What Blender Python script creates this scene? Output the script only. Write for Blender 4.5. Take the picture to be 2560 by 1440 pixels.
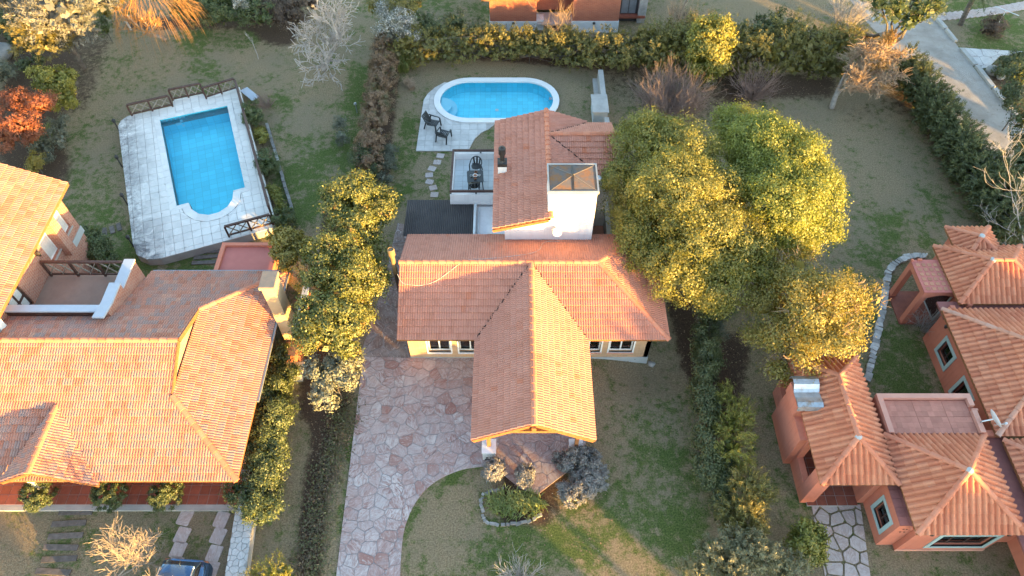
import bpy, math, random
import numpy as np
from mathutils import Vector, Matrix

random.seed(11); rng = np.random.default_rng(11)
for _o in list(bpy.data.objects): bpy.data.objects.remove(_o)
SC = bpy.context.scene
COL = SC.collection

# ------------------------------------------------------------ camera, sky, sun, exposure
CAMH = 28.0; FPX = 1790.0; PIT = math.radians(53.2)
cam = bpy.data.objects.new('camera', bpy.data.cameras.new('camera'))
COL.objects.link(cam); SC.camera = cam
cam.location = (0, 0, CAMH); cam.rotation_euler = (math.radians(90-53.2), 0, 0)
cam.data.sensor_width = 36.0; cam.data.lens = FPX*36.0/2560.0
cam.data.clip_start = 0.5; cam.data.clip_end = 3000

SUN_AZ = (0.72, -0.69)            # horizontal direction towards the sun
SUN_EL = math.radians(4.2)
world = bpy.data.worlds.new('World'); SC.world = world; world.use_nodes = True
wn = world.node_tree.nodes; wl = world.node_tree.links
bg = wn['Background']; sky = wn.new('ShaderNodeTexSky')
sky.sky_type = 'NISHITA'; sky.sun_disc = False
sky.sun_elevation = SUN_EL
sky.sun_rotation = math.atan2(SUN_AZ[0], SUN_AZ[1])
sky.altitude = 900; sky.air_density = 1.0; sky.dust_density = 1.0; sky.ozone_density = 1.0
wl.new(sky.outputs['Color'], bg.inputs['Color']); bg.inputs['Strength'].default_value = 0.15
sd = bpy.data.lights.new('sun', 'SUN'); sd.energy = 3.2; sd.angle = math.radians(0.5); sd.color = (1.0, 0.58, 0.15)
sun = bpy.data.objects.new('sun', sd); COL.objects.link(sun)
_d = Vector((SUN_AZ[0]*math.cos(SUN_EL), SUN_AZ[1]*math.cos(SUN_EL), math.sin(SUN_EL)))
sun.rotation_euler = _d.to_track_quat('Z', 'Y').to_euler(); sun.location = _d*200
SC.view_settings.view_transform = 'Standard'; SC.view_settings.look = 'None'
SC.view_settings.gamma = 1.0; SC.view_settings.use_curve_mapping = False
SC.view_settings.exposure = 3.35
SC.render.engine = 'CYCLES'
SC.cycles.max_bounces = 6; SC.cycles.diffuse_bounces = 3; SC.cycles.glossy_bounces = 2
SC.cycles.transmission_bounces = 4; SC.cycles.transparent_max_bounces = 8
SC.cycles.caustics_reflective = False; SC.cycles.caustics_refractive = False
SC.cycles.sample_clamp_indirect = 6.0
SC.cycles.use_denoising = True

# ------------------------------------------------------------ measuring the place: photo point -> metres
def W(px, py, z=0.0):
    u = (px-1280)/FPX; v = (py-720)/FPX
    ry = math.cos(PIT)-v*math.sin(PIT); rz = -math.sin(PIT)-v*math.cos(PIT)
    t = (z-CAMH)/rz
    return Vector((u*t, ry*t, z))
def depth(p): return p[1]*math.cos(PIT)+(CAMH-p[2])*math.sin(PIT)
def proj(p):
    d = depth(p); dn = -p[1]*math.sin(PIT)+(CAMH-p[2])*math.cos(PIT)
    return 1280+FPX*p[0]/d, 720+FPX*dn/d

# ------------------------------------------------------------ materials
class NT:
    def __init__(s, name):
        s.m = bpy.data.materials.new(name); s.m.use_nodes = True; s.t = s.m.node_tree
        s.t.nodes.clear(); s.out = s.t.nodes.new('ShaderNodeOutputMaterial')
    def n(s, typ, props=None, **ins):
        nd = s.t.nodes.new(typ)
        for k, v in (props or {}).items(): setattr(nd, k, v)
        for k, v in ins.items(): s.set(nd, k, v)
        return nd
    def set(s, nd, k, v):
        inp = nd.inputs[int(k[1:])] if (k[0] == 'i' and k[1:].isdigit()) else nd.inputs[k.replace('_', ' ')]
        if hasattr(v, 'is_output'): s.t.links.new(v, inp)
        elif isinstance(v, (tuple, list)) and len(v) == 3 and inp.type == 'RGBA': inp.default_value = (*v, 1)
        else: inp.default_value = v
    def math(s, op, a, b=0.0, c=0.0, clamp=False):
        nd = s.n('ShaderNodeMath', {'operation': op, 'use_clamp': clamp}, i0=a, i1=b)
        if op in ('MULTIPLY_ADD', 'SMOOTHSTEP'): s.set(nd, 'i2', c)
        return nd.outputs[0]
    def mix(s, f, a, b, blend='MIX'):
        nd = s.n('ShaderNodeMix', {'data_type': 'RGBA', 'blend_type': blend})
        s.set(nd, 'i0', f); s.set(nd, 'i6', a); s.set(nd, 'i7', b)
        return nd.outputs[2]
    def ramp(s, f, stops):
        nd = s.n('ShaderNodeValToRGB'); e = nd.color_ramp.elements
        while len(e) < len(stops): e.new(0.5)
        for q, (p, c) in zip(e, stops): q.position = p; q.color = (*c, 1) if len(c) == 3 else c
        s.t.links.new(f, nd.inputs[0]); return nd.outputs[0]
    def step(s, x, lo, hi):
        nd = s.n('ShaderNodeMapRange', {'interpolation_type': 'SMOOTHSTEP'})
        s.set(nd, 'i0', x); s.set(nd, 'i1', lo); s.set(nd, 'i2', hi); return nd.outputs[0]
    def pos(s, scale=(1, 1, 1), rot=0.0, obj=False):
        p = s.n('ShaderNodeTexCoord').outputs['Object'] if obj else s.n('ShaderNodeNewGeometry').outputs['Position']
        return s.n('ShaderNodeMapping', None, Vector=p, Scale=scale, Rotation=(0, 0, rot)).outputs[0]
    def noise(s, vec, scale, detail=4.0, rough=0.55, dist=0.0):
        return s.n('ShaderNodeTexNoise', None, Vector=vec, Scale=scale, Detail=detail, Roughness=rough, Distortion=dist).outputs['Fac']
    def rand(s):
        a = s.n('ShaderNodeObjectInfo').outputs['Random']; b = s.n('ShaderNodeNewGeometry').outputs['Random Per Island']
        return s.math('FRACT', s.math('ADD', a, b))
    def bump(s, h, strength=0.3, dist=0.02):
        return s.n('ShaderNodeBump', None, Strength=strength, Distance=dist, Height=h).outputs[0]
    def pbr(s, col, rough=0.8, normal=None, metal=0.0, spec=0.3, **kw):
        p = s.n('ShaderNodeBsdfPrincipled', None, Base_Color=col, Roughness=rough, Metallic=metal)
        p.inputs['Specular IOR Level'].default_value = spec
        if normal is not None: s.set(p, 'Normal', normal)
        for k, v in kw.items(): s.set(p, k, v)
        s.t.links.new(p.outputs[0], s.out.inputs[0]); return s.m

def simple(name, c1, c2=None, scale=2.0, rough=0.8, bump=0.0, bscale=40.0, rnd=0.0, metal=0.0, spec=0.3, hue=None, grime=None):
    N = NT(name); v = N.pos()
    c2 = c2 or tuple(x*0.8 for x in c1)
    col = N.mix(N.step(N.noise(v, scale, 6, 0.65), 0.3, 0.7), c1, c2)
    if hue: col = N.mix(N.math('MULTIPLY', N.rand(), 0.8), col, hue)
    if grime: col = N.mix(N.step(N.noise(v, grime[0], 8, 0.7), grime[1], grime[1]+0.2), col, grime[2])
    if rnd:
        f = N.math('MULTIPLY_ADD', N.rand(), 2*rnd, 1-rnd)
        col = N.mix(1.0, col, N.n('ShaderNodeCombineColor', None, i0=f, i1=f, i2=f).outputs[0], 'MULTIPLY')
    nrm = N.bump(N.noise(v, bscale, 5, 0.6), bump) if bump else None
    return N.pbr(col, rough, nrm, metal, spec)

def tile_mat(name, stops, stain):
    N = NT(name); r = N.rand(); v = N.pos()
    col = N.ramp(r, stops)
    col = N.mix(N.math('MULTIPLY', N.step(N.noise(v, 0.9, 6, 0.7), 0.45, 0.75), 0.6), col, stain)
    col = N.mix(N.math('MULTIPLY', N.step(N.noise(v, 14, 4, 0.6), 0.5, 0.8), 0.35), col, tuple(x*0.55 for x in stops[0][1]))
    f = N.math('MULTIPLY_ADD', N.noise(v, 0.55, 7, 0.72), 0.5, 0.80); col = N.mix(1.0, col, N.n('ShaderNodeCombineColor', None, i0=f, i1=f, i2=f).outputs[0], 'MULTIPLY')
    col = N.mix(N.math('MULTIPLY', N.step(N.noise(v, 5.5, 7, 0.75), 0.62, 0.72), 0.55), col, (0.34, 0.29, 0.25))
    return N.pbr(col, 0.8, N.bump(N.noise(v, 60, 4), 0.15, 0.01), 0, 0.2)

def brick_mat(name, c1, c2, mortar, wash=None):
    N = NT(name); g = N.n('ShaderNodeNewGeometry').outputs['Position']
    x = N.n('ShaderNodeSeparateXYZ', None, Vector=g)
    h = N.math('ADD', x.outputs[0], x.outputs[1])
    vec = N.n('ShaderNodeCombineXYZ', None, i0=h, i1=x.outputs[2], i2=0.0).outputs[0]
    b = N.n('ShaderNodeTexBrick', None, Vector=vec, Color1=c1, Color2=c2, Mortar=mortar, Scale=1.0)
    b.inputs['Mortar Size'].default_value = 0.007; b.inputs['Brick Width'].default_value = 0.25; b.inputs['Row Height'].default_value = 0.085
    b.inputs['Mortar Smooth'].default_value = 0.2; b.inputs['Bias'].default_value = 0.1
    v = N.pos(); col = b.outputs[0]
    if wash: col = N.mix(N.math('MULTIPLY', N.step(N.noise(v, 1.6, 8, 0.75), 0.45, 0.75), 0.45), col, wash)
    return N.pbr(col, 0.85, N.bump(N.math('SUBTRACT', 1.0, b.outputs[1]), 0.6, 0.012))

M = {}
M['tile_mid'] = tile_mat('terracotta_tile_mid', [(0, (0.44, 0.185, 0.125)), (0.5, (0.50, 0.222, 0.155)), (0.97, (0.48, 0.212, 0.148)), (0.98, (0.46, 0.155, 0.085)), (1, (0.54, 0.26, 0.185))], (0.46, 0.225, 0.17))
M['tile_old'] = tile_mat('terracotta_tile_weathered', [(0, (0.38, 0.155, 0.10)), (0.3, (0.46, 0.205, 0.14)), (0.6, (0.38, 0.20, 0.155)), (0.85, (0.30, 0.205, 0.18)), (1, (0.48, 0.245, 0.17))], (0.35, 0.22, 0.185))
M['tile_barrel'] = tile_mat('terracotta_tile_barrel', [(0, (0.46, 0.155, 0.085)), (0.5, (0.53, 0.195, 0.105)), (1, (0.57, 0.235, 0.135))], (0.45, 0.165, 0.10))
M['ridge'] = tile_mat('terracotta_ridge', [(0, (0.44, 0.155, 0.09)), (0.5, (0.50, 0.185, 0.11)), (1, (0.54, 0.22, 0.135))], (0.42, 0.18, 0.125))
M['ridge_grey'] = tile_mat('terracotta_ridge_lichen', [(0, (0.44, 0.20, 0.13)), (0.5, (0.50, 0.24, 0.16)), (1, (0.48, 0.26, 0.19))], (0.40, 0.31, 0.28))
M['timber'] = simple('roof_timber', (0.30, 0.13, 0.055), (0.20, 0.085, 0.035), 8, 0.7, 0.2)
M['dark_wood'] = simple('dark_stained_wood', (0.055, 0.026, 0.020), (0.095, 0.052, 0.042), 7, 0.6, 0.3, 60)
M['pale_wood'] = simple('weathered_brace_wood', (0.30, 0.26, 0.21), (0.20, 0.16, 0.13), 7, 0.7)
M['white_wall_old'] = simple('white_plaster', (0.78, 0.74, 0.74), (0.70, 0.66, 0.67), 0.8, 0.9, 0.1, 30, grime=(0.9, 0.62, (0.58, 0.54, 0.53)))
def plaster(name, c1, c2, dirt, amt):
    N = NT(name); v = N.pos(); sv = N.pos((7.0, 7.0, 0.55))
    col = N.mix(N.step(N.noise(v, 0.9, 7, 0.65), 0.3, 0.7), c1, c2)
    col = N.mix(N.math('MULTIPLY', N.step(N.noise(sv, 1.0, 6, 0.7), 0.48, 0.78), amt), col, dirt)
    col = N.mix(N.math('MULTIPLY', N.step(N.noise(v, 1.7, 8, 0.75), 0.55, 0.75), amt*0.8), col, dirt)
    return N.pbr(col, 0.92, N.bump(N.noise(v, 24, 6, 0.65), 0.2, 0.012), 0, 0.2)
M['white_wall'] = plaster('white_plaster', (0.76, 0.73, 0.73), (0.70, 0.67, 0.68), (0.50, 0.46, 0.45), 0.45)
M['salmon'] = plaster('salmon_plaster', (0.58, 0.205, 0.135), (0.51, 0.17, 0.11), (0.37, 0.125, 0.085), 0.5)
M['white_paint'] = simple('white_paint', (0.78, 0.77, 0.76), (0.70, 0.69, 0.68), 4, 0.55)
M['ochre_wall'] = brick_mat('ochre_brick', (0.52, 0.33, 0.20), (0.44, 0.26, 0.15), (0.50, 0.38, 0.27))
M['brick'] = brick_mat('red_brick_washed', (0.44, 0.185, 0.12), (0.33, 0.125, 0.08), (0.50, 0.40, 0.34), (0.48, 0.33, 0.27))
M['brick_red'] = brick_mat('red_brick', (0.40, 0.135, 0.075), (0.33, 0.10, 0.06), (0.36, 0.20, 0.15))
M['salmon_old'] = simple('salmon_plaster', (0.58, 0.205, 0.135), (0.51, 0.17, 0.11), 0.9, 0.9, 0.12, 25, grime=(0.6, 0.66, (0.42, 0.14, 0.095)))
M['salmon_pale'] = simple('salmon_coping', (0.60, 0.31, 0.235), (0.52, 0.26, 0.20), 1.5, 0.85, 0.1)
M['red_floor'] = simple('red_floor_tile', (0.26, 0.085, 0.055), (0.20, 0.065, 0.045), 5, 0.45, 0, rnd=0.18)
M['pink_membrane'] = simple('pink_roof_membrane', (0.50, 0.165, 0.135), (0.44, 0.14, 0.115), 1.2, 0.8, 0.1, grime=(0.8, 0.6, (0.38, 0.13, 0.11)))
M['purple_tile'] = simple('plum_roof_tile', (0.33, 0.125, 0.105), (0.27, 0.10, 0.09), 4, 0.7, 0.1, rnd=0.12)
M['terra_floor'] = simple('terracotta_floor_tile', (0.46, 0.20, 0.145), (0.40, 0.165, 0.12), 3, 0.75, 0.1, rnd=0.12)
M['mint'] = simple('pale_teal_trim', (0.40, 0.50, 0.48), (0.35, 0.45, 0.44), 2, 0.7)
M['concrete'] = simple('concrete', (0.40, 0.38, 0.36), (0.31, 0.30, 0.285), 1.5, 0.9, 0.25, 50, grime=(2.0, 0.6, (0.22, 0.21, 0.20)))
M['plinth'] = simple('grey_plinth', (0.45, 0.46, 0.46), (0.36, 0.37, 0.37), 1.2, 0.9, 0.15)
M['coping_blue'] = simple('blue_grey_coping', (0.40, 0.44, 0.50), (0.36, 0.40, 0.46), 2, 0.7)
M['terrace_tan'] = simple('tan_terrace_floor', (0.34, 0.25, 0.20), (0.28, 0.205, 0.165), 1.3, 0.85, 0.1, rnd=0.06)
M['white_floor'] = simple('white_glazed_floor_tile', (0.62, 0.66, 0.68), (0.56, 0.60, 0.62), 2, 0.4, 0, rnd=0.05)
M['black_plastic'] = simple('black_plastic', (0.018, 0.020, 0.022), (0.026, 0.028, 0.03), 3, 0.35, spec=0.5)
M['black_metal'] = simple('black_metal', (0.02, 0.02, 0.022), (0.04, 0.036, 0.034), 5, 0.5, spec=0.4)
M['galv'] = simple('galvanised_sheet', (0.46, 0.50, 0.54), (0.34, 0.36, 0.38), 3, 0.38, 0.1, 20, metal=0.7, grime=(2.5, 0.5, (0.30, 0.22, 0.16)))
M['pipe_white'] = simple('white_pipe', (0.66, 0.69, 0.72), (0.55, 0.58, 0.60), 3, 0.5)
M['gutter'] = simple('grey_gutter', (0.26, 0.29, 0.33), (0.2, 0.22, 0.25), 3, 0.45, metal=0.4)
M['corrugated'] = simple('dark_corrugated_sheet', (0.050, 0.046, 0.050), (0.075, 0.068, 0.070), 0.9, 0.6, 0.1, 20, spec=0.3)
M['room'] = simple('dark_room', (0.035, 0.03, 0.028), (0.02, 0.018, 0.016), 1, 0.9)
M['curtain'] = simple('pale_curtain', (0.62, 0.60, 0.57), (0.5, 0.48, 0.46), 12, 0.9)
M['stone_white'] = simple('pale_edging_stone', (0.46, 0.44, 0.42), (0.30, 0.285, 0.27), 5, 0.85, 0.5, 25, rnd=0.3)
M['edging_grey'] = simple('grey_edging_stone', (0.30, 0.285, 0.27), (0.19, 0.18, 0.17), 5, 0.9, 0.5, 25, rnd=0.3)
M['cable_grey'] = simple('grey_cable', (0.5, 0.47, 0.45), (0.42, 0.4, 0.38), 3, 0.7)
M['soil'] = simple('dark_soil', (0.060, 0.042, 0.031), (0.032, 0.023, 0.018), 3, 1.0, 0.8, 18)
M['leaf_litter'] = simple('brown_leaf_litter', (0.10, 0.062, 0.040), (0.055, 0.036, 0.025), 5, 1.0, 1.0, 30, grime=(4.0, 0.6, (0.15, 0.085, 0.05)))
M['boulder'] = simple('grey_boulder', (0.30, 0.29, 0.28), (0.20, 0.195, 0.19), 3, 0.9, 0.6, 12)
def _rust():
    N = NT('rusty_tank_lid'); v = N.pos()
    f = N.step(N.noise(v, 2.2, 7, 0.65, 0.4), 0.38, 0.72)
    col = N.mix(f, (0.13, 0.115, 0.11), (0.25, 0.11, 0.04))
    col = N.mix(N.math('MULTIPLY', N.step(N.noise(v, 9, 5), 0.5, 0.75), 0.5), col, (0.10, 0.075, 0.07))
    return N.pbr(col, 0.85, N.bump(N.noise(v, 25), 0.3), 0.0, 0.1)
M['rust'] = _rust()
M['lid_dark'] = simple('dark_slab', (0.17, 0.15, 0.135), (0.24, 0.19, 0.15), 4, 0.9, 0.3, 20)
def _glass():
    N = NT('window_glass')
    a = N.n('ShaderNodeBsdfTransparent', None, Color=(0.80, 0.84, 0.84)); b = N.n('ShaderNodeBsdfGlossy', None, Color=(0.9, 0.9, 0.9), Roughness=0.03)
    f = N.n('ShaderNodeFresnel', None, IOR=1.7).outputs[0]
    m = N.n('ShaderNodeMixShader', None, Fac=N.math('ADD', f, 0.05)); N.t.links.new(a.outputs[0], m.inputs[1]); N.t.links.new(b.outputs[0], m.inputs[2])
    N.t.links.new(m.outputs[0], N.out.inputs[0]); return N.m
M['glass'] = _glass()
def _water():
    N = NT('pool_water'); v = N.pos()
    h = N.noise(v, 2.2, 4, 0.55)
    nr = N.bump(h, 0.22, 0.03)
    a = N.n('ShaderNodeBsdfTransparent', None, Color=(0.90, 0.98, 1.0)); b = N.n('ShaderNodeBsdfGlossy', None, Color=(1, 1, 1), Roughness=0.02, Normal=nr)
    f = N.n('ShaderNodeFresnel', None, IOR=1.22, Normal=nr).outputs[0]
    m = N.n('ShaderNodeMixShader', None, Fac=f); N.t.links.new(a.outputs[0], m.inputs[1]); N.t.links.new(b.outputs[0], m.inputs[2])
    N.t.links.new(m.outputs[0], N.out.inputs[0]); return N.m
M['water'] = _water()

# ------------------------------------------------------------ object helpers
def origin(o):
    p = Vector((0, 0, 0))
    while o is not None: p += o.location; o = o.parent
    return p
def tag(o, label=None, cat=None, group=None, kind=None):
    if label: o['label'] = label
    if cat: o['category'] = cat
    if group: o['group'] = group
    if kind: o['kind'] = kind
    return o
def thing(name, label, cat, loc=(0, 0, 0), rz=0.0, group=None):
    o = bpy.data.objects.new(name, None); COL.objects.link(o); o.empty_display_size = 0.3
    o.location = loc; o.rotation_euler = (0, 0, rz)
    return tag(o, label, cat, group)
def link(name, me, parent=None, loc=None):
    o = bpy.data.objects.new(name, me); COL.objects.link(o)
    if parent is not None: o.parent = parent
    if loc is not None: o.location = loc
    return o
def copy_tree(o, parent=None):
    c = o.copy(); COL.objects.link(c); c.parent = parent
    for ch in o.children: copy_tree(ch, c)
    return c

class MB:
    def __init__(s): s.v = []; s.f = []
    def add(s, vs, fs):
        k = len(s.v); s.v += [tuple(p) for p in vs]; s.f += [tuple(i+k for i in f) for f in fs]; return s
    def box(s, x0, x1, y0, y1, z0, z1):
        return s.add([(x0, y0, z0), (x1, y0, z0), (x1, y1, z0), (x0, y1, z0), (x0, y0, z1), (x1, y0, z1), (x1, y1, z1), (x0, y1, z1)],
                     [(0, 3, 2, 1), (4, 5, 6, 7), (0, 1, 5, 4), (1, 2, 6, 5), (2, 3, 7, 6), (3, 0, 4, 7)])
    def bar(s, a, b, w, h, up=(0, 0, 1)):
        a = Vector(a); b = Vector(b); d = (b-a).normalized(); r = d.cross(Vector(up))
        if r.length < 1e-4: r = d.cross(Vector((1, 0, 0)))
        r.normalize(); u = r.cross(d); r *= w/2; u *= h/2
        vs = [a-r-u, a+r-u, a+r+u, a-r+u, b-r-u, b+r-u, b+r+u, b-r+u]
        return s.add(vs, [(0, 3, 2, 1), (4, 5, 6, 7), (0, 1, 5, 4), (1, 2, 6, 5), (2, 3, 7, 6), (3, 0, 4, 7)])
    def prism(s, poly, z0, z1):
        n = len(poly)
        a = sum(poly[i][0]*poly[(i+1) % n][1]-poly[(i+1) % n][0]*poly[i][1] for i in range(n))
        if a < 0: poly = poly[::-1]
        vs = [(p[0], p[1], z0) for p in poly]+[(p[0], p[1], z1) for p in poly]
        return s.add(vs, [tuple(range(n-1, -1, -1)), tuple(range(n, 2*n))]+[(i, (i+1) % n, n+(i+1) % n, n+i) for i in range(n)])
    def slab(s, poly3, t):
        n = len(poly3); vs = [tuple(p) for p in poly3]+[(p[0], p[1], p[2]-t) for p in poly3]
        return s.add(vs, [tuple(range(n)), tuple(range(2*n-1, n-1, -1))]+[(i, n+i, n+(i+1) % n, (i+1) % n) for i in range(n)])
    def lathe(s, c, prof, seg=14, axis='z'):
        vs = []; fs = []
        for r, z in prof:
            for k in range(seg):
                a = 2*math.pi*k/seg; p = (r*math.cos(a), r*math.sin(a), z)
                if axis == 'y': p = (p[0], z, p[1])
                if axis == 'x': p = (z, p[0], p[1])
                vs.append((c[0]+p[0], c[1]+p[1], c[2]+p[2]))
        for j in range(len(prof)-1):
            for k in range(seg):
                fs.append((j*seg+k, j*seg+(k+1) % seg, (j+1)*seg+(k+1) % seg, (j+1)*seg+k))
        fs.append(tuple(range(seg-1, -1, -1))); fs.append(tuple((len(prof)-1)*seg+k for k in range(seg)))
        return s.add(vs, fs)
    def tube(s, pts, rad, seg=6, cap=True):
        pts = [Vector(p) for p in pts]; n = len(pts); rad = rad if isinstance(rad, (list, tuple)) else [rad]*n
        vs = []; fs = []; u = None
        for i in range(n):
            d = (pts[min(i+1, n-1)]-pts[max(i-1, 0)]).normalized()
            if u is None: u = d.orthogonal().normalized()
            u = (u-d*u.dot(d)).normalized(); w = d.cross(u)
            for k in range(seg):
                a = 2*math.pi*k/seg; vs.append(pts[i]+(u*math.cos(a)+w*math.sin(a))*rad[i])
        for i in range(n-1):
            for k in range(seg):
                fs.append((i*seg+k, i*seg+(k+1) % seg, (i+1)*seg+(k+1) % seg, (i+1)*seg+k))
        if cap: fs.append(tuple(range(seg-1, -1, -1))); fs.append(tuple((n-1)*seg+k for k in range(seg)))
        return s.add(vs, fs)
    def mesh(s, name, mat, off=(0, 0, 0), smooth=False):
        me = bpy.data.meshes.new(name)
        me.from_pydata([(x-off[0], y-off[1], z-off[2]) for x, y, z in s.v], [], s.f); me.update()
        me.materials.append(M[mat] if isinstance(mat, str) else mat)
        if smooth: me.polygons.foreach_set('use_smooth', [True]*len(me.polygons))
        return me
    def build(s, name, mat, parent=None, smooth=False, local=False, label=None, cat=None, group=None, kind=None):
        if parent is not None:
            me = s.mesh(name, mat, (0, 0, 0) if local else origin(parent), smooth); o = link(name, me, parent)
        else:
            c = Vector(s.v[0]) if local is None else Vector((sum(p[0] for p in s.v)/len(s.v), sum(p[1] for p in s.v)/len(s.v), min(p[2] for p in s.v)))
            me = s.mesh(name, mat, c, smooth); o = link(name, me, None, c)
        return tag(o, label, cat, group, kind)

# ------------------------------------------------------------ 2-D polygons
def clip_half(poly, n, c):                       # keep n.p <= c
    out = []; k = len(poly)
    for i in range(k):
        p, q = poly[i], poly[(i+1) % k]
        dp = n[0]*p[0]+n[1]*p[1]-c; dq = n[0]*q[0]+n[1]*q[1]-c
        if dp <= 0: out.append(p)
        if (dp < 0 < dq) or (dq < 0 < dp):
            t = dp/(dp-dq); out.append(tuple(p[j]+(q[j]-p[j])*t for j in range(len(p))))
    return out
def area2(poly): return sum(poly[i][0]*poly[(i+1) % len(poly)][1]-poly[(i+1) % len(poly)][0]*poly[i][1] for i in range(len(poly)))/2
def ccw(poly): return poly if area2(poly) > 0 else poly[::-1]
def halfplanes(poly):
    poly = ccw(poly); hs = []
    for i in range(len(poly)):
        p, q = poly[i], poly[(i+1) % len(poly)]; dx, dy = q[0]-p[0], q[1]-p[1]; l = math.hypot(dx, dy)
        if l > 1e-6: hs.append(((dy/l, -dx/l), (dy*p[0]-dx*p[1])/l))
    return hs
def clip_convex(poly, conv):
    for n, c in halfplanes(conv):
        poly = clip_half(poly, n, c)
        if len(poly) < 3: return []
    return poly
def subtract(poly, conv):                        # pieces of poly outside the convex polygon
    out = []
    for n, c in halfplanes(conv):
        o = clip_half(poly, (-n[0], -n[1]), -c)
        if len(o) >= 3 and abs(area2(o)) > 1e-4: out.append(o)
        poly = clip_half(poly, n, c)
        if len(poly) < 3: break
    return out
def inset(poly, d):
    hs = halfplanes(poly); big = poly
    for n, c in hs:
        big = clip_half(big, n, c-d)
        if len(big) < 3: return []
    return big
def inside(poly, x, y):
    r = False; j = len(poly)-1
    for i in range(len(poly)):
        if (poly[i][1] > y) != (poly[j][1] > y) and x < (poly[j][0]-poly[i][0])*(y-poly[i][1])/(poly[j][1]-poly[i][1])+poly[i][0]: r = not r
        j = i
    return r
def smooth_poly(pts, k=6, closed=True):
    n = len(pts); out = []
    for i in range(n if closed else n-1):
        p0, p1, p2, p3 = (pts[(i-1) % n], pts[i], pts[(i+1) % n], pts[(i+2) % n]) if closed else (pts[max(i-1, 0)], pts[i], pts[i+1], pts[min(i+2, n-1)])
        for j in range(k):
            t = j/k
            out.append(tuple(0.5*(2*p1[a]+(p2[a]-p0[a])*t+(2*p0[a]-5*p1[a]+4*p2[a]-p3[a])*t*t+(3*p1[a]-p0[a]-3*p2[a]+p3[a])*t**3) for a in range(2)))
    if not closed: out.append(tuple(pts[-1][:2]))
    return out

# ------------------------------------------------------------ tiled roofs
def tile_profile(kind):
    if kind == 'french':
        w, e = 0.208, 0.295
        xs = [0, .10, .16, .34, .40, .50, .60, .66, .84, .90, 1]; hs = [0, 0, .024, .024, 0, 0, 0, .024, .024, 0, 0]
        lift, th = 0.052, 0.026
    else:
        w, e = 0.225, 0.37
        xs = [0, .12, .2, .34, .5, .66, .8, .88, 1]; hs = [0, .0, .035, .072, .085, .072, .035, 0, 0]
        lift, th = 0.030, 0.02
    return w, e, [x*w for x in xs], hs, lift, th
def tile_polys(kind):
    w, e, xs, hs, lift, th = tile_profile(kind)
    L = e+0.03; P = []
    g = lambda b: lift*(1-b/e)+0.012
    for i in range(len(xs)-1):
        P.append([(xs[i], 0, hs[i]+g(0)), (xs[i+1], 0, hs[i+1]+g(0)), (xs[i+1], L, hs[i+1]+g(L)), (xs[i], L, hs[i]+g(L))])
        P.append([(xs[i], 0, hs[i]+g(0)-th-0.012), (xs[i+1], 0, hs[i+1]+g(0)-th-0.012), (xs[i+1], 0, hs[i+1]+g(0)), (xs[i], 0, hs[i]+g(0))])
    return P
def weld(polys):
    idx = {}; vs = []; fs = []
    for p in polys:
        f = []
        for q in p:
            k = (round(q[0], 4), round(q[1], 4), round(q[2], 4))
            if k not in idx: idx[k] = len(vs); vs.append(k)
            if idx[k] not in f: f.append(idx[k])
        if len(f) >= 3: fs.append(tuple(f))
    return vs, fs
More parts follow.
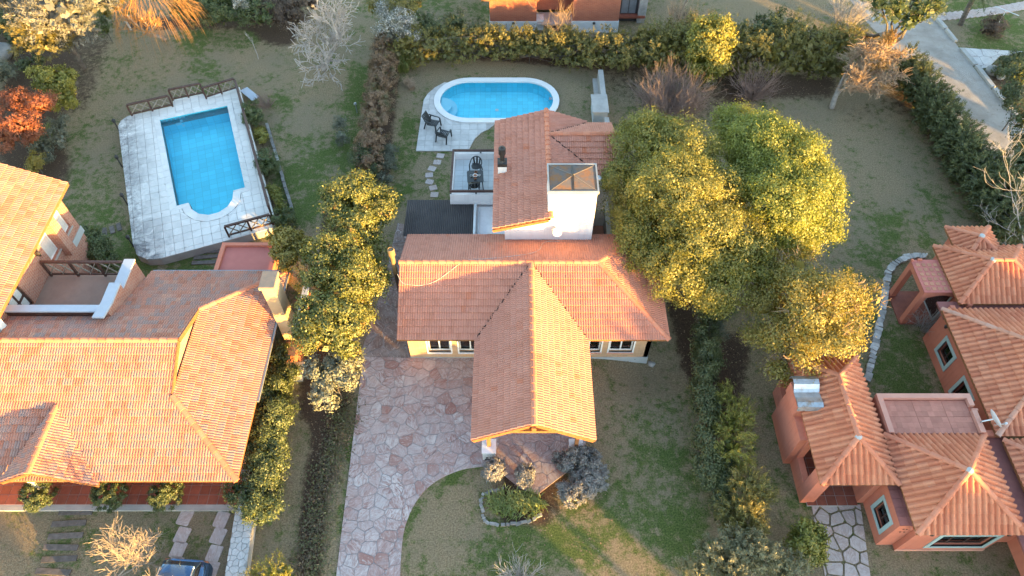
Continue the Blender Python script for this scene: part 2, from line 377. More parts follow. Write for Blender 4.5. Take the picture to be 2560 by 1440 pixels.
def tile_roof(roof, planes, kind, mat, nparts=300, stagger=0.5, hide=None):
    """planes: (origin on the eave, u, v, [convex polygons in 3-D]); whole tiles nearest the eye become parts"""
    w, e, xs, hs, lift, th = tile_profile(kind); P = tile_polys(kind); tv, tf = weld(P)
    full = []; jv = []; jf = []; off = origin(roof)
    for (o, u, v, polys) in planes:
        o, u, v = Vector(o), Vector(u).normalized(), Vector(v).normalized(); n = u.cross(v)
        R = Matrix(((u.x, v.x, n.x), (u.y, v.y, n.y), (u.z, v.z, n.z)))
        for poly in polys:
            ab = ccw([((Vector(p)-o).dot(u), (Vector(p)-o).dot(v)) for p in poly]); H = halfplanes(ab)
            a0, a1 = min(p[0] for p in ab), max(p[0] for p in ab); b0, b1 = min(p[1] for p in ab), max(p[1] for p in ab)
            for j in range(math.floor(b0/e+1e-3), math.ceil(b1/e-1e-3)):
                sh = stagger*w*(j % 2)
                for i in range(math.floor((a0-sh)/w), math.ceil((a1-sh)/w)):
                    a, b = i*w+sh, j*e
                    cs = ((a, b), (a+w, b), (a+w, b+e+0.03), (a, b+e+0.03))
                    d = max(max(nn[0]*c[0]+nn[1]*c[1]-cc for c in cs) for nn, cc in H)
                    if d < 0.012:
                        full.append((o+u*a+v*b, R, n))
                    else:
                        if min(0, 1) or any(all(nn[0]*c[0]+nn[1]*c[1] > cc for c in cs) for nn, cc in H): continue
                        pl = []
                        for q in P:
                            r = [(x+a, y+b, z) for x, y, z in q]
                            for nn, cc in H:
                                r = clip_half(r, nn, cc)
                                if len(r) < 3: break
                            if len(r) >= 3: pl.append(r)
                        if pl:
                            vs, fs = weld(pl); k = len(jv)
                            jv += [tuple(o+u*x+v*y+n*z-off) for x, y, z in vs]; jf += [tuple(q+k for q in f) for f in fs]
    def size(t):
        p, R, n = t; px, py = proj(p)
        if not (0 < px < 2560 and 0 < py < 1440): return 0
        if hide and hide(p): return 0
        r = Vector((0, 0, CAMH))-p
        return max(0, r.normalized().dot(n))/r.length_squared
    full.sort(key=size, reverse=True)
    me = bpy.data.meshes.new('roof_tile'); me.from_pydata(tv, [], tf); me.materials.append(M[mat]); me.update()
    for p, R, n in full[:nparts]:
        t = link('roof_tile', me, roof)
        jit = Matrix.Rotation(random.gauss(0, 0.006), 3, 'X') @ Matrix.Rotation(random.gauss(0, 0.006), 3, 'Y')
        t.matrix_basis = Matrix.Translation(p-off+n*random.uniform(0, 0.004)) @ (R @ jit).to_4x4()
    A = np.array(tv)
    for p, R, n in full[nparts:]:
        k = len(jv); q = A @ np.array(R).T + np.array(p-off+n*random.uniform(0, 0.005)); jv += [tuple(x) for x in q]; jf += [tuple(x+k for x in f) for f in tf]
    if jv:
        me = bpy.data.meshes.new('roof_tile_field'); me.from_pydata(jv, [], jf); me.materials.append(M[mat]); me.update()
        tag(link('roof_tile_field', me, roof), kind='stuff')
_caps = {}
def ridge_caps(roof, p0, p1, mat='ridge', r=0.115, L=0.34, lift=0.045):
    p0, p1 = Vector(p0), Vector(p1); d = p1-p0; n = max(1, round(d.length/L)); step = d.length/n; d.normalize()
    key = (mat, r, round(step, 3))
    if key not in _caps:
        b = MB(); seg = 6; vs = []; fs = []
        for y, rr in ((0, r*1.12), (step+0.04, r*0.94)):
            for k in range(seg+1):
                a = math.pi*k/seg; vs.append((-rr*math.cos(a), y, rr*math.sin(a)*0.85+(0.018 if y == 0 else 0)))
        for k in range(seg): fs.append((k, k+1, seg+1+k+1, seg+1+k))
        fs.append(tuple(range(seg, -1, -1))); b.add(vs, fs); _caps[key] = b.mesh('ridge_tile', mat)
    x = d.cross(Vector((0, 0, 1))).normalized(); z = x.cross(d)
    R = Matrix(((x.x, d.x, z.x), (x.y, d.y, z.y), (x.z, d.z, z.z)))
    for k in range(n):
        t = link('ridge_tile', _caps[key], roof)
        t.matrix_basis = Matrix.Translation(p0+d*(k*step)+z*(lift-0.05+random.gauss(0, 0.003))-origin(roof)) @ R.to_4x4()

# ------------------------------------------------------------ walls with openings, windows
def wall(b, p0, p1, z0, z1, th, nin, openings=()):
    """boxes of a wall from p0 to p1 (outer face), th thick towards nin, leaving the openings (u0,u1,v0,v1) free"""
    p0, p1 = Vector((*p0, 0)), Vector((*p1, 0)); d = (p1-p0); L = d.length; d.normalize(); ni = Vector((*nin, 0))
    us = sorted({0.0, L, *[o[0] for o in openings], *[o[1] for o in openings]}); vz = sorted({z0, z1, *[o[2] for o in openings], *[o[3] for o in openings]})
    for i in range(len(us)-1):
        run = None
        for j in range(len(vz)-1):
            um, vm = (us[i]+us[i+1])/2, (vz[j]+vz[j+1])/2
            if any(o[0] < um < o[1] and o[2] < vm < o[3] for o in openings):
                run = None; continue
            if run is None: run = [vz[j], vz[j+1]]; 
            else: run[1] = vz[j+1]
            nxt = j+1 < len(vz)-1 and not any(o[0] < um < o[1] and o[2] < (vz[j+1]+vz[j+2])/2 < o[3] for o in openings)
            if not nxt:
                a = p0+d*us[i]; c = p0+d*us[i+1]; q = [a, c, c+ni*th, a+ni*th]
                b.prism([(t.x, t.y) for t in q], run[0], run[1]); run = None
def window(root, p0, p1, nin, o, depth=0.10, fmat='white_paint', fw=0.06, mull=1, sill='white_paint', trim=None, curtain=0.0, shutter=None, name='window'):
    p0, p1 = Vector((*p0, 0)), Vector((*p1, 0)); d = (p1-p0).normalized(); ni = Vector((*nin, 0)); u0, u1, v0, v1 = o
    def bx(b, ua, ub, va, vb, da, db):
        q = [p0+d*ua+ni*da, p0+d*ub+ni*da, p0+d*ub+ni*db, p0+d*ua+ni*db]; b.prism([(t.x, t.y) for t in q], va, vb)
    f = MB(); e = depth+0.06; g = 0.003
    bx(f, u0+g, u1-g, v0+g, v0+fw, depth, e); bx(f, u0+g, u1-g, v1-fw, v1-g, depth, e)
    bx(f, u0+g, u0+fw, v0+fw, v1-fw, depth, e); bx(f, u1-fw, u1-g, v0+fw, v1-fw, depth, e)
    for k in range(mull):
        c = u0+(u1-u0)*(k+1)/(mull+1); bx(f, c-fw*0.45, c+fw*0.45, v0+fw, v1-fw, depth+0.004, e-0.004)
    wn_ = f.build(name, fmat, root)
    for k in range(mull+1):
        a = u0+fw+(u1-u0-2*fw)*k/(mull+1); c = u0+fw+(u1-u0-2*fw)*(k+1)/(mull+1)
        g_ = MB(); bx(g_, a, c, v0+fw, v1-fw, depth+0.025, depth+0.035)
        g_.build('pane' if not shutter else 'shutter', shutter or 'glass', wn_)
    if sill:
        s_ = MB(); bx(s_, u0-0.05, u1+0.05, v0-0.06, v0-0.002, -0.07, depth-0.002); s_.build('sill', sill, wn_)
    if curtain:
        c_ = MB(); n = 14; W_ = (u1-u0-2*fw)*curtain
        for k in range(n):
            bx(c_, u0+fw+W_*k/n, u0+fw+W_*(k+0.97)/n, v0+fw, v1-fw, e+0.03+0.02*(k % 2), e+0.05+0.02*(k % 2))
        c_.build('curtain', 'curtain', wn_)
    if trim:
        t_ = MB(); tw, tm = trim
        bx(t_, u0-tw, u1+tw, v0-tw, v0, -0.03, 0.06); bx(t_, u0-tw, u1+tw, v1, v1+tw, -0.03, 0.06)
        bx(t_, u0-tw, u0, v0, v1, -0.03, 0.06); bx(t_, u1, u1+tw, v0, v1, -0.03, 0.06)
        t_.build('trim', tm, wn_)
    return wn_
# ============================================================ THE MIDDLE HOUSE
H1 = thing('house', 'middle house with orange tile roofs, long front gable and square white tank tower', 'house', (0.8, 17.0, 0))
b = MB()
op = [(0.86, 1.86, 0.47, 2.05), (2.24, 3.24, 0.47, 2.05), (7.55, 8.55, 0.47, 2.05), (8.94, 9.99, 0.47, 2.05)]
wall(b, (-4.6, 17.0), (6.15, 17.0), 0.05, 2.62, 0.2, (0, 1), op)
wall(b, (6.15, 17.0), (6.15, 21.9), 0.05, 2.6, 0.2, (-1, 0))
wall(b, (-4.6, 17.2), (-4.6, 21.5), 0.05, 2.62, 0.2, (1, 0))
b.build('wall', 'ochre_wall', H1)
b = MB(); b.prism([(-4.6, 17.25), (-4.4, 17.25), (-4.4, 21.4), (-4.6, 21.4)], 2.625, 2.8)
b.add([(-4.55, 17.2, 2.6), (-4.55, 21.6, 2.6), (-4.55, 19.5, 3.6), (-4.4, 17.2, 2.6), (-4.4, 21.6, 2.6), (-4.4, 19.5, 3.6)], [(0, 2, 1), (3, 4, 5), (0, 1, 4, 3), (1, 2, 5, 4), (2, 0, 3, 5)])
b.build('gable_wall', 'ochre_wall', H1)
b = MB(); b.box(-4.62, 6.19, 16.97, 21.9, -0.6, 0.05); b.build('plinth', 'plinth', H1)
for k, o in enumerate(op):
    window(H1, (-4.6, 17.0), (6.15, 17.0), (0, 1), o, 0.11, 'white_paint', 0.07, 1, 'salmon_pale' if k > 1 else 'white_wall', curtain=(0.3 if k in (0, 3) else 0), trim=(0.07, 'white_paint'))
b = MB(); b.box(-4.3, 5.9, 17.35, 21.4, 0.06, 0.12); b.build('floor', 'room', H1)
# main roof with the front gable
roof = bpy.data.objects.new('roof', None)
ZR, ZE = 3.79, 2.40
F_l = [(-4.88, 16.4, ZE), (-1.55, 16.4, ZE), (0.83, 19.5, ZR), (-4.88, 19.5, ZR)]
F_r = [(3.21, 16.4, ZE), (6.66, 16.4, ZE), (3.73, 19.5, ZR), (0.83, 19.5, ZR)]
G_l = [(-1.55, 11.8, ZE), (0.83, 11.8, ZR), (0.83, 19.5, ZR), (-1.55, 16.4, ZE)]
G_r = [(3.21, 16.4, ZE), (0.83, 19.5, ZR), (0.83, 11.8, ZR), (3.21, 11.8, ZE)]
R_h = [(6.66, 16.4, ZE), (6.66, 22.0, ZE), (6.07, 22.0, 2.68), (3.73, 19.5, ZR)]
B_k = [(3.73, 19.5, ZR), (6.07, 22.0, 2.68), (-4.88, 22.0, 2.68), (-4.88, 19.5, ZR)]
b = MB()
for p in (F_l, F_r, G_l, G_r, R_h, B_k): b.slab(p, 0.09)
roof = b.build('roof', 'timber', H1)
sl = lambda p: Vector((p[0], p[1], p[2])).normalized()
vF = sl((0, 3.1, ZR-ZE)); vGl = sl((2.38, 0, ZR-ZE)); vGr = sl((-2.38, 0, ZR-ZE)); vR = sl((-2.93, 0, ZR-ZE)); vB = sl((0, -2.5, ZR-2.68))
up = lambda p: [(q[0], q[1], q[2]) for q in p]
tile_roof(roof, [((-4.88, 16.4, ZE), (1, 0, 0), vF, [F_l, F_r]), ((-1.55, 19.6, ZE), (0, -1, 0), vGl, [G_l]),
                 ((3.21, 11.8, ZE), (0, 1, 0), vGr, [G_r]), ((6.66, 16.4, ZE), (0, 1, 0), vR, [R_h]), ((6.07, 22.0, 2.68), (-1, 0, 0), vB, [B_k])], 'french', 'tile_mid', 300)
ridge_caps(roof, (-4.9, 19.5, ZR), (3.73, 19.5, ZR)); ridge_caps(roof, (0.83, 11.76, ZR), (0.83, 19.4, ZR))
ridge_caps(roof, (6.66, 16.4, ZE), (3.73, 19.5, ZR)); ridge_caps(roof, (6.07, 22.0, 2.68), (3.73, 19.5, ZR))
for (p, q) in (((-1.55, 16.4, ZE), (0.83, 19.5, ZR)), ((3.21, 16.4, ZE), (0.83, 19.5, ZR))):  # darkness of the valley gap, put in as jagged dark bars
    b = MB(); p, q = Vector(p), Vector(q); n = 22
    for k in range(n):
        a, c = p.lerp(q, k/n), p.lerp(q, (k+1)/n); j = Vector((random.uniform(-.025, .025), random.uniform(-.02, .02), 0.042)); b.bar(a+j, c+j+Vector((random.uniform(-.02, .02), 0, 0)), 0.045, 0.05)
    b.build('valley_gap_line', 'room', H1)
for (p, q) in (((1.75, 26.6, 4.78), (3.75, 28.24, 4.06)), ((1.85, 26.5, 4.74), (3.75, 25.02, 4.06))):
    pass
# barge boards, porch frame
b = MB(); b.bar((-1.5, 11.83, ZE-0.12), (0.83, 11.83, ZR-0.12), 0.04, 0.14); b.build('barge_board', 'timber', H1)
b = MB(); b.bar((3.16, 11.83, ZE-0.12), (0.83, 11.83, ZR-0.12), 0.04, 0.14); b.build('barge_board', 'timber', H1)
b = MB(); b.box(0.76, 0.90, 11.7, 19.2, ZR-0.32, ZR-0.13); b.build('ridge_beam', 'timber', H1)
b = MB(); b.box(0.77, 0.89, 12.3, 12.44, 2.25, ZR-0.33); b.build('king_post', 'timber', H1)
b = MB(); b.box(-1.3, 2.95, 12.28, 12.46, 2.08, 2.24); b.build('tie_beam', 'timber', H1)
for x in (-0.94, 2.62):
    p = MB(); p.box(x-0.075, x+0.075, 12.3, 12.45, 0.72, 2.07); p.build('porch_post', 'timber', H1)
    q = MB(); q.box(x-0.26, x+0.26, 12.05, 12.62, 0.0, 0.70); q.box(x-0.29, x+0.29, 12.02, 12.65, 0.70, 0.75); q.build('post_base', 'white_wall', H1)
    for s in (-1, 1):
        q = MB(); q.bar((x, 12.375, 1.7), (x+s*0.4, 12.375, 2.07), 0.07, 0.07); q.build('knee_brace', 'timber', H1)
for x in (-1.15, 2.82):
    q = MB(); q.box(x-0.07, x+0.07, 11.95, 16.8, 2.25, 2.40); q.build('plate_beam', 'timber', H1)
q = MB()
for x in (-1.02, -0.86): q.box(x-0.05, x+0.05, 12.035, 12.049, 0.18, 0.28)
q.box(-1.12, -0.76, 12.035, 12.048, 0.05, 0.12); q.build('vent_grille', 'black_metal', H1)
# upper storey and tank tower
b = MB(); YW = 21.5
pts = [(-0.33, 2.6), (3.6, 2.6), (3.6, 4.05), (1.7, 4.68), (-0.33, 4.12)]
vs = [(x, YW, z) for x, z in pts]+[(x, YW+0.2, z) for x, z in pts]
b.add(vs, [(0, 1, 2, 3, 4), (9, 8, 7, 6, 5)]+[(i, i+5, (i+1) % 5+5, (i+1) % 5) for i in range(5)])
b.box(-0.33, -0.13, YW+0.203, 28.2, 0, 4.1); b.box(3.4, 3.6, YW+0.203, 28.2, 0, 4.0); b.box(-0.129, 3.399, 28.0, 28.2, 0, 4.1)
b.box(3.601, 4.75, 25.0, 28.0, 0, 3.9)
b.build('upper_wall', 'white_wall', H1)
b = MB(); b.box(1.58, 3.64, YW-0.004, 23.12, 2.62, 6.0); b.build('tank_tower', 'white_wall', H1)
cap = MB(); cap.box(1.53, 3.71, 21.44, 23.18, 6.0, 6.10)
for q in ((1.53, 3.71, 21.44, 21.51), (1.53, 3.71, 23.11, 23.18), (1.53, 1.60, 21.511, 23.109), (3.64, 3.71, 21.511, 23.109)): cap.box(*q, 6.101, 6.14)
cap = cap.build('tower_cap', 'concrete', H1)
b = MB(); x0, x1, y0, y1 = 1.605, 3.635, 21.515, 23.105; c = (2.62, 22.31, 6.27); z = 6.112
b.add([(x0, y0, z), (x1, y0, z), (x1, y1, z), (x0, y1, z), c], [(0, 1, 4), (1, 2, 4), (2, 3, 4), (3, 0, 4)])
lid = b.build('tank_lid', 'rust', cap)
b = MB(); b.bar((2.62, 21.58, 6.135), (2.62, 22.31, 6.285), 0.07, 0.015); b.bar((2.62, 23.04, 6.135), (2.62, 22.31, 6.285), 0.07, 0.015)
b.lathe((2.62, 22.31, 6.24), [(0.04, 0), (0.035, 0.10), (0.015, 0.12)], 8); b.build('lid_strap', 'black_metal', cap)
b = MB()
for q in ((0, 0), (1, 0), (0, 1), (1, 1)):
    b.bar((x0+0.02 if q[0] == 0 else x1-0.02, y0+0.02 if q[1] == 0 else y1-0.02, z+0.012), (2.62, 22.31, 6.285), 0.025, 0.012)
b.build('lid_seam', 'lid_dark', cap)
UL = [(-0.85, 21.16, 4.07), (1.7, 21.16, 4.80), (1.7, 28.42, 4.80), (-0.85, 28.42, 4.07)]
UR1 = [(1.7, 26.63, 4.80), (3.75, 28.24, 4.062), (3.75, 28.42, 4.062), (1.7, 28.42, 4.80)]
UR2 = [(1.7, 23.13, 4.80), (3.75, 23.13, 4.062), (3.75, 25.02, 4.062), (1.7, 26.63, 4.80)]
UC1 = [(1.7, 26.63, 4.80), (3.75, 25.02, 4.062), (4.2, 24.66, 3.90), (5.02, 24.66, 3.90), (5.02, 26.63, 4.80)]
UC2 = [(5.02, 26.63, 4.80), (5.02, 28.24, 4.064), (3.75, 28.24, 4.064), (1.7, 26.63, 4.80)]
b = MB()
for p in (UL, UR1, UR2, UC1, UC2): b.slab(p, 0.10)
b.slab([(1.7, 21.16, 4.80), (1.7, 21.45, 4.80), (1.58, 21.45, 4.766), (1.58, 21.16, 4.766)], 0.13)
ur = b.build('upper_roof', 'timber', H1)
tile_roof(ur, [((-0.85, 28.42, 4.07), (0, -1, 0), sl((2.55, 0, 0.73)), [UL]), ((3.75, 23.13, 4.062), (0, 1, 0), sl((-2.05, 0, 0.738)), [UR1, UR2]),
               ((1.7, 24.66, 3.90), (1, 0, 0), sl((0, 1.97, 0.90)), [UC1]), ((5.02, 28.24, 4.064), (-1, 0, 0), sl((0, -1.61, 0.736)), [UC2])], 'french', 'tile_mid', 300)
for (p, q) in (((1.9, 26.79, 4.73), (3.75, 28.24, 4.06)), ((1.9, 26.47, 4.73), (3.75, 25.02, 4.06))):  # upper valleys: the dark gap again laid on as dark bars
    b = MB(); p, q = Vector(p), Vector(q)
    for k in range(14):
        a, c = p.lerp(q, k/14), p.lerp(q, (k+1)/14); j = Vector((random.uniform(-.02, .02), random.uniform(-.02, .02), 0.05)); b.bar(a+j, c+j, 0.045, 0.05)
    b.build('valley_gap_line', 'room', ur)
ridge_caps(ur, (1.7, 21.14, 4.80), (1.7, 28.45, 4.80)); ridge_caps(ur, (5.04, 26.63, 4.80), (1.8, 26.63, 4.80))
b = MB(); b.bar((-0.86, 21.14, 3.97), (1.6, 21.14, 4.66), 0.05, 0.15); b.build('barge_board', 'timber', H1)
# flue on the upper roof, flue by the side wall
f = MB(); f.box(-0.66, -0.25, 24.55, 24.95, 4.0, 4.62); f = f.build('flue_base', 'white_wall', H1)
q = MB(); q.box(-0.68, -0.23, 24.53, 24.97, 4.622, 4.80); q.lathe((-0.455, 24.75, 4.80), [(0.17, 0), (0.13, 0.06), (0.11, 0.1), (0.11, 0.45), (0.17, 0.47), (0.17, 0.80), (0.13, 0.84), (0.06, 0.86), (0.06, 0.9), (0.01, 0.92)], 14)
q.build('flue_pipe', 'black_metal', f)
q = MB(); q.lathe((-5.16, 19.55, 0), [(0.085, 0.02), (0.085, 3.0)], 14); q.build('stove_flue', 'black_metal', H1)
q = MB(); q.lathe((-5.16, 19.55, 0), [(0.105, 2.98), (0.10, 4.22), (0.155, 4.24), (0.155, 4.58), (0.12, 4.62), (0.10, 4.58), (0.0, 4.60)], 18)
M['flue_tan'] = simple('tarnished_flue', (0.25, 0.165, 0.085), (0.17, 0.115, 0.06), 4, 0.6, 0.15)
q.build('flue_cowl', 'flue_tan', H1, smooth=False)
# stovepipe behind the tower on the right
q = MB(); q.lathe((3.93, 23.55, 2.5), [(0.06, 0), (0.06, 2.3), (0.15, 2.32), (0.15, 2.42), (0.04, 2.5)], 12); q.build('vent_pipe', 'galv', H1)
# roof terrace
b = MB(); b.box(-2.86, -0.335, 24.6, 27.42, 0, 2.42)
b.box(-3.02, -0.336, 24.48, 24.62, 2.421, 2.86); b.box(-3.02, -0.336, 27.36, 27.5, 2.421, 2.86); b.box(-3.02, -2.9, 24.621, 27.359, 2.421, 2.86)
b.box(-3.04, -0.336, 24.46, 24.599, 2.2, 2.418); b.box(-3.0, -2.861, 24.6, 27.42, 2.2, 2.417); b.build('terrace_wall', 'white_wall', H1)
fl = MB(); fl.box(-2.899, -0.337, 24.621, 27.359, 2.421, 2.44); fl = fl.build('terrace_floor', 'concrete', H1)
tm = MB(); tm.box(-0.2, 0.2, -0.2, 0.2, 0, 0.012); tm = tm.mesh('floor_tile', 'white_floor')
n, k = 6, 7; tw, td = 2.56/n, 2.73/k
for i in range(n):
    for j in range(k):
        t = link('floor_tile', tm, fl); t.location = (-2.899+(i+0.5)*tw-origin(fl).x, 24.621+(j+0.5)*td-origin(fl).y, 2.441)
        t.scale = ((tw-0.012)/0.4, (td-0.012)/0.4, 1)
rl = MB()
for q in ((-3.03, -0.34, 24.50, 24.60), (-3.03, -0.34, 27.38, 27.48), (-3.03, -2.93, 24.601, 27.379)): rl.box(*q, 2.97, 3.07)
rl = rl.build('terrace_rail', 'dark_wood', H1)
for (x, y) in ((-2.98, 24.55), (-1.75, 24.55), (-0.5, 24.55), (-2.98, 25.7), (-2.98, 27.43), (-1.6, 27.43), (-0.5, 27.43)):
    p = MB(); p.box(x-0.015, x+0.015, y-0.015, y+0.015, 2.862, 2.97); p.box(x-0.04, x+0.04, y-0.04, y+0.04, 2.862, 2.875); p.build('rail_post', 'black_metal', rl)
# lean-to of dark corrugated sheets, flat slab, gutter pipe
b = MB(); n = 72; vs = []; fs = []
for i in range(n+1):
    x = -5.2+3.3*i/n; z = 0.022*(1 if (i % 2) else -1)
    vs += [(x, 22.35, 2.26+z), (x, 24.8, 2.16+z)]
for i in range(n): fs.append((2*i, 2*i+2, 2*i+3, 2*i+1))
b.add(vs, fs); lt = b.build('corrugated_roof', 'corrugated', H1)
for y in (22.6, 24.6):
    q = MB(); q.box(-5.15, -1.95, y-0.04, y+0.04, 2.0, 2.12); q.build('roof_beam', 'dark_wood', lt)
for x, y in ((-5.1, 24.6), (-2.0, 24.6)):
    q = MB(); q.box(x-0.05, x+0.05, y-0.045, y+0.035, 0, 1.99); q.build('post', 'dark_wood', lt)
b = MB(); b.box(-1.72, -0.34, 22.3, 24.45, 0, 2.05); b.box(-1.05, -0.66, 22.05, 22.295, 1.4, 2.3); b.build('annex_wall', 'white_wall', H1)
b = MB(); b.box(-1.2, -0.34, 22.42, 23.0, 2.052, 2.32); b.build('roof_hatch', 'white_wall', H1)
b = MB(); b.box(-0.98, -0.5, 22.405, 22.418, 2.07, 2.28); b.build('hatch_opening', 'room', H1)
b = MB(); b.tube([(-1.80, 22.3, 2.2), (-1.80, 24.3, 2.22), (-1.80, 24.42, 2.22)], 0.075, 10); b.tube([(-1.62, 22.3, 2.1), (-1.62, 24.3, 2.12)], 0.03, 6); b.build('gutter_pipe', 'pipe_white', H1)
# side passage right of the tower
b = MB(); b.box(4.75, 4.9, 21.9, 26.9, 0, 1.15); b.box(4.70, 4.95, 21.88, 26.92, 1.15, 1.22); b.build('passage_wall', 'concrete', H1)
b = MB(); b.box(3.62, 4.745, 21.92, 24.95, 0, 0.06); b.build('passage_floor', 'salmon_pale', H1)
# aerial dish on the tower wall and the cable across the roof
D1 = thing('satellite_dish', 'small white satellite dish on the white wall below the tank tower', 'satellite dish', (2.02, 21.45, 3.75))
q = MB(); c = Vector((2.02, 21.22, 3.80)); ax = Vector((0.15, -0.75, 0.62)).normalized(); x = ax.orthogonal().normalized(); y = ax.cross(x)
vs = []; fs = []
for j, (r, h) in enumerate(((0.001, 0), (0.09, 0.01), (0.15, 0.028), (0.195, 0.05), (0.205, 0.045), (0.15, 0.02), (0.001, -0.012))):
    for k in range(16): a = 2*math.pi*k/16; vs.append(c+x*math.cos(a)*r+y*math.sin(a)*r+ax*h)
for j in range(6):
    for k in range(16): fs.append((j*16+k, j*16+(k+1) % 16, (j+1)*16+(k+1) % 16, (j+1)*16+k))
q.add(vs, fs); q.build('reflector', 'white_paint', D1)
q = MB(); q.tube([c, (2.02, 21.47, 3.78)], 0.025, 6); q.tube([c-y*0.25, c+ax*0.38-y*0.1], 0.012, 5); q.build('arm', 'galv', D1)
q = MB(); q.bar(c+ax*0.36-y*0.1, c+ax*0.44-y*0.08, 0.05, 0.05); q.build('receiver', 'white_paint', D1)
def on_main(px, py):
    o = Vector((0, 0, CAMH)); r = W(px, py, 0)-o
    best = None
    for p0, nrm in (((0, 16.4, ZE), Vector((0, -(ZR-ZE)/3.1, 1))), ((0, 19.5, ZR), Vector((0, (ZR-2.68)/2.5, 1)))):
        t = (Vector(p0)-o).dot(nrm)/r.dot(nrm); p = o+r*t
        if best is None or p.z < best.z: best = p
    return best+Vector((0, 0, 0.075))
cp = smooth_poly([(994, 688), (1006, 709), (1030, 715), (1056, 716), (1090, 705), (1122, 683), (1150, 662), (1172, 652), (1210, 650), (1262, 645), (1322, 637), (1348, 627), (1356, 612), (1372, 606), (1398, 606)], 5, False)
q = MB(); q.tube([on_main(*p) for p in cp], 0.011, 5); tag(q.build('cable', 'cable_grey'), 'thin white cable lying loose across the middle house roof', 'cable')

# ============================================================ THE LEFT HOUSE
H2 = thing('house', 'left house with weathered brown tile roofs, brick walls and a small roof terrace', 'house', (-17, 15, 0))
zr, ze, yr, ye, xg = 4.50, 2.40, 15.05, 10.19, -13.0
sF = (zr-ze)/(yr-ye); sR = 0.445; sB = 0.42; xe = -10.22
zF = lambda y: ze+sF*(y-ye); zRr = lambda x: ze+sR*(xe-x); zB = lambda y: zr-sB*(y-yr)
yh = ye+sR*(xe-xg)/sF; yb = yr+(zr-zRr(xg))/sB; ybe = 20.05; xb = xe-(zB(ybe)-ze)/sR
F1 = [(-24.5, ye, ze), (xg, ye, ze), (xg, yr, zr), (-24.5, yr, zr)]
F2 = [(xg, ye, ze), (xe, ye, ze), (xg, yh, zF(yh))]
R1 = [(xe, ye, ze), (xe, ybe, ze), (xb, ybe, zRr(xb)), (xg, yb, zRr(xg)), (xg, yh, zRr(xg))]
B1 = [(xg, yr, zr), (xg, ybe, zB(ybe)), (-16.36, ybe, zB(ybe)), (-16.36, yr, zr)]
B2 = [(xg, yb, zB(yb)), (xb, ybe, zB(ybe)), (xg, ybe, zB(ybe))]
B3 = [(-16.36, yr, zr), (-16.36, 16.62, zB(16.62)), (-24.5, 16.62, zB(16.62)), (-24.5, yr, zr)]
b = MB()
for p in (F1, F2, R1, B1, B2, B3): b.slab(p, 0.10)
roof2 = b.build('roof', 'timber', H2)
za = 3.52; xd = -17.33; yd0 = 10.03; yda = ye+(za-ze)/sF; sD = (za-2.35)/1.98
D_r = [(xd+1.98, yd0, 2.35), (xd+1.98, ye-0.05, 2.35), (xd, yda, za), (xd, yd0, za)]
D_l = [(xd, yd0, za), (xd, yda, za), (xd-1.5, ye-0.05, za-1.5*sD), (xd-1.5, yd0, za-1.5*sD)]
def under_dormer(p): return abs(p.x-xd) < 2.0*(yda-p.y)/(yda-yd0) and p.y < yda-0.1
tile_roof(roof2, [((-24.5, ye, ze), (1, 0, 0), sl((0, 1, sF)), [F1, F2]), ((xe, ye, ze), (0, 1, 0), sl((-1, 0, sR)), [R1]),
                  ((xg, ybe, zB(ybe)), (-1, 0, 0), sl((0, -1, sB)), [B1, B2, B3])], 'french', 'tile_old', 300, hide=under_dormer)
ridge_caps(roof2, (-24.5, yr, zr), (xg, yr, zr)); ridge_caps(roof2, (xe, ye, ze), (xg+0.05, yh, zF(yh))); ridge_caps(roof2, (xb, ybe, zB(ybe)), (xg, yb, zB(yb)))
b = MB(); b.bar((xg+0.03, yr, zr-0.06), (xg+0.03, yh+0.1, zF(yh)+0.02), 0.04, 0.20); b.build('barge_board', 'timber', roof2)
b = MB(); b.bar((xg+0.03, yr, zr-0.06), (xg+0.03, yb-0.1, zB(yb)+0.03), 0.04, 0.20); b.build('barge_board', 'timber', roof2)
b = MB(); b.add([(xg-0.05, yh+0.2, zRr(xg)-0.1), (xg-0.05, yb-0.2, zRr(xg)-0.1), (xg-0.05, yr, zr-0.12), (xg-0.2, yh+0.2, zRr(xg)-0.1), (xg-0.2, yb-0.2, zRr(xg)-0.1), (xg-0.2, yr, zr-0.12)],
                [(0, 1, 2), (3, 5, 4), (0, 3, 4, 1), (1, 4, 5, 2), (2, 5, 3, 0)]); b.build('gable_wall', 'ochre_wall', H2)
b = MB(); b.slab(D_r, 0.08); b.slab(D_l, 0.08); dr = b.build('porch_roof', 'timber', H2)
tile_roof(dr, [((xd+1.98, yd0, 2.35), (0, 1, 0), sl((-1.98, 0, za-2.35)), [D_r]), ((xd-1.5, yda+1, za-1.5*sD), (0, -1, 0), sl((1.5, 0, 1.5*sD)), [D_l])], 'french', 'tile_old', 60)
ridge_caps(dr, (xd, yd0-0.03, za), (xd, yda-0.1, za))
b = MB(); b.bar((xd-1.5, yd0+0.02, za-1.5*sD-0.1), (xd, yd0+0.02, za-0.1), 0.04, 0.14); b.build('barge_board', 'timber', dr)
b = MB(); b.bar((xd+1.98, yd0+0.02, 2.25), (xd, yd0+0.02, za-0.1), 0.04, 0.14); b.build('barge_board', 'timber', dr)
for k in range(3):
    b = MB(); x = xd-0.35+k*0.28; b.bar((x, yd0+0.1, za-0.30-abs(x-xd)*0.5), (x+0.3, yd0+0.9, za-0.4), 0.09, 0.12); b.build('rafter', 'timber', dr)
b = MB(); b.box(xd-1.40, xd-1.22, 10.55, 10.75, 0.14, 2.3); b.build('porch_pillar', 'white_wall', H2)
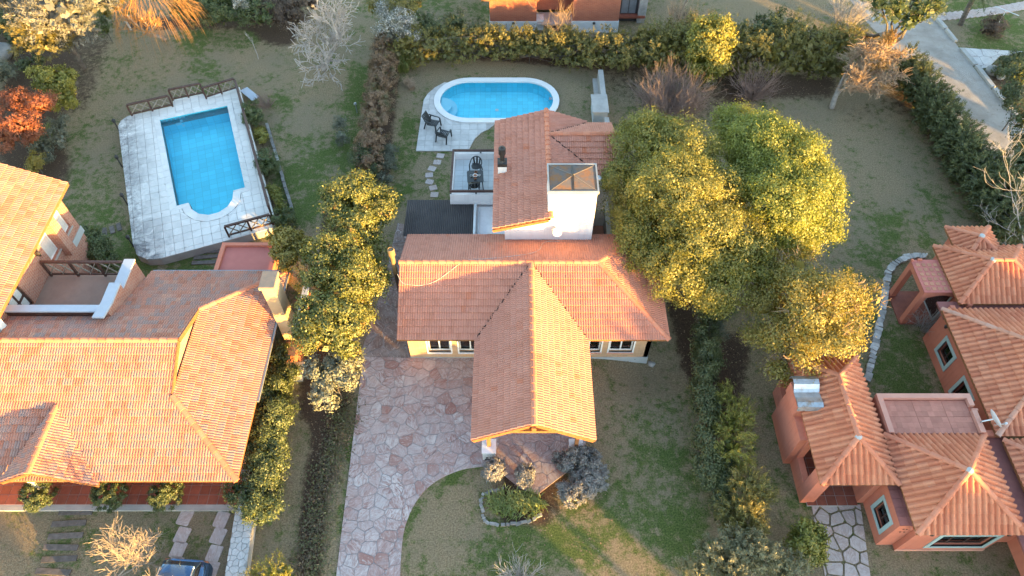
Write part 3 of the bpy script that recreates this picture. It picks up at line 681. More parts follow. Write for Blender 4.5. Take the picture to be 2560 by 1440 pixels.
# gutters
b = MB(); b.bar((xe+0.06, 13.5, ze-0.03), (xe+0.06, ybe+0.1, ze-0.03), 0.1, 0.09); b.build('gutter', 'gutter', H2)
b = MB(); b.bar((-16.3, ybe+0.06, zB(ybe)-0.02), (xe+0.1, ybe+0.06, zB(ybe)-0.02), 0.1, 0.09); b.build('gutter', 'gutter', H2)
# walls, veranda floor
b = MB(); wall(b, (-24.5, 11.6), (-11.0, 11.6), 0.15, 2.6, 0.2, (0, 1), [(6.2, 7.3, 0.15, 2.2), (9.5, 11, 0.9, 2.1)])
wall(b, (-11.0, 11.805), (-11.0, 19.3), 0, 2.5, 0.2, (-1, 0)); wall(b, (-24.5, 19.5), (-11.0, 19.5), 0, 2.45, 0.2, (0, -1)); b.build('wall', 'brick', H2)
vf = MB(); vf.box(-24.5, -10.75, 10.0, 11.59, 0, 0.13); vf = vf.build('veranda_floor', 'concrete', H2)
tm = MB(); tm.box(-0.19, 0.19, -0.19, 0.19, 0, 0.012); tm = tm.mesh('floor_tile', 'red_floor')
for i in range(34):
    for j in range(3):
        x = -24.3+i*0.4; y = 10.32+j*0.4
        if x < -10.9: t = link('floor_tile', tm, vf); t.location = Vector((x, y, 0.131))-origin(vf)
b = MB(); b.box(-24.5, -10.75, 9.90, 9.998, 0, 0.125); b.build('floor_edge', 'concrete', vf)
for x in (-15.2, -12.9):
    b = MB(); b.box(x-0.08, x+0.08, 11.1, 11.26, 0.15, 2.5); b.build('veranda_post', 'timber', H2)
# tall wing on the left
T1 = [(-20.0, 14.0, 5.0), (-20.0, 23.1, 5.0), (-25.5, 23.1, 7.75), (-25.5, 14.0, 7.75)]
b = MB(); b.slab(T1, 0.12); tr = b.build('wing_roof', 'timber', H2)
tile_roof(tr, [((-20.0, 14.0, 5.0), (0, 1, 0), sl((-1, 0, 0.5)), [T1])], 'french', 'tile_old', 200)
XW = -20.55; b = MB()
opw = [(1.9, 2.95, 2.95, 4.95), (5.15, 5.95, 3.0, 4.3), (6.5, 7.3, 3.0, 4.3)]
wall(b, (XW, 15.0), (XW, 22.75), 2.50, 5.2, 0.25, (-1, 0), opw); wall(b, (XW-0.26, 22.75), (-25.5, 22.75), 2.5, 5.2, 0.2, (0, -1)); b.box(XW-0.2, XW-0.02, 15, 22.7, 0, 2.49)
b.box(XW+0.002, XW+0.34, 20.95, 21.42, 2.5, 5.15)
ww = b.build('wing_wall', 'brick', H2)
b = MB(); b.box(XW-0.01, XW+0.03, 21.43, 22.8, 2.12, 2.495); b.build('floor_band', 'plinth', H2)
for o in opw[1:]: window(H2, (XW, 15.0), (XW, 22.75), (-1, 0), o, 0.12, 'white_paint', 0.06, 0, 'concrete', shutter='curtain')
dm = MB(); dm.box(XW-0.12, XW-0.06, 16.92, 17.93, 2.96, 4.94); dm = dm.build('terrace_door', 'dark_wood', H2)
for i in range(2):
    for j in range(3):
        p = MB(); p.box(XW-0.059, XW-0.05, 17.03+i*0.45, 17.36+i*0.45, 3.12+j*0.6, 3.56+j*0.6); p.build('pane', 'curtain', dm)
lm = MB(); lm.box(XW+0.01, XW+0.10, 19.6, 19.75, 4.1, 4.3); lm.lathe((XW+0.14, 19.675, 4.02), [(0.05, 0), (0.09, 0.2), (0.02, 0.27)], 6); lm.build('wall_lamp', 'black_metal', H2)
# terrace
fl2 = MB(); fl2.box(XW+0.003, -16.8, 16.86, 19.5, 2.6, 2.9); fl2.build('terrace_floor', 'terrace_tan', H2)
b = MB(); b.box(XW+0.002, -16.6, 16.6, 16.85, 2.9, 4.22); b.build('terrace_parapet', 'dark_wood', H2)
b = MB(); b.box(XW+0.002, -16.76, 16.55, 16.88, 4.221, 4.30); b.build('parapet_coping', 'coping_blue', H2)
b = MB(); b.box(-16.75, -16.37, 18.05, 19.55, 2.0, 3.86); b.box(-16.75, -16.37, 16.6, 18.049, 2.0, 4.16)
b.build('terrace_parapet', 'brick', H2)
b = MB(); b.box(-16.79, -16.33, 18.03, 19.58, 3.861, 3.93); b.box(-16.79, -16.33, 17.05, 18.06, 4.161, 4.24); b.bar((-16.56, 17.06, 4.2), (-16.56, 16.2, 4.36), 0.46, 0.08); b.build('parapet_coping', 'coping_blue', H2)
def lattice(root, p0, p1, h, n, wood='dark_wood', brace='pale_wood', sub=True, zpost=0.02):
    """timber rail: n bays between p0 and p1 (feet), each with crossed braces"""
    p0, p1 = Vector(p0), Vector(p1); d = p1-p0; z = Vector((0, 0, 1))
    for k in range(n+1):
        q = MB(); c = p0+d*k/n; q.bar(c-z*zpost, c+z*(h-0.041), 0.09, 0.09, up=d); q.build('post', wood, root)
    q = MB(); q.bar(p0+z*h, p1+z*h, 0.12, 0.08); q.build('top_rail', wood, root)
    q = MB(); q.bar(p0+z*0.14, p1+z*0.14, 0.07, 0.07); q.build('bottom_rail', wood, root)
    for k in range(n):
        a = p0+d*k/n; c = p0+d*(k+1)/n; m = (a+c)/2; g = d.normalized()*0.06; o = 0.028
        for (s, t, off) in ((a+g, m, o), (m, a+g, -o), (m, c-g, o), (c-g, m, -o)):
            q = MB(); pr = d.normalized().cross(z)*off; q.bar(s+z*0.18+pr, t+z*(h-0.05)+pr, 0.045, 0.045); q.build('brace', brace, root)
TR = thing('wooden_railing', 'dark wood railing with crossed braces on the brick roof terrace of the left house', 'railing', (-18.5, 19.45, 2.9))
lattice(TR, (-20.4, 19.45, 2.9), (-16.8, 19.45, 2.9), 0.98, 3)
AC = thing('air_conditioner', 'white air conditioner unit on the brick wall above the weathered roof', 'air conditioner', (XW+0.25, 15.5, 4.2))
q = MB(); q.box(XW+0.02, XW+0.36, 15.1, 15.95, 4.15, 4.72); q.build('casing', 'white_paint', AC)
q = MB()
for k in range(9): q.box(XW+0.361, XW+0.375, 15.15, 15.62, 4.2+k*0.055, 4.225+k*0.055)
q.build('grille', 'gutter', AC)
# chimney, side walls, pink flat roof annex
M['chimney'] = simple('sandy_plaster', (0.50, 0.36, 0.22), (0.42, 0.29, 0.17), 1.5, 0.85, 0.2, 25, grime=(1.2, 0.58, (0.34, 0.24, 0.15)))
b = MB(); b.box(-10.12, -9.6, 17.25, 18.0, 0, 4.85); b.build('chimney', 'chimney', H2)
b = MB(); b.box(-10.18, -9.54, 17.19, 18.06, 4.851, 4.98); b.build('chimney_cap', 'chimney', H2)
b = MB(); b.box(-10.17, -9.55, 17.20, 18.05, 4.981, 5.03); b.build('chimney_lid', 'lid_dark', H2)
b = MB(); b.box(-9.95, -9.5, 16.4, 17.149, 0, 1.1); b.build('hearth', 'brick_red', H2)
b = MB(); b.box(-9.52, -9.30, 17.2, 19.6, 0, 1.75); b.build('side_wall', 'brick_red', H2)
b = MB(); b.box(-9.55, -9.27, 16.9, 19.65, 1.751, 1.83); b.build('wall_coping', 'white_wall', H2)
b = MB(); b.box(-10.05, -9.3, 15.75, 16.39, 0, 0.55); b.box(-10.09, -9.2, 15.7, 16.395, 0.551, 0.63); b.build('worktop', 'concrete', H2)
b = MB(); b.box(-10.98, -10.6, 12.6, 14.9, 0.02, 1.0); b.build('log_store', 'dark_wood', H2)
b = MB(); b.box(-13.6, -11.0, 20.2, 21.86, 0, 2.18); b.build('annex_wall', 'salmon', H2)
b = MB(); b.box(-13.42, -11.0, 20.2, 21.69, 2.181, 2.2); b.build('flat_roof', 'pink_membrane', H2)
b = MB(); b.box(-13.62, -11.0, 21.7, 21.88, 2.182, 2.33); b.box(-13.62, -13.43, 20.2, 21.699, 2.182, 2.33); b.build('roof_kerb', 'salmon', H2)
# ============================================================ THE RIGHT HOUSE
H3 = thing('house', 'right house of salmon plaster with barrel tiled hip roofs and pale teal window frames', 'house', (16.5, 13, 0))
def hip_roof(root, x0, x1, y0, y1, z, r0, r1, zr_, nparts, caps='ridge', slab=True, faces='LRFB', name='roof'):
    """hip roof over a rectangle, ridge from r0 to r1 (x,y) at height zr_"""
    A, Bq, Cq, D = (x0, y0, z), (x1, y0, z), (x1, y1, z), (x0, y1, z); P0 = (*r0, zr_); P1 = (*r1, zr_)
    along_y = abs(r1[1]-r0[1]) > abs(r1[0]-r0[0])
    if along_y: L = [D, A, P0, P1]; R = [Bq, Cq, P1, P0]; F = [A, Bq, P0]; K = [Cq, D, P1]
    else: L = [D, A, P0]; R = [Bq, Cq, P1]; F = [A, Bq, P1, P0]; K = [Cq, D, P0, P1]
    same = math.hypot(r1[0]-r0[0], r1[1]-r0[1]) < 0.02
    if same: L = [D, A, P0]; R = [Bq, Cq, P0]; F = [A, Bq, P0]; K = [Cq, D, P0]
    h = zr_-z; b = MB()
    for p in (L, R, F, K): b.slab(p, 0.09)
    rf = b.build(name, 'timber', root)
    pl = []
    if 'F' in faces: pl.append((A, (1, 0, 0), sl((0, r0[1]-y0, h)), [F]))
    if 'R' in faces: pl.append((Bq, (0, 1, 0), sl((r1[0]-x1, 0, h)), [R]))
    if 'B' in faces: pl.append((Cq, (-1, 0, 0), sl((0, r1[1]-y1, h)), [K]))
    if 'L' in faces: pl.append((D, (0, -1, 0), sl((r0[0]-x0, 0, h)), [L]))
    tile_roof(rf, pl, 'barrel', 'tile_barrel', nparts, 0.0)
    n0, n1 = (P0, P1)
    for c, p in ((A, n0), (D, n1 if along_y else n0), (Bq, n0 if along_y else n1), (Cq, n1)):
        ridge_caps(rf, c, p, caps, 0.10, 0.42, 0.10)
    if not same: ridge_caps(rf, P0, P1, caps, 0.10, 0.42, 0.10)
    q = MB(); q.lathe((P0[0], P0[1], P0[2]+0.02), [(0.14, 0), (0.12, 0.10), (0.0, 0.14)], 8); q.build('ridge_mortar', 'plinth', rf)
    return rf
hip_roof(H3, 11.36, 14.2, 9.98, 15.42, 2.6, (12.78, 11.42), (12.78, 14.02), 3.5, 110, name='porch_roof')
hip_roof(H3, 14.28, 18.1, 8.16, 11.94, 2.6, (16.12, 9.95), (16.12, 9.95), 3.9, 110, name='front_roof')
hip_roof(H3, 18.6, 26.0, 11.9, 17.82, 2.6, (21.55, 14.86), (23.0, 14.86), 3.9, 60, 'ridge_grey', name='middle_roof')
hip_roof(H3, 19.5, 23.5, 18.13, 21.38, 2.6, (21.05, 19.75), (21.95, 19.75), 3.6, 60, name='rear_roof')
hip_roof(H3, 20.46, 22.5, 20.3, 22.54, 2.6, (21.4, 21.42), (21.4, 21.42), 3.25, 20, name='back_roof')
hip_roof(H3, 18.75, 25.0, 5.5, 11.72, 2.6, (21.8, 8.6), (22.4, 8.6), 4.0, 30, name='side_roof')
# walls
b = MB()
of = [(1.05, 3.05, 0.55, 1.75)]
wall(b, (14.65, 8.38), (18.0, 8.38), 0, 2.62, 0.2, (0, 1), of); b.box(14.65, 14.85, 8.581, 11.8, 0, 2.62); b.box(17.8, 18.0, 8.581, 11.8, 0, 2.62); b.box(14.851, 17.799, 11.6, 11.8, 0, 2.6)
b.build('front_wall', 'salmon', H3)
window(H3, (14.65, 8.38), (18.0, 8.38), (0, 1), of[0], 0.12, 'dark_wood', 0.07, 2, None, curtain=0.95, trim=(0.15, 'mint'))
b = MB(); b.box(14.63, 18.02, 8.36, 8.379, 0.0, 0.18); b.build('plinth', 'salmon_pale', H3)
ol = [(0.36, 1.16, 0.70, 1.62)]
b = MB(); wall(b, (14.0, 8.6), (14.0, 13.6), 0, 2.22, 0.2, (1, 0), ol); b.box(14.201, 14.648, 8.6, 8.8, 0, 2.22); b.box(14.201, 14.648, 8.82, 13.4, 2.02, 2.2)
b.build('wing_wall', 'salmon', H3)
window(H3, (14.0, 8.6), (14.0, 13.6), (1, 0), ol[0], 0.12, 'dark_wood', 0.06, 1, None, curtain=0.8, trim=(0.15, 'mint'))
pr = MB(); pr.box(13.98, 14.66, 8.58, 11.9, 2.221, 2.235); pr = pr.build('flat_roof', 'purple_tile', H3)
tm = MB(); tm.box(-0.155, 0.155, -0.155, 0.155, 0, 0.012); tm = tm.mesh('roof_paver', 'purple_tile')
for i in range(2):
    for j in range(10): t = link('roof_paver', tm, pr); t.location = Vector((14.15+i*0.33, 8.76+j*0.33, 2.236))-origin(pr)
b = MB()
for q in ((14.25, 1.8), (14.37, 1.8), (14.25, 1.5), (14.4, 1.5)): b.box(q[0], q[0]+0.06, 8.585, 8.598, q[1], q[1]+0.05)
b.build('vent', 'room', H3)
b = MB(); b.tube([(14.55, 8.55, 2.1), (14.55, 8.40, 2.06), (14.55, 8.34, 2.04)], 0.05, 8); b.tube([(14.4, 8.62, 2.16), (14.4, 8.48, 2.12)], 0.05, 8); b.build('spout', 'salmon', H3)
# flat terrace roof
b = MB(); b.box(14.42, 18.05, 11.97, 13.6, 0, 2.66); b.build('terrace_wall', 'salmon', H3)
b = MB(); b.box(14.40, 18.1, 13.42, 13.62, 2.661, 2.84); b.box(14.40, 14.6, 11.96, 13.419, 2.661, 2.84); b.box(17.9, 18.1, 11.96, 12.9, 2.661, 2.84); b.box(17.9, 18.1, 13.1, 13.419, 2.661, 2.84); b.build('terrace_parapet', 'salmon_pale', H3)
fl = MB(); fl.box(14.601, 17.899, 11.97, 13.419, 2.661, 2.675); fl = fl.build('terrace_floor', 'red_floor', H3)
tm = MB(); tm.box(-0.115, 0.115, -0.115, 0.115, 0, 0.01); tm = tm.mesh('floor_tile', 'terra_floor')
for i in range(14):
    for j in range(6):
        t = link('floor_tile', tm, fl); t.location = Vector((14.72+i*0.232+0.012*(i//5), 12.09+j*0.233+0.012*(j//3), 2.676))-origin(fl)
b = MB(); b.tube([(18.0, 13.0, 2.7), (18.25, 13.0, 2.66)], 0.05, 8); b.build('spout', 'salmon_pale', H3)
# porch pavilion with arches and chimney
b = MB()
n = 12; arch = [(12.02+(13.72-12.02)*k/n, 2.0+0.34*math.sin(math.pi*k/n)**0.8) for k in range(n+1)]
for k in range(n):
    (xa, za_), (xb_, zb_) = arch[k], arch[k+1]
    b.add([(xa, 10.25, za_), (xb_, 10.25, zb_), (xb_, 10.25, 2.58), (xa, 10.25, 2.58), (xa, 10.5, za_), (xb_, 10.5, zb_), (xb_, 10.5, 2.58), (xa, 10.5, 2.58)], [(0, 1, 2, 3), (7, 6, 5, 4), (0, 4, 5, 1), (3, 2, 6, 7)])
b.box(11.47, 12.02, 10.25, 10.5, 0, 2.58); b.box(13.72, 13.99, 10.25, 10.5, 0, 2.58)
wall(b, (11.47, 10.501), (11.47, 15.2), 0, 2.58, 0.25, (1, 0), [(0.25, 1.3, 0.85, 2.25), (3.9, 4.5, 0.9, 2.2)])
b.box(13.74, 13.98, 10.501, 15.2, 0, 2.58); b.box(11.721, 13.739, 14.95, 15.2, 0, 2.58)
b.build('porch_wall', 'salmon', H3)
pf = MB(); pf.box(11.72, 13.73, 10.1, 14.94, 0.01, 0.06); pf = pf.build('porch_floor', 'concrete', H3)
tm = MB(); tm.box(-0.19, 0.19, -0.19, 0.19, 0, 0.012); tm = tm.mesh('floor_tile', 'red_floor')
for i in range(5):
    for j in range(6): t = link('floor_tile', tm, pf); t.location = Vector((11.93+i*0.4, 10.31+j*0.4, 0.061))-origin(pf)
b = MB(); b.box(11.18, 11.469, 11.9, 14.08, 0, 2.24); b.box(11.10, 11.9, 12.92, 14.08, 2.241, 2.95); b.box(11.471, 11.6, 11.9, 12.9, 2.0, 2.24); b.build('chimney', 'salmon', H3)
prof = [(14.12, 2.62), (14.08, 2.86), (13.9, 2.98), (13.72, 2.94), (13.6, 2.80), (13.5, 2.72), (13.3, 2.74), (13.08, 2.80), (12.92, 2.74), (12.86, 2.56)]
vs = []; fs = []; m = len(prof)
for x in (11.02, 12.02):
    for d in (0, 0.03):
        for (y, z) in prof: vs.append((x, (y-13.5)*1.12+13.5, z-d+0.42))
for k in range(m-1):
    fs += [(k, k+1, 2*m+k+1, 2*m+k), (m+k+1, m+k, 3*m+k, 3*m+k+1), (k+1, k, m+k, m+k+1), (2*m+k, 2*m+k+1, 3*m+k+1, 3*m+k)]
b = MB(); b.add(vs, fs); b.build('chimney_cowl', 'galv', H3)
# middle and rear wings
oc = [(2.0, 2.86, 0.45, 1.5), (4.02, 4.86, 0.65, 1.5)]
b = MB(); wall(b, (19.05, 12.1), (19.05, 18.05), 0, 2.62, 0.2, (1, 0), oc); b.box(19.251, 25, 17.4, 17.6, 0, 2.6); b.box(18.05, 19.04, 11.98, 12.2, 0, 2.5); b.build('middle_wall', 'salmon', H3)
for o in oc: window(H3, (19.05, 12.1), (19.05, 18.05), (1, 0), o, 0.13, 'dark_wood', 0.06, 1, None, trim=(0.16, 'mint'))
b = MB(); b.box(19.85, 20.05, 18.051, 21.1, 0, 2.62); b.box(20.051, 23.3, 20.9, 21.1, 0, 2.6); b.box(20.051, 23.3, 18.4, 18.6, 0, 2.6); b.box(20.75, 22.3, 21.101, 22.3, 0, 2.6); b.build('rear_wall', 'salmon', H3)
window(H3, (19.85, 18.051), (19.85, 21.1), (1, 0), (0.9, 2.1, 0.05, 2.1), -0.08, 'plinth', 0.07, 0, None)
b = MB(); b.box(18.7, 25, 17.5, 18.4, 2.3, 2.4); b.build('valley_slab', 'purple_tile', H3)
b = MB(); b.box(18.001, 19.1, 5.5, 11.95, 2.22, 2.32); b.build('flat_roof', 'purple_tile', H3)
b = MB(); b.box(19.1, 19.3, 5.6, 11.6, 0, 2.6); b.box(18.02, 19.099, 8.7, 11.9, 0, 2.2); b.build('side_wall', 'salmon', H3)
# rear porch: slab on two piers
b = MB(); b.box(18.28, 18.54, 20.40, 20.66, 0, 2.2); b.box(18.28, 18.54, 18.84, 19.10, 0, 2.2)
b.box(18.28, 18.54, 18.84, 20.66, 2.201, 2.46); n = 8
for k in range(n):
    xa, xb_ = 18.541+1.3*k/n, 18.541+1.3*(k+1)/n; za_, zb_ = 2.05+0.2*math.sin(math.pi*k/n), 2.05+0.2*math.sin(math.pi*(k+1)/n)
    b.add([(xa, 18.84, za_), (xb_, 18.84, zb_), (xb_, 18.84, 2.46), (xa, 18.84, 2.46), (xa, 19.05, za_), (xb_, 19.05, zb_), (xb_, 19.05, 2.46), (xa, 19.05, 2.46)], [(0, 1, 2, 3), (7, 6, 5, 4), (0, 4, 5, 1), (3, 2, 6, 7)])
b.box(18.541, 19.84, 20.45, 20.66, 2.1, 2.46); b.build('porch_pier', 'salmon', H3)
ps = MB(); ps.box(18.26, 19.845, 18.82, 20.68, 2.461, 2.52); ps = ps.build('porch_slab', 'pink_membrane', H3)
M['slab_tile'] = simple('buff_slab_tile', (0.46, 0.22, 0.13), (0.40, 0.17, 0.11), 4, 0.8, 0, rnd=0.15)
tm = MB(); tm.box(-0.085, 0.085, -0.085, 0.085, 0, 0.014); tm = tm.mesh('slab_tile', 'slab_tile')
for i in range(5):
    for j in range(6): t = link('slab_tile', tm, ps); t.location = Vector((18.48+i*0.26, 19.02+j*0.27, 2.521))-origin(ps)
b = MB(); b.box(18.26, 18.34, 20.58, 20.68, 2.521, 2.60); b.box(18.55, 18.75, 20.62, 20.69, 2.521, 2.60); b.build('spout', 'salmon', H3)
b = MB(); b.box(18.2, 19.84, 18.8, 20.7, 0.01, 0.07); b.build('porch_floor', 'red_floor', H3)
for p in ((15.0, 8.3, 2.30), (17.75, 8.3, 2.30)):
    q = MB(); q.box(p[0]-0.04, p[0]+0.04, 8.30, 8.378, p[2]-0.05, p[2]+0.05); q.lathe((p[0], 8.27, p[2]-0.14), [(0.045, 0), (0.08, 0.16), (0.03, 0.2)], 8); q.build('wall_lamp', 'black_metal', H3)
q = MB(); q.box(18.96, 19.045, 17.30, 17.40, 1.95, 2.05); q.lathe((18.93, 17.35, 1.90), [(0.05, 0), (0.09, 0.14), (0.03, 0.2)], 8); q.build('wall_lamp', 'black_metal', H3)
q = MB(); q.tube([(19.2, 12.3, 2.72), (19.9, 12.9, 3.05), (20.6, 13.6, 3.38)], 0.014, 5); tag(q.build('cable', 'rust'), 'rusty brown cable lying over the barrel tiles of the right house', 'cable')
D2 = thing('satellite_dish', 'grey satellite dish on the terrace parapet of the salmon house', 'satellite dish', (18.1, 12.3, 2.85))
q = MB(); c = Vector((18.35, 12.35, 3.15)); ax = Vector((0.62, 0.1, 0.35)).normalized(); x = ax.orthogonal().normalized(); y = ax.cross(x); vs = []; fs = []
for j, (r, h) in enumerate(((0.001, 0), (0.14, 0.02), (0.28, 0.06), (0.36, 0.1), (0.37, 0.09), (0.28, 0.045), (0.001, -0.015))):
    for k in range(16): a = 2*math.pi*k/16; vs.append(c+x*math.cos(a)*r+y*math.sin(a)*r+ax*h)
for j in range(6):
    for k in range(16): fs.append((j*16+k, j*16+(k+1) % 16, (j+1)*16+(k+1) % 16, (j+1)*16+k))
q.add(vs, fs); q.build('reflector', 'pipe_white', D2)
q = MB(); q.tube([c, (18.02, 12.35, 2.95)], 0.028, 6); q.tube([(18.02, 12.35, 2.95), (18.02, 12.35, 2.78)], 0.028, 6); q.tube([c-Vector((0, 0.2, 0.1)), c+ax*0.48+Vector((0, -0.25, -0.25))], 0.016, 5); q.build('arm', 'galv', D2)
q = MB(); q.lathe(c+ax*0.48+Vector((0, -0.25, -0.28)), [(0.04, 0), (0.05, 0.06), (0.03, 0.1)], 8); q.build('receiver', 'pipe_white', D2)

# ============================================================ THE BRICK HOUSE AT THE TOP
H4 = thing('house', 'red brick house with white plinth beyond the dark hedge at the top', 'house', (3, 43, 0))
b = MB(); b.box(-1.45, 1.6, 42.26, 48, 0.8, 2.9); b.box(3.95, 7.0, 42.26, 48, 0.82, 3.0); b.box(1.601, 3.949, 43.6, 48, 0.8, 3.2); b.build('wall', 'brick_red', H4)
b = MB(); b.box(-1.48, 1.63, 42.22, 48, -0.5, 0.8); b.box(3.92, 7.03, 42.22, 48, -0.5, 0.82); b.box(1.631, 2.1, 42.5, 43.2, -0.5, 0.72); b.build('plinth', 'pipe_white', H4)
b = MB(); b.box(1.64, 3.91, 42.24, 43.59, 0.5, 0.62); b.build('step', 'concrete', H4)
b = MB(); b.slab([(-1.95, 41.4, 2.86), (1.7, 41.4, 2.86), (1.7, 46, 4.4), (-1.95, 46, 4.4)], 0.1); b.slab([(1.71, 42.3, 3.12), (7.5, 42.3, 3.12), (7.5, 46, 4.4), (1.71, 46, 4.4)], 0.1); b.build('roof', 'timber', H4)
b = MB(); b.box(7.05, 8.4, 43.55, 48, 0, 2.6); b.build('porch_wall', 'corrugated', H4)
b = MB(); b.box(7.03, 8.9, 43.2, 43.54, 0.4, 0.55); b.build('porch_step', 'red_floor', H4)
b = MB(); b.box(8.41, 8.95, 43.3, 44, 0, 2.4); b.build('stone_pier', 'stone_white', H4)
b = MB(); b.box(7.3, 7.75, 43.53, 43.549, 0.6, 2.3); b.box(7.8, 8.25, 43.53, 43.549, 0.6, 2.3); b.build('door_leaf', 'gutter', H4)
for p in ((0.1, 42.2, 0.72), (5.4, 42.2, 0.72)):
    q = MB(); q.lathe((p[0], p[1]-0.02, p[2]-0.08), [(0.07, 0), (0.11, 0.08), (0.03, 0.14)], 8); q.build('wall_lamp', 'black_metal', H4)

# ============================================================ POOL WITH RAISED PAVED DECK (left)
ang = math.radians(20.3); PO = Vector((-20.48, 32.78, 0)); EX = Vector((math.cos(ang), math.sin(ang), 0)); EY = Vector((math.sin(ang), -math.cos(ang), 0))
ZD = 0.5
def PL(a, b, z=ZD): p = PO+EX*a+EY*b; return (p.x, p.y, z)
deck_ab = [(-2.3, -0.3), (-2.14, -0.72), (-1.75, -1.02), (0.84, -1.05), (0.84, -1.62), (2.72, -1.58), (2.72, -1.12), (4.74, -1.5), (5.04, 10.7), (-0.7, 10.8), (-1.35, 10.62), (-1.8, 10.15), (-1.95, 9.3)]
rect = [(0, 0), (3.82, 0.04), (3.88, 7.27), (0.34, 7.40)]
semi = [(0.98, 7.38)]+[(2.1-1.16*math.cos(math.pi*k/14), 7.38+1.30*math.sin(math.pi*k/14)) for k in range(1, 14)]+[(3.24, 7.30), (3.24, 7.2), (0.98, 7.2)]
semi_o = [(0.5, 7.33)]+[(2.1-1.56*math.cos(math.pi*k/14), 7.42+1.72*math.sin(math.pi*k/14)) for k in range(1, 14)]+[(3.7, 7.22)]
def _deck():
    N = NT('pale_deck_paver'); v = N.pos(); r = N.rand()
    g = N.n('ShaderNodeNewGeometry').outputs['Position']
    rel = N.n('ShaderNodeVectorMath', {'operation': 'SUBTRACT'}, i0=g, i1=tuple(PO)).outputs[0]
    a = N.n('ShaderNodeVectorMath', {'operation': 'DOT_PRODUCT'}, i0=rel, i1=tuple(EX)).outputs['Value']
    b_ = N.n('ShaderNodeVectorMath', {'operation': 'DOT_PRODUCT'}, i0=rel, i1=tuple(EY)).outputs['Value']
    f = N.math('MULTIPLY_ADD', r, 0.16, 0.92)
    col = N.mix(N.noise(v, 2.0, 5), (0.60, 0.575, 0.545), (0.71, 0.685, 0.655))
    col = N.mix(1.0, col, N.n('ShaderNodeCombineColor', None, i0=f, i1=f, i2=f).outputs[0], 'MULTIPLY')
    s = N.math('ADD', N.step(a, 0.6, -2.6), N.math('MULTIPLY', N.step(b_, 7.5, 11.0), N.step(a, 2.0, -1.0)))   # mould on the left side and the near left corner
    m = N.math('MULTIPLY', s, N.step(N.noise(v, 0.8, 9, 0.78, 0.5), 0.36, 0.66))
    col = N.mix(N.math('MULTIPLY', m, 0.85, clamp=True), col, (0.17, 0.165, 0.17))
    m2 = N.math('MULTIPLY', N.step(a, -0.9, -2.0), N.step(N.noise(v, 7, 7, 0.75), 0.45, 0.6))
    col = N.mix(N.math('MULTIPLY', m2, 0.6), col, (0.12, 0.118, 0.12))
    return N.pbr(col, 0.8, N.bump(N.noise(v, 30, 5), 0.15))
M['deck'] = _deck()
M['joint'] = simple('deck_joint', (0.42, 0.40, 0.38), (0.33, 0.31, 0.30), 2, 0.95)
M['pool_tile'] = None
def pool_mat(name, rot, c1, c2, size=0.5):
    N = NT(name); v = N.pos(rot=-rot)
    x = N.n('ShaderNodeSeparateXYZ', None, Vector=v)
    def line(s_): 
        q = N.math('ABSOLUTE', N.math('SUBTRACT', N.math('FRACT', N.math('DIVIDE', s_, size)), 0.5)); return N.step(q, 0.455, 0.485)
    g = N.n('ShaderNodeNewGeometry').outputs['Normal']; nz = N.math('ABSOLUTE', N.n('ShaderNodeSeparateXYZ', None, Vector=g).outputs[2])
    l = N.math('MAXIMUM', N.math('MAXIMUM', line(x.outputs[0]), line(x.outputs[1])), N.math('MULTIPLY', line(x.outputs[2]), N.math('SUBTRACT', 1.0, nz)))
    col = N.mix(N.noise(v, 1.2, 5, 0.6), c1, c2)
    fl_ = N.n('ShaderNodeVectorMath', {'operation': 'SCALE'}, i0=v); fl_.inputs['Scale'].default_value = 1/size
    cell = N.n('ShaderNodeTexWhiteNoise', None, Vector=N.n('ShaderNodeVectorMath', {'operation': 'FLOOR'}, i0=N.n('ShaderNodeVectorMath', {'operation': 'ADD'}, i0=fl_.outputs[0], i1=(0.01, 0.01, 0.01)).outputs[0]).outputs[0]).outputs[0]
    f = N.math('MULTIPLY_ADD', cell, 0.14, 0.93); col = N.mix(1.0, col, N.n('ShaderNodeCombineColor', None, i0=f, i1=f, i2=f).outputs[0], 'MULTIPLY')
    col = N.mix(N.math('MULTIPLY', l, 0.42), col, tuple(x_*0.6 for x_ in c1))
    return N.pbr(col, 0.5)
M['pool_left'] = pool_mat('blue_pool_lining', ang, (0.15, 0.84, 0.98), (0.12, 0.78, 0.97), 0.42)
M['pool_oval'] = pool_mat('blue_pool_tiles', 0.0, (0.17, 0.85, 0.98), (0.14, 0.80, 0.97), 0.33)
DK = thing('pool_deck', 'raised pale paved deck around the long blue pool with a rounded step end', 'pool deck', PL(1.5, 5, 0))
base = MB()
pieces = [deck_ab]
tmp = []
for p in subtract(deck_ab, [(-0.25, -0.25), (4.1, -0.25), (4.15, 9.3), (-0.25, 9.3)]): base.prism([PL(*q)[:2] for q in p], 0, ZD-0.045)
inner = clip_convex([(-0.25, -0.25), (4.1, -0.25), (4.15, 9.3), (-0.25, 9.3)], [(-0.25, -0.25), (4.1, -0.25), (4.15, 9.3), (-0.25, 9.3)])
for p in subtract(inner, rect):
    for q in subtract(p, semi): base.prism([PL(*t)[:2] for t in q], 0, ZD-0.047)
base.build('deck_base', 'joint', DK)
def deck_tile(poly, name, mat, z0, z1, parent):
    q = MB(); ok = False
    for p in poly:
        if len(p) >= 3 and abs(area2(p)) > 0.004: q.prism([PL(*t)[:2] for t in p], z0, z1); ok = True
    if ok: q.build(name, mat, parent)
ta, tb = 0.46, 0.50
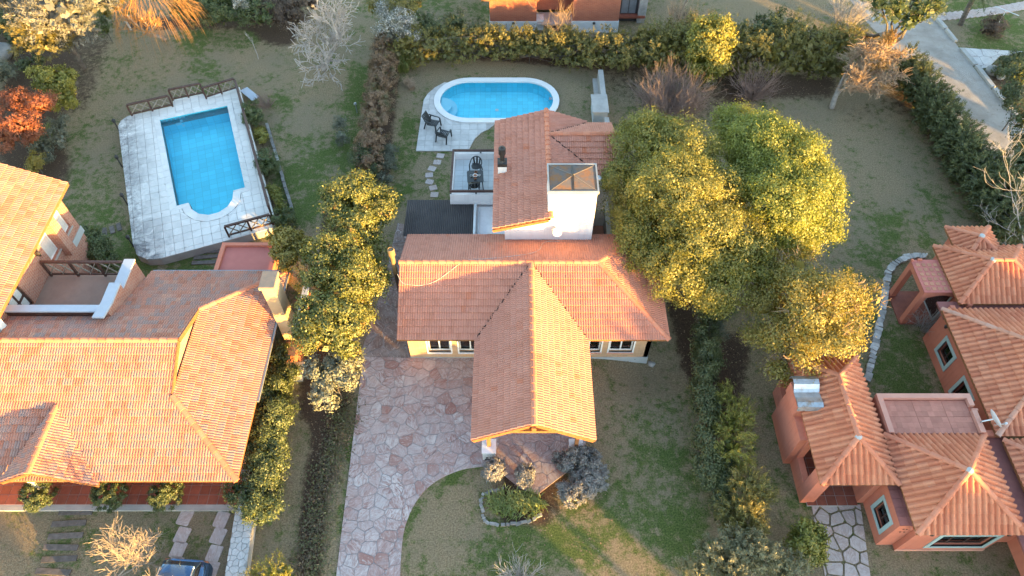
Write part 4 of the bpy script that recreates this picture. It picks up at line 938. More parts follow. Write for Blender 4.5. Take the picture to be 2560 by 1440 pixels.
for i in range(-6, 12):
    for j in range(-4, 23):
        off = 0.0
        a0, b0 = i*ta+off, j*tb
        g = 0.008; c = [(a0+g, b0+g), (a0+ta-g, b0+g), (a0+ta-g, b0+tb-g), (a0+g, b0+tb-g)]
        c = clip_convex(deck_ab, c)
        if len(c) < 3: continue
        ps_ = []
        for p in subtract(c, [(-0.34, -0.30), (4.12, -0.26), (4.22, 7.62), (-0.02, 7.72)]): ps_ += subtract(p, semi_o)
        if ps_: deck_tile(ps_, 'paver', 'deck', ZD-0.04, ZD+random.uniform(-0.002, 0.003), DK)
co = MB()      # coping strip round the rectangle, wedge stones round the step end
M['coping'] = simple('cream_coping', (0.68, 0.66, 0.63), (0.60, 0.58, 0.555), 2, 0.75, 0.1, rnd=0.06)
ro = [(-0.34, -0.30), (4.12, -0.26), (4.22, 7.62), (-0.02, 7.72)]
for k in range(3):
    i0, i1 = [(0, 1), (1, 2), (3, 0)][k]
    a, c = rect[i0], rect[i1]; ao, cc = ro[i0], ro[i1]; n = max(3, round(math.dist(a, c)/0.5))
    for t in range(n):
        l = lambda p, q, s: (p[0]+(q[0]-p[0])*s, p[1]+(q[1]-p[1])*s)
        p = [l(a, c, t/n), l(a, c, (t+1)/n), l(ao, cc, (t+1)/n), l(ao, cc, t/n)]
        q = MB(); q.prism([PL(*s)[:2] for s in inset(p, 0.006)], ZD-0.045, ZD+0.012); q.build('coping_stone', 'coping', DK)
for pg in ([(0.34, 7.40), (0.94, 7.385), (0.56, 7.72), (-0.02, 7.72)], [(3.26, 7.30), (3.88, 7.27), (4.22, 7.62), (3.66, 7.62)]):
    q = MB(); q.prism([PL(*s)[:2] for s in pg], ZD-0.045, ZD+0.008); q.build('coping_stone', 'coping', DK)
arc = [(2.1-1.16*math.cos(math.pi*k/7), 7.38+1.30*math.sin(math.pi*k/7)) for k in range(8)]; aro = [(2.1-1.56*math.cos(math.pi*k/7), 7.42+1.72*math.sin(math.pi*k/7)) for k in range(8)]
for k in range(7):
    q = MB(); q.prism([PL(*s)[:2] for s in (arc[k], arc[k+1], aro[k+1], aro[k])], ZD-0.045, ZD+0.012); q.build('coping_stone', 'coping', DK)
P1 = thing('swimming_pool', 'long rectangular blue pool with a rounded step end in the left garden', 'swimming pool', PL(1.9, 3.7, 0))
sh = MB(); zb0, zb1 = -0.75, -0.25
def wallq(p, q, za_, zb_): sh.add([PL(*p, za_), PL(*q, zb_), PL(*q, ZD-0.01), PL(*p, ZD-0.01)], [(0, 1, 2, 3)])
loop = rect[:3]+[(3.24, 7.30)]+[(2.1-1.16*math.cos(math.pi*k/14), 7.38+1.30*math.sin(math.pi*k/14)) for k in range(13, 0, -1)]+[(0.98, 7.38), rect[3]]
zf = lambda p: -0.75 if p[1] < 2 else (-0.75+(p[1]-2)*0.11 if p[1] < 7.25 else -0.1)
for i in range(len(loop)): wallq(loop[i], loop[(i+1) % len(loop)], -1.2, -1.2)
rows = [0.0, 2.0, 7.2]
sh.add([PL(0, 0, -0.6), PL(3.82, 0, -0.6), PL(3.84, 2, -0.6), PL(0.1, 2, -0.6), PL(3.9, 7.45, -0.15), PL(0.3, 7.45, -0.15)], [(0, 1, 2, 3), (3, 2, 4, 5)])
sh.add([PL(a, b_, 0.05) for a, b_ in ([(0.98, 7.3)]+[(2.1-1.17*math.cos(math.pi*k/14), 7.38+1.31*math.sin(math.pi*k/14)) for k in range(1, 14)]+[(3.24, 7.3)])], [tuple(range(15))])
sh.add([PL(0.98, 7.38, 0.05), PL(3.24, 7.3, 0.05), PL(3.24, 7.3, -1), PL(0.98, 7.38, -1)], [(0, 1, 2, 3)])
sh.build('pool_basin', 'pool_left', P1)
ws = MB(); ws.add([PL(*p, ZD-0.10) for p in loop], [tuple(range(len(loop)-1, -1, -1))]); ws.build('water', 'water', P1)
M['pool_tile_pale'] = simple('pale_blue_tile', (0.40, 0.82, 0.92), (0.36, 0.78, 0.90), 2, 0.4)
for (a, z) in ((0.7, -0.12), (1.0, -0.3), (1.0, 0.05), (1.35, -0.12), (2.3, 0.05), (2.6, -0.12), (2.6, 0.22), (2.95, 0.05), (3.25, -0.12)):
    q = MB(); pts_ = [PL(a, 0.012, z), PL(a+0.33, 0.012, z), PL(a+0.33, 0.012, z+0.16), PL(a, 0.012, z+0.16)]; q.add(pts_+[PL(a, 0.002, z), PL(a+0.33, 0.002, z), PL(a+0.33, 0.002, z+0.16), PL(a, 0.002, z+0.16)], [(0, 1, 2, 3), (0, 4, 5, 1), (1, 5, 6, 2), (2, 6, 7, 3), (3, 7, 4, 0)]); q.build('wall_tile', 'pool_tile_pale', P1)
for k in range(30):
    q = MB(); a = 0.02+k*0.126; q.add([PL(a, 0.014, 0.30), PL(a+0.11, 0.014, 0.30), PL(a+0.11, 0.014, 0.40), PL(a, 0.014, 0.40), PL(a, 0.003, 0.30), PL(a+0.11, 0.003, 0.30), PL(a+0.11, 0.003, 0.40), PL(a, 0.003, 0.40)], [(0, 1, 2, 3), (0, 4, 5, 1), (1, 5, 6, 2), (2, 6, 7, 3), (3, 7, 4, 0)])
    q.build('border_tile', 'white_floor' if k % 2 else 'pool_tile_pale', P1)
# deck railings, lamps
for (lab, a, c, n) in (('dark wood railing with crossed braces, left third of the far pool deck edge', (-1.5, -0.96), (0.8, -1.0), 2),
                       ('dark wood railing with crossed braces, stepped out middle third of the far pool deck edge', (0.86, -1.56), (2.66, -1.52), 2),
                       ('dark wood railing with crossed braces, right third of the far pool deck edge', (2.74, -1.04), (4.6, -1.3), 2),
                       ('long dark wood railing along the shrub side of the pool deck', (4.66, -1.1), (4.92, 9.9), 9),
                       ('short dark wood railing on the corner of the pool deck nearest the pink flat roof', (2.66, 10.55), (4.88, 10.5), 2)):
    r = thing('wooden_railing', lab, 'railing', PL((a[0]+c[0])/2, (a[1]+c[1])/2), 0, 'railings around the pool deck')
    lattice(r, PL(*a), PL(*c), 0.78, n)
for (lab, a, b_) in (('black garden lamp on the mouldy deck edge, by the rounded far corner', -2.33, -0.1), ('black garden lamp on the mouldy deck edge, second from the far corner', -2.29, 3.1),
                     ('black garden lamp on the mouldy deck edge, third from the far corner', -2.14, 6.2), ('black garden lamp on the mouldy deck edge, by the rounded near corner', -1.98, 9.35)):
    r = thing('garden_lamp', lab, 'lamp', PL(a, b_), 0, 'garden lamps along the mouldy deck edge'); c = PL(a, b_)
    q = MB(); q.lathe(c, [(0.05, -0.2), (0.035, 0.1), (0.03, 0.42)], 8); q.build('post', 'black_metal', r)
    q = MB(); q.lathe((c[0], c[1], c[2]+0.42), [(0.06, 0), (0.085, 0.03), (0.10, 0.16), (0.11, 0.17), (0.03, 0.25), (0.015, 0.28)], 8); q.build('lantern', 'black_metal', r)
r = thing('metal_sheet', 'flat blue grey sheet standing outside the far right corner of the pool deck', 'sheet', PL(5.2, -0.9))
q = MB(); a, c = Vector(PL(4.95, -1.3, 0)), Vector(PL(5.5, -0.1, 0)); q.bar(a+Vector((0, 0, 0.42)), c+Vector((0, 0, 0.42)), 0.5, 0.05); q.build('panel', 'coping_blue', r)
q = MB(); q.bar(a, a+Vector((0, 0, 0.5)), 0.05, 0.05); q.bar(c, c+Vector((0, 0, 0.5)), 0.05, 0.05); q.build('post', 'gutter', r)
wl_ = MB(); a, c = PL(5.75, 2.0, 0), PL(5.95, 9.6, 0); n = 16
SW = thing('stone_edging', 'low stone edging of the planting strip beside the pool deck', 'edging', PL(5.8, 5, 0))
for k in range(n):
    p0, p1_ = Vector(a).lerp(Vector(c), k/n), Vector(a).lerp(Vector(c), (k+0.93)/n); q = MB(); q.bar(p0+Vector((0, 0, 0.1)), p1_+Vector((random.uniform(-.03, .03), 0, 0.1+random.uniform(-.02, .02))), 0.16, 0.16); q.build('stone', 'edging_grey', SW)
# ============================================================ OVAL POOL AND ITS PATIO
OC = Vector((-0.93, 35.13, 0))
def stad(L, R, n=18):
    pts_ = [(OC.x+L+R*math.cos(-math.pi/2+math.pi*k/n), OC.y+R*math.sin(-math.pi/2+math.pi*k/n)) for k in range(n+1)]
    return pts_+[(OC.x-L+R*math.cos(math.pi/2+math.pi*k/n), OC.y+R*math.sin(math.pi/2+math.pi*k/n)) for k in range(n+1)]
P2 = thing('swimming_pool', 'oval blue pool with a broad white rim behind the middle house', 'swimming pool', tuple(OC))
LO, RO, RI = 1.70, 2.10, 1.72
o_, i_ = stad(LO, RO), stad(LO, RI); n = len(o_)
M['pool_rim'] = simple('white_pool_rim', (0.74, 0.73, 0.72), (0.68, 0.67, 0.66), 1.5, 0.7, 0.05)
for k in range(0, n, 2):
    k1, k2 = (k+1) % n, (k+2) % n; p = [o_[k], o_[k1], o_[k2], i_[k2], i_[k1], i_[k]]
    q = MB(); q.add([(x, y, 0.01) for x, y in p]+[(x, y, 0.13) for x, y in p], [(0, 1, 4, 5), (1, 2, 3, 4), (11, 10, 7, 6), (10, 9, 8, 7), (6, 7, 1, 0), (7, 8, 2, 1), (9, 10, 4, 3), (10, 11, 5, 4)]); q.build('rim_stone', 'pool_rim', P2)
q = MB(); ins = stad(LO, RI+0.005)
q.add([(x, y, 0.12) for x, y in ins]+[(x, y, -0.7) for x, y in ins], [(i, (i+1) % n, n+(i+1) % n, n+i) for i in range(n)]+[tuple(range(n, 2*n))]); q.build('pool_basin', 'pool_oval', P2)
q = MB(); q.add([(x, y, 0.03) for x, y in i_], [tuple(range(n))]); q.build('water', 'water', P2)
for r_, zt in ((0.75, -0.12), (1.1, -0.42)):
    q = MB(); pp = [(OC.x-LO-RI*0.98+r_*math.cos(-math.pi/2+math.pi*k/10)*0.9, OC.y-0.25+r_*math.sin(-math.pi/2+math.pi*k/10)) for k in range(11)]; q.prism(pp, -0.69, zt); q.build('pool_step', 'pool_tile_pale', P2)
q = MB(); q.box(2.25, 2.42, 35.05, 35.28, 0.131, 0.16); q.build('skimmer_lid', 'gutter', P2)
q = MB(); q.lathe((OC.x, OC.y, -0.696), [(0.11, 0), (0.11, 0.012)], 12); q.build('drain', 'pool_rim', P2)
M['patio'] = simple('grey_patio_paver', (0.46, 0.44, 0.425), (0.54, 0.52, 0.505), 2.5, 0.85, 0.15, rnd=0.09, grime=(1.5, 0.62, (0.36, 0.34, 0.33)))
PT = thing('patio', 'pale grey paved patio beside the oval pool', 'patio', (-4, 33, 0))
patio = [(-5.46, 30.66), (-5.36, 35.15), (-5.15, 35.75), (-4.75, 36.35), (-4.2, 36.85), (-2.9, 36.7), (-2.9, 33.4), (-1.0, 33.0), (-1.35, 32.55), (-1.8, 32.2), (-2.15, 31.7), (-2.35, 31.1), (-2.5, 30.66)]
so = stad(LO, RO+0.01, 8); q = MB()
for p in subtract(patio, stad(LO, RO-0.03, 8)): q.prism(p, 0, 0.03)
q.build('patio_base', 'joint', PT)
for i in range(8):
    for j in range(14):
        x, y = -5.5+i*0.5, 30.62+j*0.46; c = clip_convex(patio, [(x+.007, y+.007), (x+0.493, y+.007), (x+0.493, y+0.453), (x+.007, y+0.453)])
        if len(c) < 3: continue
        q = MB(); ok = False
        for p in subtract(c, so):
            if len(p) >= 3 and abs(area2(p)) > 0.003: q.prism(p, 0.03, 0.06+random.uniform(-.002, .003)); ok = True
        if ok: q.build('paver', 'patio', PT)
# ============================================================ GARDEN FURNITURE
def lounge(name, label, loc, rz, group):
    t = thing(name, label, 'chair', loc, rz, group); k = dict(local=True)
    s_ = MB()
    for i in range(6): x = -0.24+i*0.096; s_.bar((x, -0.28, 0.36), (x, 0.24, 0.30), 0.07, 0.02)
    s_.bar((-0.29, -0.30, 0.345), (0.29, -0.30, 0.345), 0.06, 0.05); s_.build('seat', 'black_plastic', t, **k)
    s_ = MB()
    for i in range(6): x = -0.235+i*0.094; s_.bar((x, 0.22, 0.30), (x*1.05, 0.52, 0.88-abs(i-2.5)*0.015), 0.072, 0.02)
    s_.bar((-0.29, 0.42, 0.66), (0.29, 0.42, 0.66), 0.02, 0.06); s_.bar((-0.26, 0.51, 0.86), (0.26, 0.51, 0.86), 0.02, 0.07); s_.build('backrest', 'black_plastic', t, **k)
    for sx in (-1, 1):
        s_ = MB(); s_.tube([(sx*0.31, 0.38, 0.60), (sx*0.34, 0.1, 0.55), (sx*0.34, -0.25, 0.55), (sx*0.32, -0.33, 0.50)], 0.035, 6); s_.build('armrest', 'black_plastic', t, **k)
        s_ = MB(); s_.bar((sx*0.32, -0.31, 0.53), (sx*0.33, -0.36, 0), 0.06, 0.07, up=(0, 1, 0)); s_.build('leg', 'black_plastic', t, **k)
        s_ = MB(); s_.bar((sx*0.31, 0.25, 0.56), (sx*0.33, 0.42, 0), 0.06, 0.07, up=(0, 1, 0)); s_.build('leg', 'black_plastic', t, **k)
    return t
p = W(1083, 318, 0.06); lounge('lounge_chair', 'black slatted plastic lounge chair with tall back nearest the oval pool', (p.x, p.y, 0.062), math.radians(68), 'black chairs on the paved patio')
p = W(1110, 347, 0.06); lounge('lounge_chair', 'low backed black plastic chair on the patio, next to the slatted lounger', (p.x, p.y, 0.062), math.radians(160), 'black chairs on the paved patio')
def round_chair(label, loc, rz, group):
    t = thing('garden_chair', label, 'chair', loc, rz, group); k = dict(local=True)
    s_ = MB(); s_.prism([(0.24*math.cos(a), 0.23*math.sin(a)) for a in [2*math.pi*i/12 for i in range(12)]], 0.42, 0.45); s_.build('seat', 'black_plastic', t, **k)
    s_ = MB(); n = 10; arcp = [(0.29*math.cos(math.pi*i/n), 0.05+0.24*math.sin(math.pi*i/n), 0.64+0.20*math.sin(math.pi*i/n)) for i in range(n+1)]
    s_.tube([(0.29, -0.18, 0.62)]+arcp+[(-0.29, -0.18, 0.62)], 0.03, 6); s_.build('back_frame', 'black_plastic', t, **k)
    for i in (3, 5, 7):
        s_ = MB(); a = math.pi*i/n; s_.bar((0.2*math.cos(a), 0.2*math.sin(a), 0.44), (0.29*math.cos(a), 0.05+0.24*math.sin(a), 0.62+0.2*math.sin(a)), 0.09, 0.015, up=(math.cos(a), math.sin(a), 0)); s_.build('back_slat', 'black_plastic', t, **k)
    for sx in (-1, 1):
        s_ = MB(); s_.bar((sx*0.28, -0.2, 0.62), (sx*0.25, -0.24, 0), 0.05, 0.05, up=(0, 1, 0)); s_.build('leg', 'black_plastic', t, **k)
        s_ = MB(); s_.bar((sx*0.2, 0.17, 0.44), (sx*0.25, 0.27, 0), 0.05, 0.05, up=(0, 1, 0)); s_.build('leg', 'black_plastic', t, **k)
ZT = 2.455
p = W(1190, 415, ZT+0.45); round_chair('black round backed plastic chair beyond the table on the white roof terrace', (p.x, p.y, ZT), math.radians(-12), 'black chairs on the roof terrace')
p = W(1186, 463, ZT+0.45); round_chair('black plastic chair tucked under the near side of the terrace table', (p.x, p.y+0.02, ZT), math.radians(186), 'black chairs on the roof terrace')
p = W(1188, 440, ZT+0.74); TB = thing('garden_table', 'square black plastic table laid with cups on the white roof terrace', 'table', (p.x, p.y, ZT), math.radians(4))
q = MB(); q.prism([(-0.40, -0.34), (-0.34, -0.40), (0.34, -0.40), (0.40, -0.34), (0.40, 0.34), (0.34, 0.40), (-0.34, 0.40), (-0.40, 0.34)], 0.70, 0.73); q.box(-0.36, 0.36, -0.36, 0.36, 0.65, 0.699); q.build('table_top', 'black_plastic', TB, local=True)
for sx in (-1, 1):
    for sy in (-1, 1): q = MB(); q.bar((sx*0.33, sy*0.33, 0.68), (sx*0.37, sy*0.37, 0), 0.07, 0.05, up=(1, 0, 0)); q.build('leg', 'black_plastic', TB, local=True)
M['clay'] = simple('brown_clay', (0.30, 0.12, 0.06), (0.24, 0.09, 0.045), 8, 0.5)
tz = ZT+0.731; tp = Vector((p.x, p.y, 0))
def cup(lab, cat, name, dx, dy, r, h, mat, handle=False, inner='room'):
    t = thing(name, lab, cat, (tp.x+dx, tp.y+dy, tz)); c = (tp.x+dx, tp.y+dy, tz)
    q = MB(); q.lathe(c, [(r*0.75, 0), (r, h*0.6), (r, h), (r*0.85, h), (r*0.8, h*0.7)], 12); q.build('bowl', mat, t)
    q = MB(); q.lathe((c[0], c[1], c[2]), [(r*0.83, h*0.72), (r*0.83, h*0.74)], 10); q.build('filling', inner, t)
    if handle: q = MB(); q.tube([(c[0]+r*0.95, c[1], c[2]+h*0.2), (c[0]+r*1.5, c[1], c[2]+h*0.5), (c[0]+r*0.95, c[1], c[2]+h*0.85)], 0.012, 5); q.build('handle', mat, t)
cup('brown clay cup on the far side of the terrace table', 'cup', 'cup', 0.02, 0.24, 0.065, 0.10, 'clay', True)
cup('brown clay cup on the near side of the terrace table', 'cup', 'cup', 0.0, -0.20, 0.06, 0.10, 'clay', True)
cup('white bowl in the middle of the terrace table', 'bowl', 'bowl', 0.0, 0.01, 0.12, 0.06, 'white_paint', False, 'clay')
cup('small white cup right of the bowl on the terrace table', 'cup', 'cup', 0.20, 0.03, 0.06, 0.05, 'white_paint', False)
cup('grey glass left of the bowl on the terrace table', 'glass', 'glass', -0.2, -0.03, 0.055, 0.09, 'galv', False)
# concrete bench block and wall by the oval pool
q = MB(); q.box(5.28, 5.58, 34.62, 37.0, 0, 0.88); q.box(5.0, 5.275, 35.0, 37.0, 0, 0.25); tag(q.build('garden_wall', 'concrete'), 'narrow concrete wall between the oval pool lawn and the bare shrub', 'wall')
q = MB(); q.box(5.35, 5.62, 30.6, 32.8, 0, 0.7); tag(q.build('garden_wall', 'concrete'), 'low concrete wall end between the flat concrete block and the roof', 'wall')
GB = thing('concrete_block', 'flat topped pale concrete block beside the oval pool lawn', 'concrete block', (5.1, 33.7, 0))
q = MB(); q.box(4.66, 5.62, 32.92, 34.55, 0.88, 0.95); q.build('top_slab', 'concrete', GB); q = MB(); q.box(4.74, 5.56, 33.0, 34.5, 0, 0.879); q.build('body', 'plinth', GB)
# ============================================================ THE PARKED CAR
CR = thing('parked_car', 'dark blue car parked on the square pavers at the bottom', 'car', (-12.15, 5.85, 0), math.radians(-4))
M['car_paint'] = simple('dark_blue_car_paint', (0.085, 0.145, 0.25), (0.08, 0.14, 0.24), 1, 0.16, metal=0.75, spec=0.6)
M['car_glass'] = simple('car_glass', (0.012, 0.014, 0.016), (0.014, 0.016, 0.018), 1, 0.05, spec=0.6)
def loft(secs, seg_pts):
    q = MB(); vs = []; fs = []; m = None
    for y, w, z0, z1, r in secs:
        ring = [(-w, z0), (-w, z1-r), (-w+r*0.7, z1-r*0.25), (-w*0.55, z1), (0, z1+0.015), (w*0.55, z1), (w-r*0.7, z1-r*0.25), (w, z1-r), (w, z0)]; m = len(ring); vs += [(x, y, z) for x, z in ring]
    for j in range(len(secs)-1):
        for k in range(m-1): fs.append((j*m+k, j*m+k+1, (j+1)*m+k+1, (j+1)*m+k))
    fs.append(tuple(range(m))); fs.append(tuple((len(secs)-1)*m+k for k in range(m-1, -1, -1))); q.add(vs, fs); return q
loft([(-2.1, 0.70, 0.3, 0.62, 0.1), (-2.0, 0.80, 0.2, 0.72, 0.12), (-1.2, 0.86, 0.18, 0.88, 0.12), (-0.6, 0.87, 0.18, 0.95, 0.1), (1.2, 0.87, 0.18, 1.0, 0.1), (1.85, 0.84, 0.22, 0.98, 0.15), (1.98, 0.74, 0.3, 0.8, 0.15)], 9).build('body', 'car_paint', CR, smooth=True, local=True)
loft([(-0.95, 0.66, 0.9, 0.98, 0.05), (-0.3, 0.70, 0.9, 1.36, 0.1), (0.9, 0.70, 0.9, 1.38, 0.1), (1.55, 0.68, 0.9, 1.30, 0.12), (1.85, 0.66, 0.9, 1.02, 0.06)], 9).build('cabin_glass', 'car_glass', CR, smooth=True, local=True)
loft([(-0.28, 0.60, 1.30, 1.385, 0.05), (0.2, 0.63, 1.32, 1.43, 0.05), (1.2, 0.63, 1.32, 1.43, 0.05), (1.62, 0.60, 1.26, 1.36, 0.06)], 9).build('roof_panel', 'car_paint', CR, smooth=True, local=True)
for sx in (-1, 1):
    q = MB(); q.tube([(sx*0.60, -0.25, 1.40), (sx*0.62, 0.5, 1.45), (sx*0.60, 1.5, 1.40)], 0.018, 6); q.build('roof_rail', 'galv', CR, local=True)
    q = MB(); q.box(sx*0.72-0.07, sx*0.72+0.07, 1.90, 1.96, 0.66, 0.84); q.build('tail_light', 'clay', CR, local=True)
    for y in (-1.35, 1.3):
        w = MB(); w.lathe((sx*0.76, y, 0.31), [(0.2, -0.1), (0.31, -0.09), (0.31, 0.09), (0.2, 0.1)], 16, 'x'); w = w.build('wheel', 'black_plastic', CR, local=True)
        r_ = MB(); r_.lathe((sx*0.85, y, 0.31), [(0.2, -0.01), (0.19, 0.02)], 12, 'x'); r_.build('rim', 'galv', w, local=True)
q = MB(); q.tube([(0.1, 1.55, 1.37), (0.1, 1.75, 1.55)], 0.008, 5); q.build('aerial', 'black_plastic', CR, local=True)
# ============================================================ GROUND
def np_mesh(name, v, f, mat, k=None):
    """mesh from arrays: v (n,3), f (m,k)"""
    v = np.asarray(v, np.float32); f = np.asarray(f, np.int32); m, k = f.shape
    me = bpy.data.meshes.new(name); me.vertices.add(len(v)); me.vertices.foreach_set('co', v.ravel())
    me.loops.add(m*k); me.loops.foreach_set('vertex_index', f.ravel())
    me.polygons.add(m); me.polygons.foreach_set('loop_start', np.arange(m, dtype=np.int32)*k)
    me.update(calc_edges=True); me.materials.append(M[mat] if isinstance(mat, str) else mat); return me
def projn(x, y, z=0.0):
    d = y*math.cos(PIT)+(CAMH-z)*math.sin(PIT); dn = -y*math.sin(PIT)+(CAMH-z)*math.cos(PIT)
    d = np.maximum(d, 1.0); return 1280+FPX*x/d, 720+FPX*dn/d
def seg_dist(px, py, pts):
    best = np.full(px.shape, 1e9)
    for (x0, y0), (x1, y1) in zip(pts[:-1], pts[1:]) if len(pts) > 1 else [(pts[0], pts[0])]:
        dx, dy = x1-x0, y1-y0; L = dx*dx+dy*dy+1e-9; t = np.clip(((px-x0)*dx+(py-y0)*dy)/L, 0, 1)
        best = np.minimum(best, np.hypot(px-x0-t*dx, py-y0-t*dy))
    return best
def _lawn():
    N = NT('lawn'); v = N.pos()
    g = N.n('ShaderNodeAttribute', {'attribute_name': 'green'}).outputs['Fac']; s = N.n('ShaderNodeAttribute', {'attribute_name': 'soil'}).outputs['Fac']
    n1 = N.noise(v, 0.5, 8, 0.68, 0.3); n2 = N.noise(v, 2.6, 9, 0.80); n3 = N.noise(v, 16, 7, 0.75); n4 = N.noise(v, 70, 4, 0.7)
    f = N.math('ADD', g, N.math('ADD', N.math('MULTIPLY_ADD', n1, 1.8, -0.9), N.math('MULTIPLY_ADD', n2, 2.6, -1.3)))
    dry = N.mix(N.step(n3, 0.36, 0.64), (0.165, 0.122, 0.074), (0.36, 0.276, 0.172))
    dry = N.mix(N.math('MULTIPLY', N.step(N.noise(v, 0.22, 4), 0.4, 0.65), 0.45), dry, (0.20, 0.17, 0.12))
    grn = N.mix(N.step(n3, 0.36, 0.64), (0.045, 0.072, 0.020), (0.135, 0.166, 0.048))
    col = N.mix(N.step(f, 0.31, 0.82), dry, grn)
    sc = N.mix(N.step(n3, 0.35, 0.7), (0.050, 0.034, 0.025), (0.125, 0.078, 0.052))
    sf = N.step(N.math('ADD', s, N.math('MULTIPLY_ADD', n2, 0.9, -0.45)), 0.42, 0.70)
    col = N.mix(sf, col, sc)
    col = N.mix(N.math('MULTIPLY', N.step(n4, 0.5, 0.75), 0.25), col, (0.05, 0.05, 0.025))
    sp = N.step(N.noise(v, 12, 1, 0.5), 0.79, 0.80); col = N.mix(sp, col, (0.42, 0.36, 0.27))
    h = N.math('ADD', N.math('MULTIPLY', n3, 1.0), N.math('MULTIPLY', n4, 0.5))
    return N.pbr(col, 0.95, N.bump(h, 0.9, 0.06), 0, 0.1)
M['lawn'] = _lawn()
GX0, GX1, GY0, GY1, GS = -38.0, 38.0, 0.0, 54.0, 0.25
nx, ny = int((GX1-GX0)/GS), int((GY1-GY0)/GS)
gx, gy = np.meshgrid(np.linspace(GX0, GX1, nx+1), np.linspace(GY0, GY1, ny+1))
gpx, gpy = projn(gx, gy)
def zone(base, items):
    a = np.full(gx.shape, base)
    for pts, w, val in items:
        k = 1/(1+np.exp(np.clip((seg_dist(gpx, gpy, pts)-w)/(w*0.22+3), -30, 30))); a = a*(1-k)+val*k
    return a
GREEN = zone(0.37, [
    ([(520, 120), (840, 210)], 130, 0.36), ([(250, 200), (330, 270)], 60, 0.40), ([(730, 290), (760, 330)], 70, 0.26), ([(640, 140)], 70, 0.2),
    ([(200, 480), (230, 600)], 80, 0.66), ([(170, 420)], 40, 0.4), ([(480, 660), (350, 640)], 60, 0.80), ([(760, 480), (800, 400)], 75, 0.74), ([(900, 200), (880, 420)], 35, 0.85),
    ([(470, 90), (640, 80)], 35, 0.72), ([(520, 195)], 40, 0.75), ([(700, 230), (690, 380)], 30, 0.55),
    ([(1150, 175), (1440, 190)], 60, 0.24), ([(1020, 330), (1010, 480)], 30, 0.72), ([(1100, 450), (1110, 500)], 40, 0.62), ([(1220, 340)], 25, 0.45), ([(1490, 260)], 40, 0.35),
    ([(2150, 350), (2250, 470)], 110, 0.26), ([(2100, 260)], 70, 0.12), ([(2170, 590), (2300, 560)], 70, 0.62), ([(2130, 640)], 60, 0.45), ([(2260, 880), (2250, 960)], 60, 0.78), ([(2170, 700), (2140, 820)], 40, 0.62),
    ([(1650, 960), (1560, 930)], 70, 0.28), ([(1640, 1080), (1690, 1300)], 60, 0.62), ([(1530, 1250), (1640, 1400)], 60, 0.60), ([(1300, 1370), (1420, 1340)], 90, 0.80), ([(1680, 1180), (1720, 1400)], 60, 0.70),
    ([(1120, 1240), (1060, 1340)], 45, 0.22), ([(1050, 1420)], 60, 0.4), ([(1010, 1330), (1060, 1240), (1190, 1160)], 14, 0.8),
    ([(100, 1310), (330, 1330)], 90, 0.36), ([(400, 1280), (420, 1400)], 40, 0.5), ([(500, 1300)], 40, 0.3), ([(730, 1000), (690, 1300)], 40, 0.34), ([(880, 1050), (850, 1440)], 12, 0.7),
    ([(1250, 30), (1050, 30)], 60, 0.55), ([(1900, 30)], 90, 0.15), ([(2450, 70), (2560, 100)], 90, 0.74), ([(2380, 95)], 35, 0.3), ([(2520, 300)], 40, 0.55), ([(2300, 1420), (2450, 1420)], 50, 0.38), ([(1860, 1200)], 50, 0.45), ([(2000, 1280)], 40, 0.45)])
SOIL = zone(0.0, [
    ([(0, 60), (130, 120), (60, 330), (90, 420)], 95, 0.92), ([(250, 90), (200, 240)], 45, 0.62), ([(330, 60), (640, 55), (720, 85)], 22, 0.8), ([(690, 60)], 60, 0.9),
    ([(970, 110), (950, 300), (930, 470)], 40, 0.95), ([(1010, 140), (1250, 140), (1600, 175)], 16, 0.85), ([(1560, 200), (1720, 260), (1800, 240)], 70, 0.58), ([(1850, 215), (2060, 215)], 40, 0.8),
    ([(2130, 290), (2230, 260)], 50, 0.5), ([(2260, 200), (2400, 430), (2540, 580)], 45, 0.7), ([(860, 560), (820, 900), (800, 1010)], 60, 0.95), ([(830, 1000), (790, 1200), (770, 1440)], 36, 0.92), ([(660, 890), (640, 1290)], 35, 0.8),
    ([(1700, 760), (1740, 900), (1790, 1000)], 40, 0.85), ([(1830, 880), (1800, 1000)], 60, 0.8), ([(1790, 1180), (1800, 1260)], 30, 0.75), ([(1280, 1185), (1330, 1210), (1400, 1200)], 28, 0.8), ([(1285, 1265), (1340, 1270)], 52, 0.95), ([(1390, 1270)], 22, 0.6),
    ([(650, 300), (690, 560)], 22, 0.6), ([(665, 250)], 20, 0.5), ([(2480, 75)], 34, 0.7), ([(2500, 190), (2560, 280)], 50, 0.7), ([(1700, 40), (1800, 120)], 45, 0.6), ([(2140, 90), (2200, 130)], 30, 0.75), ([(90, 1240), (600, 1240)], 7, 0.6), ([(1160, 60), (1560, 90)], 40, 0.5)])
GZ = -0.55*np.exp(-(((gx-6.6)/1.9)**2+((gy-16.6)/1.5)**2))
vid = np.arange((nx+1)*(ny+1)).reshape(ny+1, nx+1)
cells = np.stack([vid[:-1, :-1], vid[:-1, 1:], vid[1:, 1:], vid[1:, :-1]], -1).reshape(-1, 4)
cx = (gx[:-1, :-1]+GS/2).ravel(); cy = (gy[:-1, :-1]+GS/2).ravel(); mg = 0.13
ra, rb = (cx-PO.x)*EX.x+(cy-PO.y)*EX.y, (cx-PO.x)*EY.x+(cy-PO.y)*EY.y
in_l = (ra > -0.15) & (ra < 4.0) & (rb > -0.15) & (rb < 8.8)
dxo = np.maximum(np.abs(cx-OC.x)-LO, 0); in_o = np.hypot(dxo, cy-OC.y) < RI+0.17
cells = cells[~(in_l | in_o)]
me = np_mesh('lawn', np.stack([gx.ravel(), gy.ravel(), GZ.ravel()], 1), cells, 'lawn')
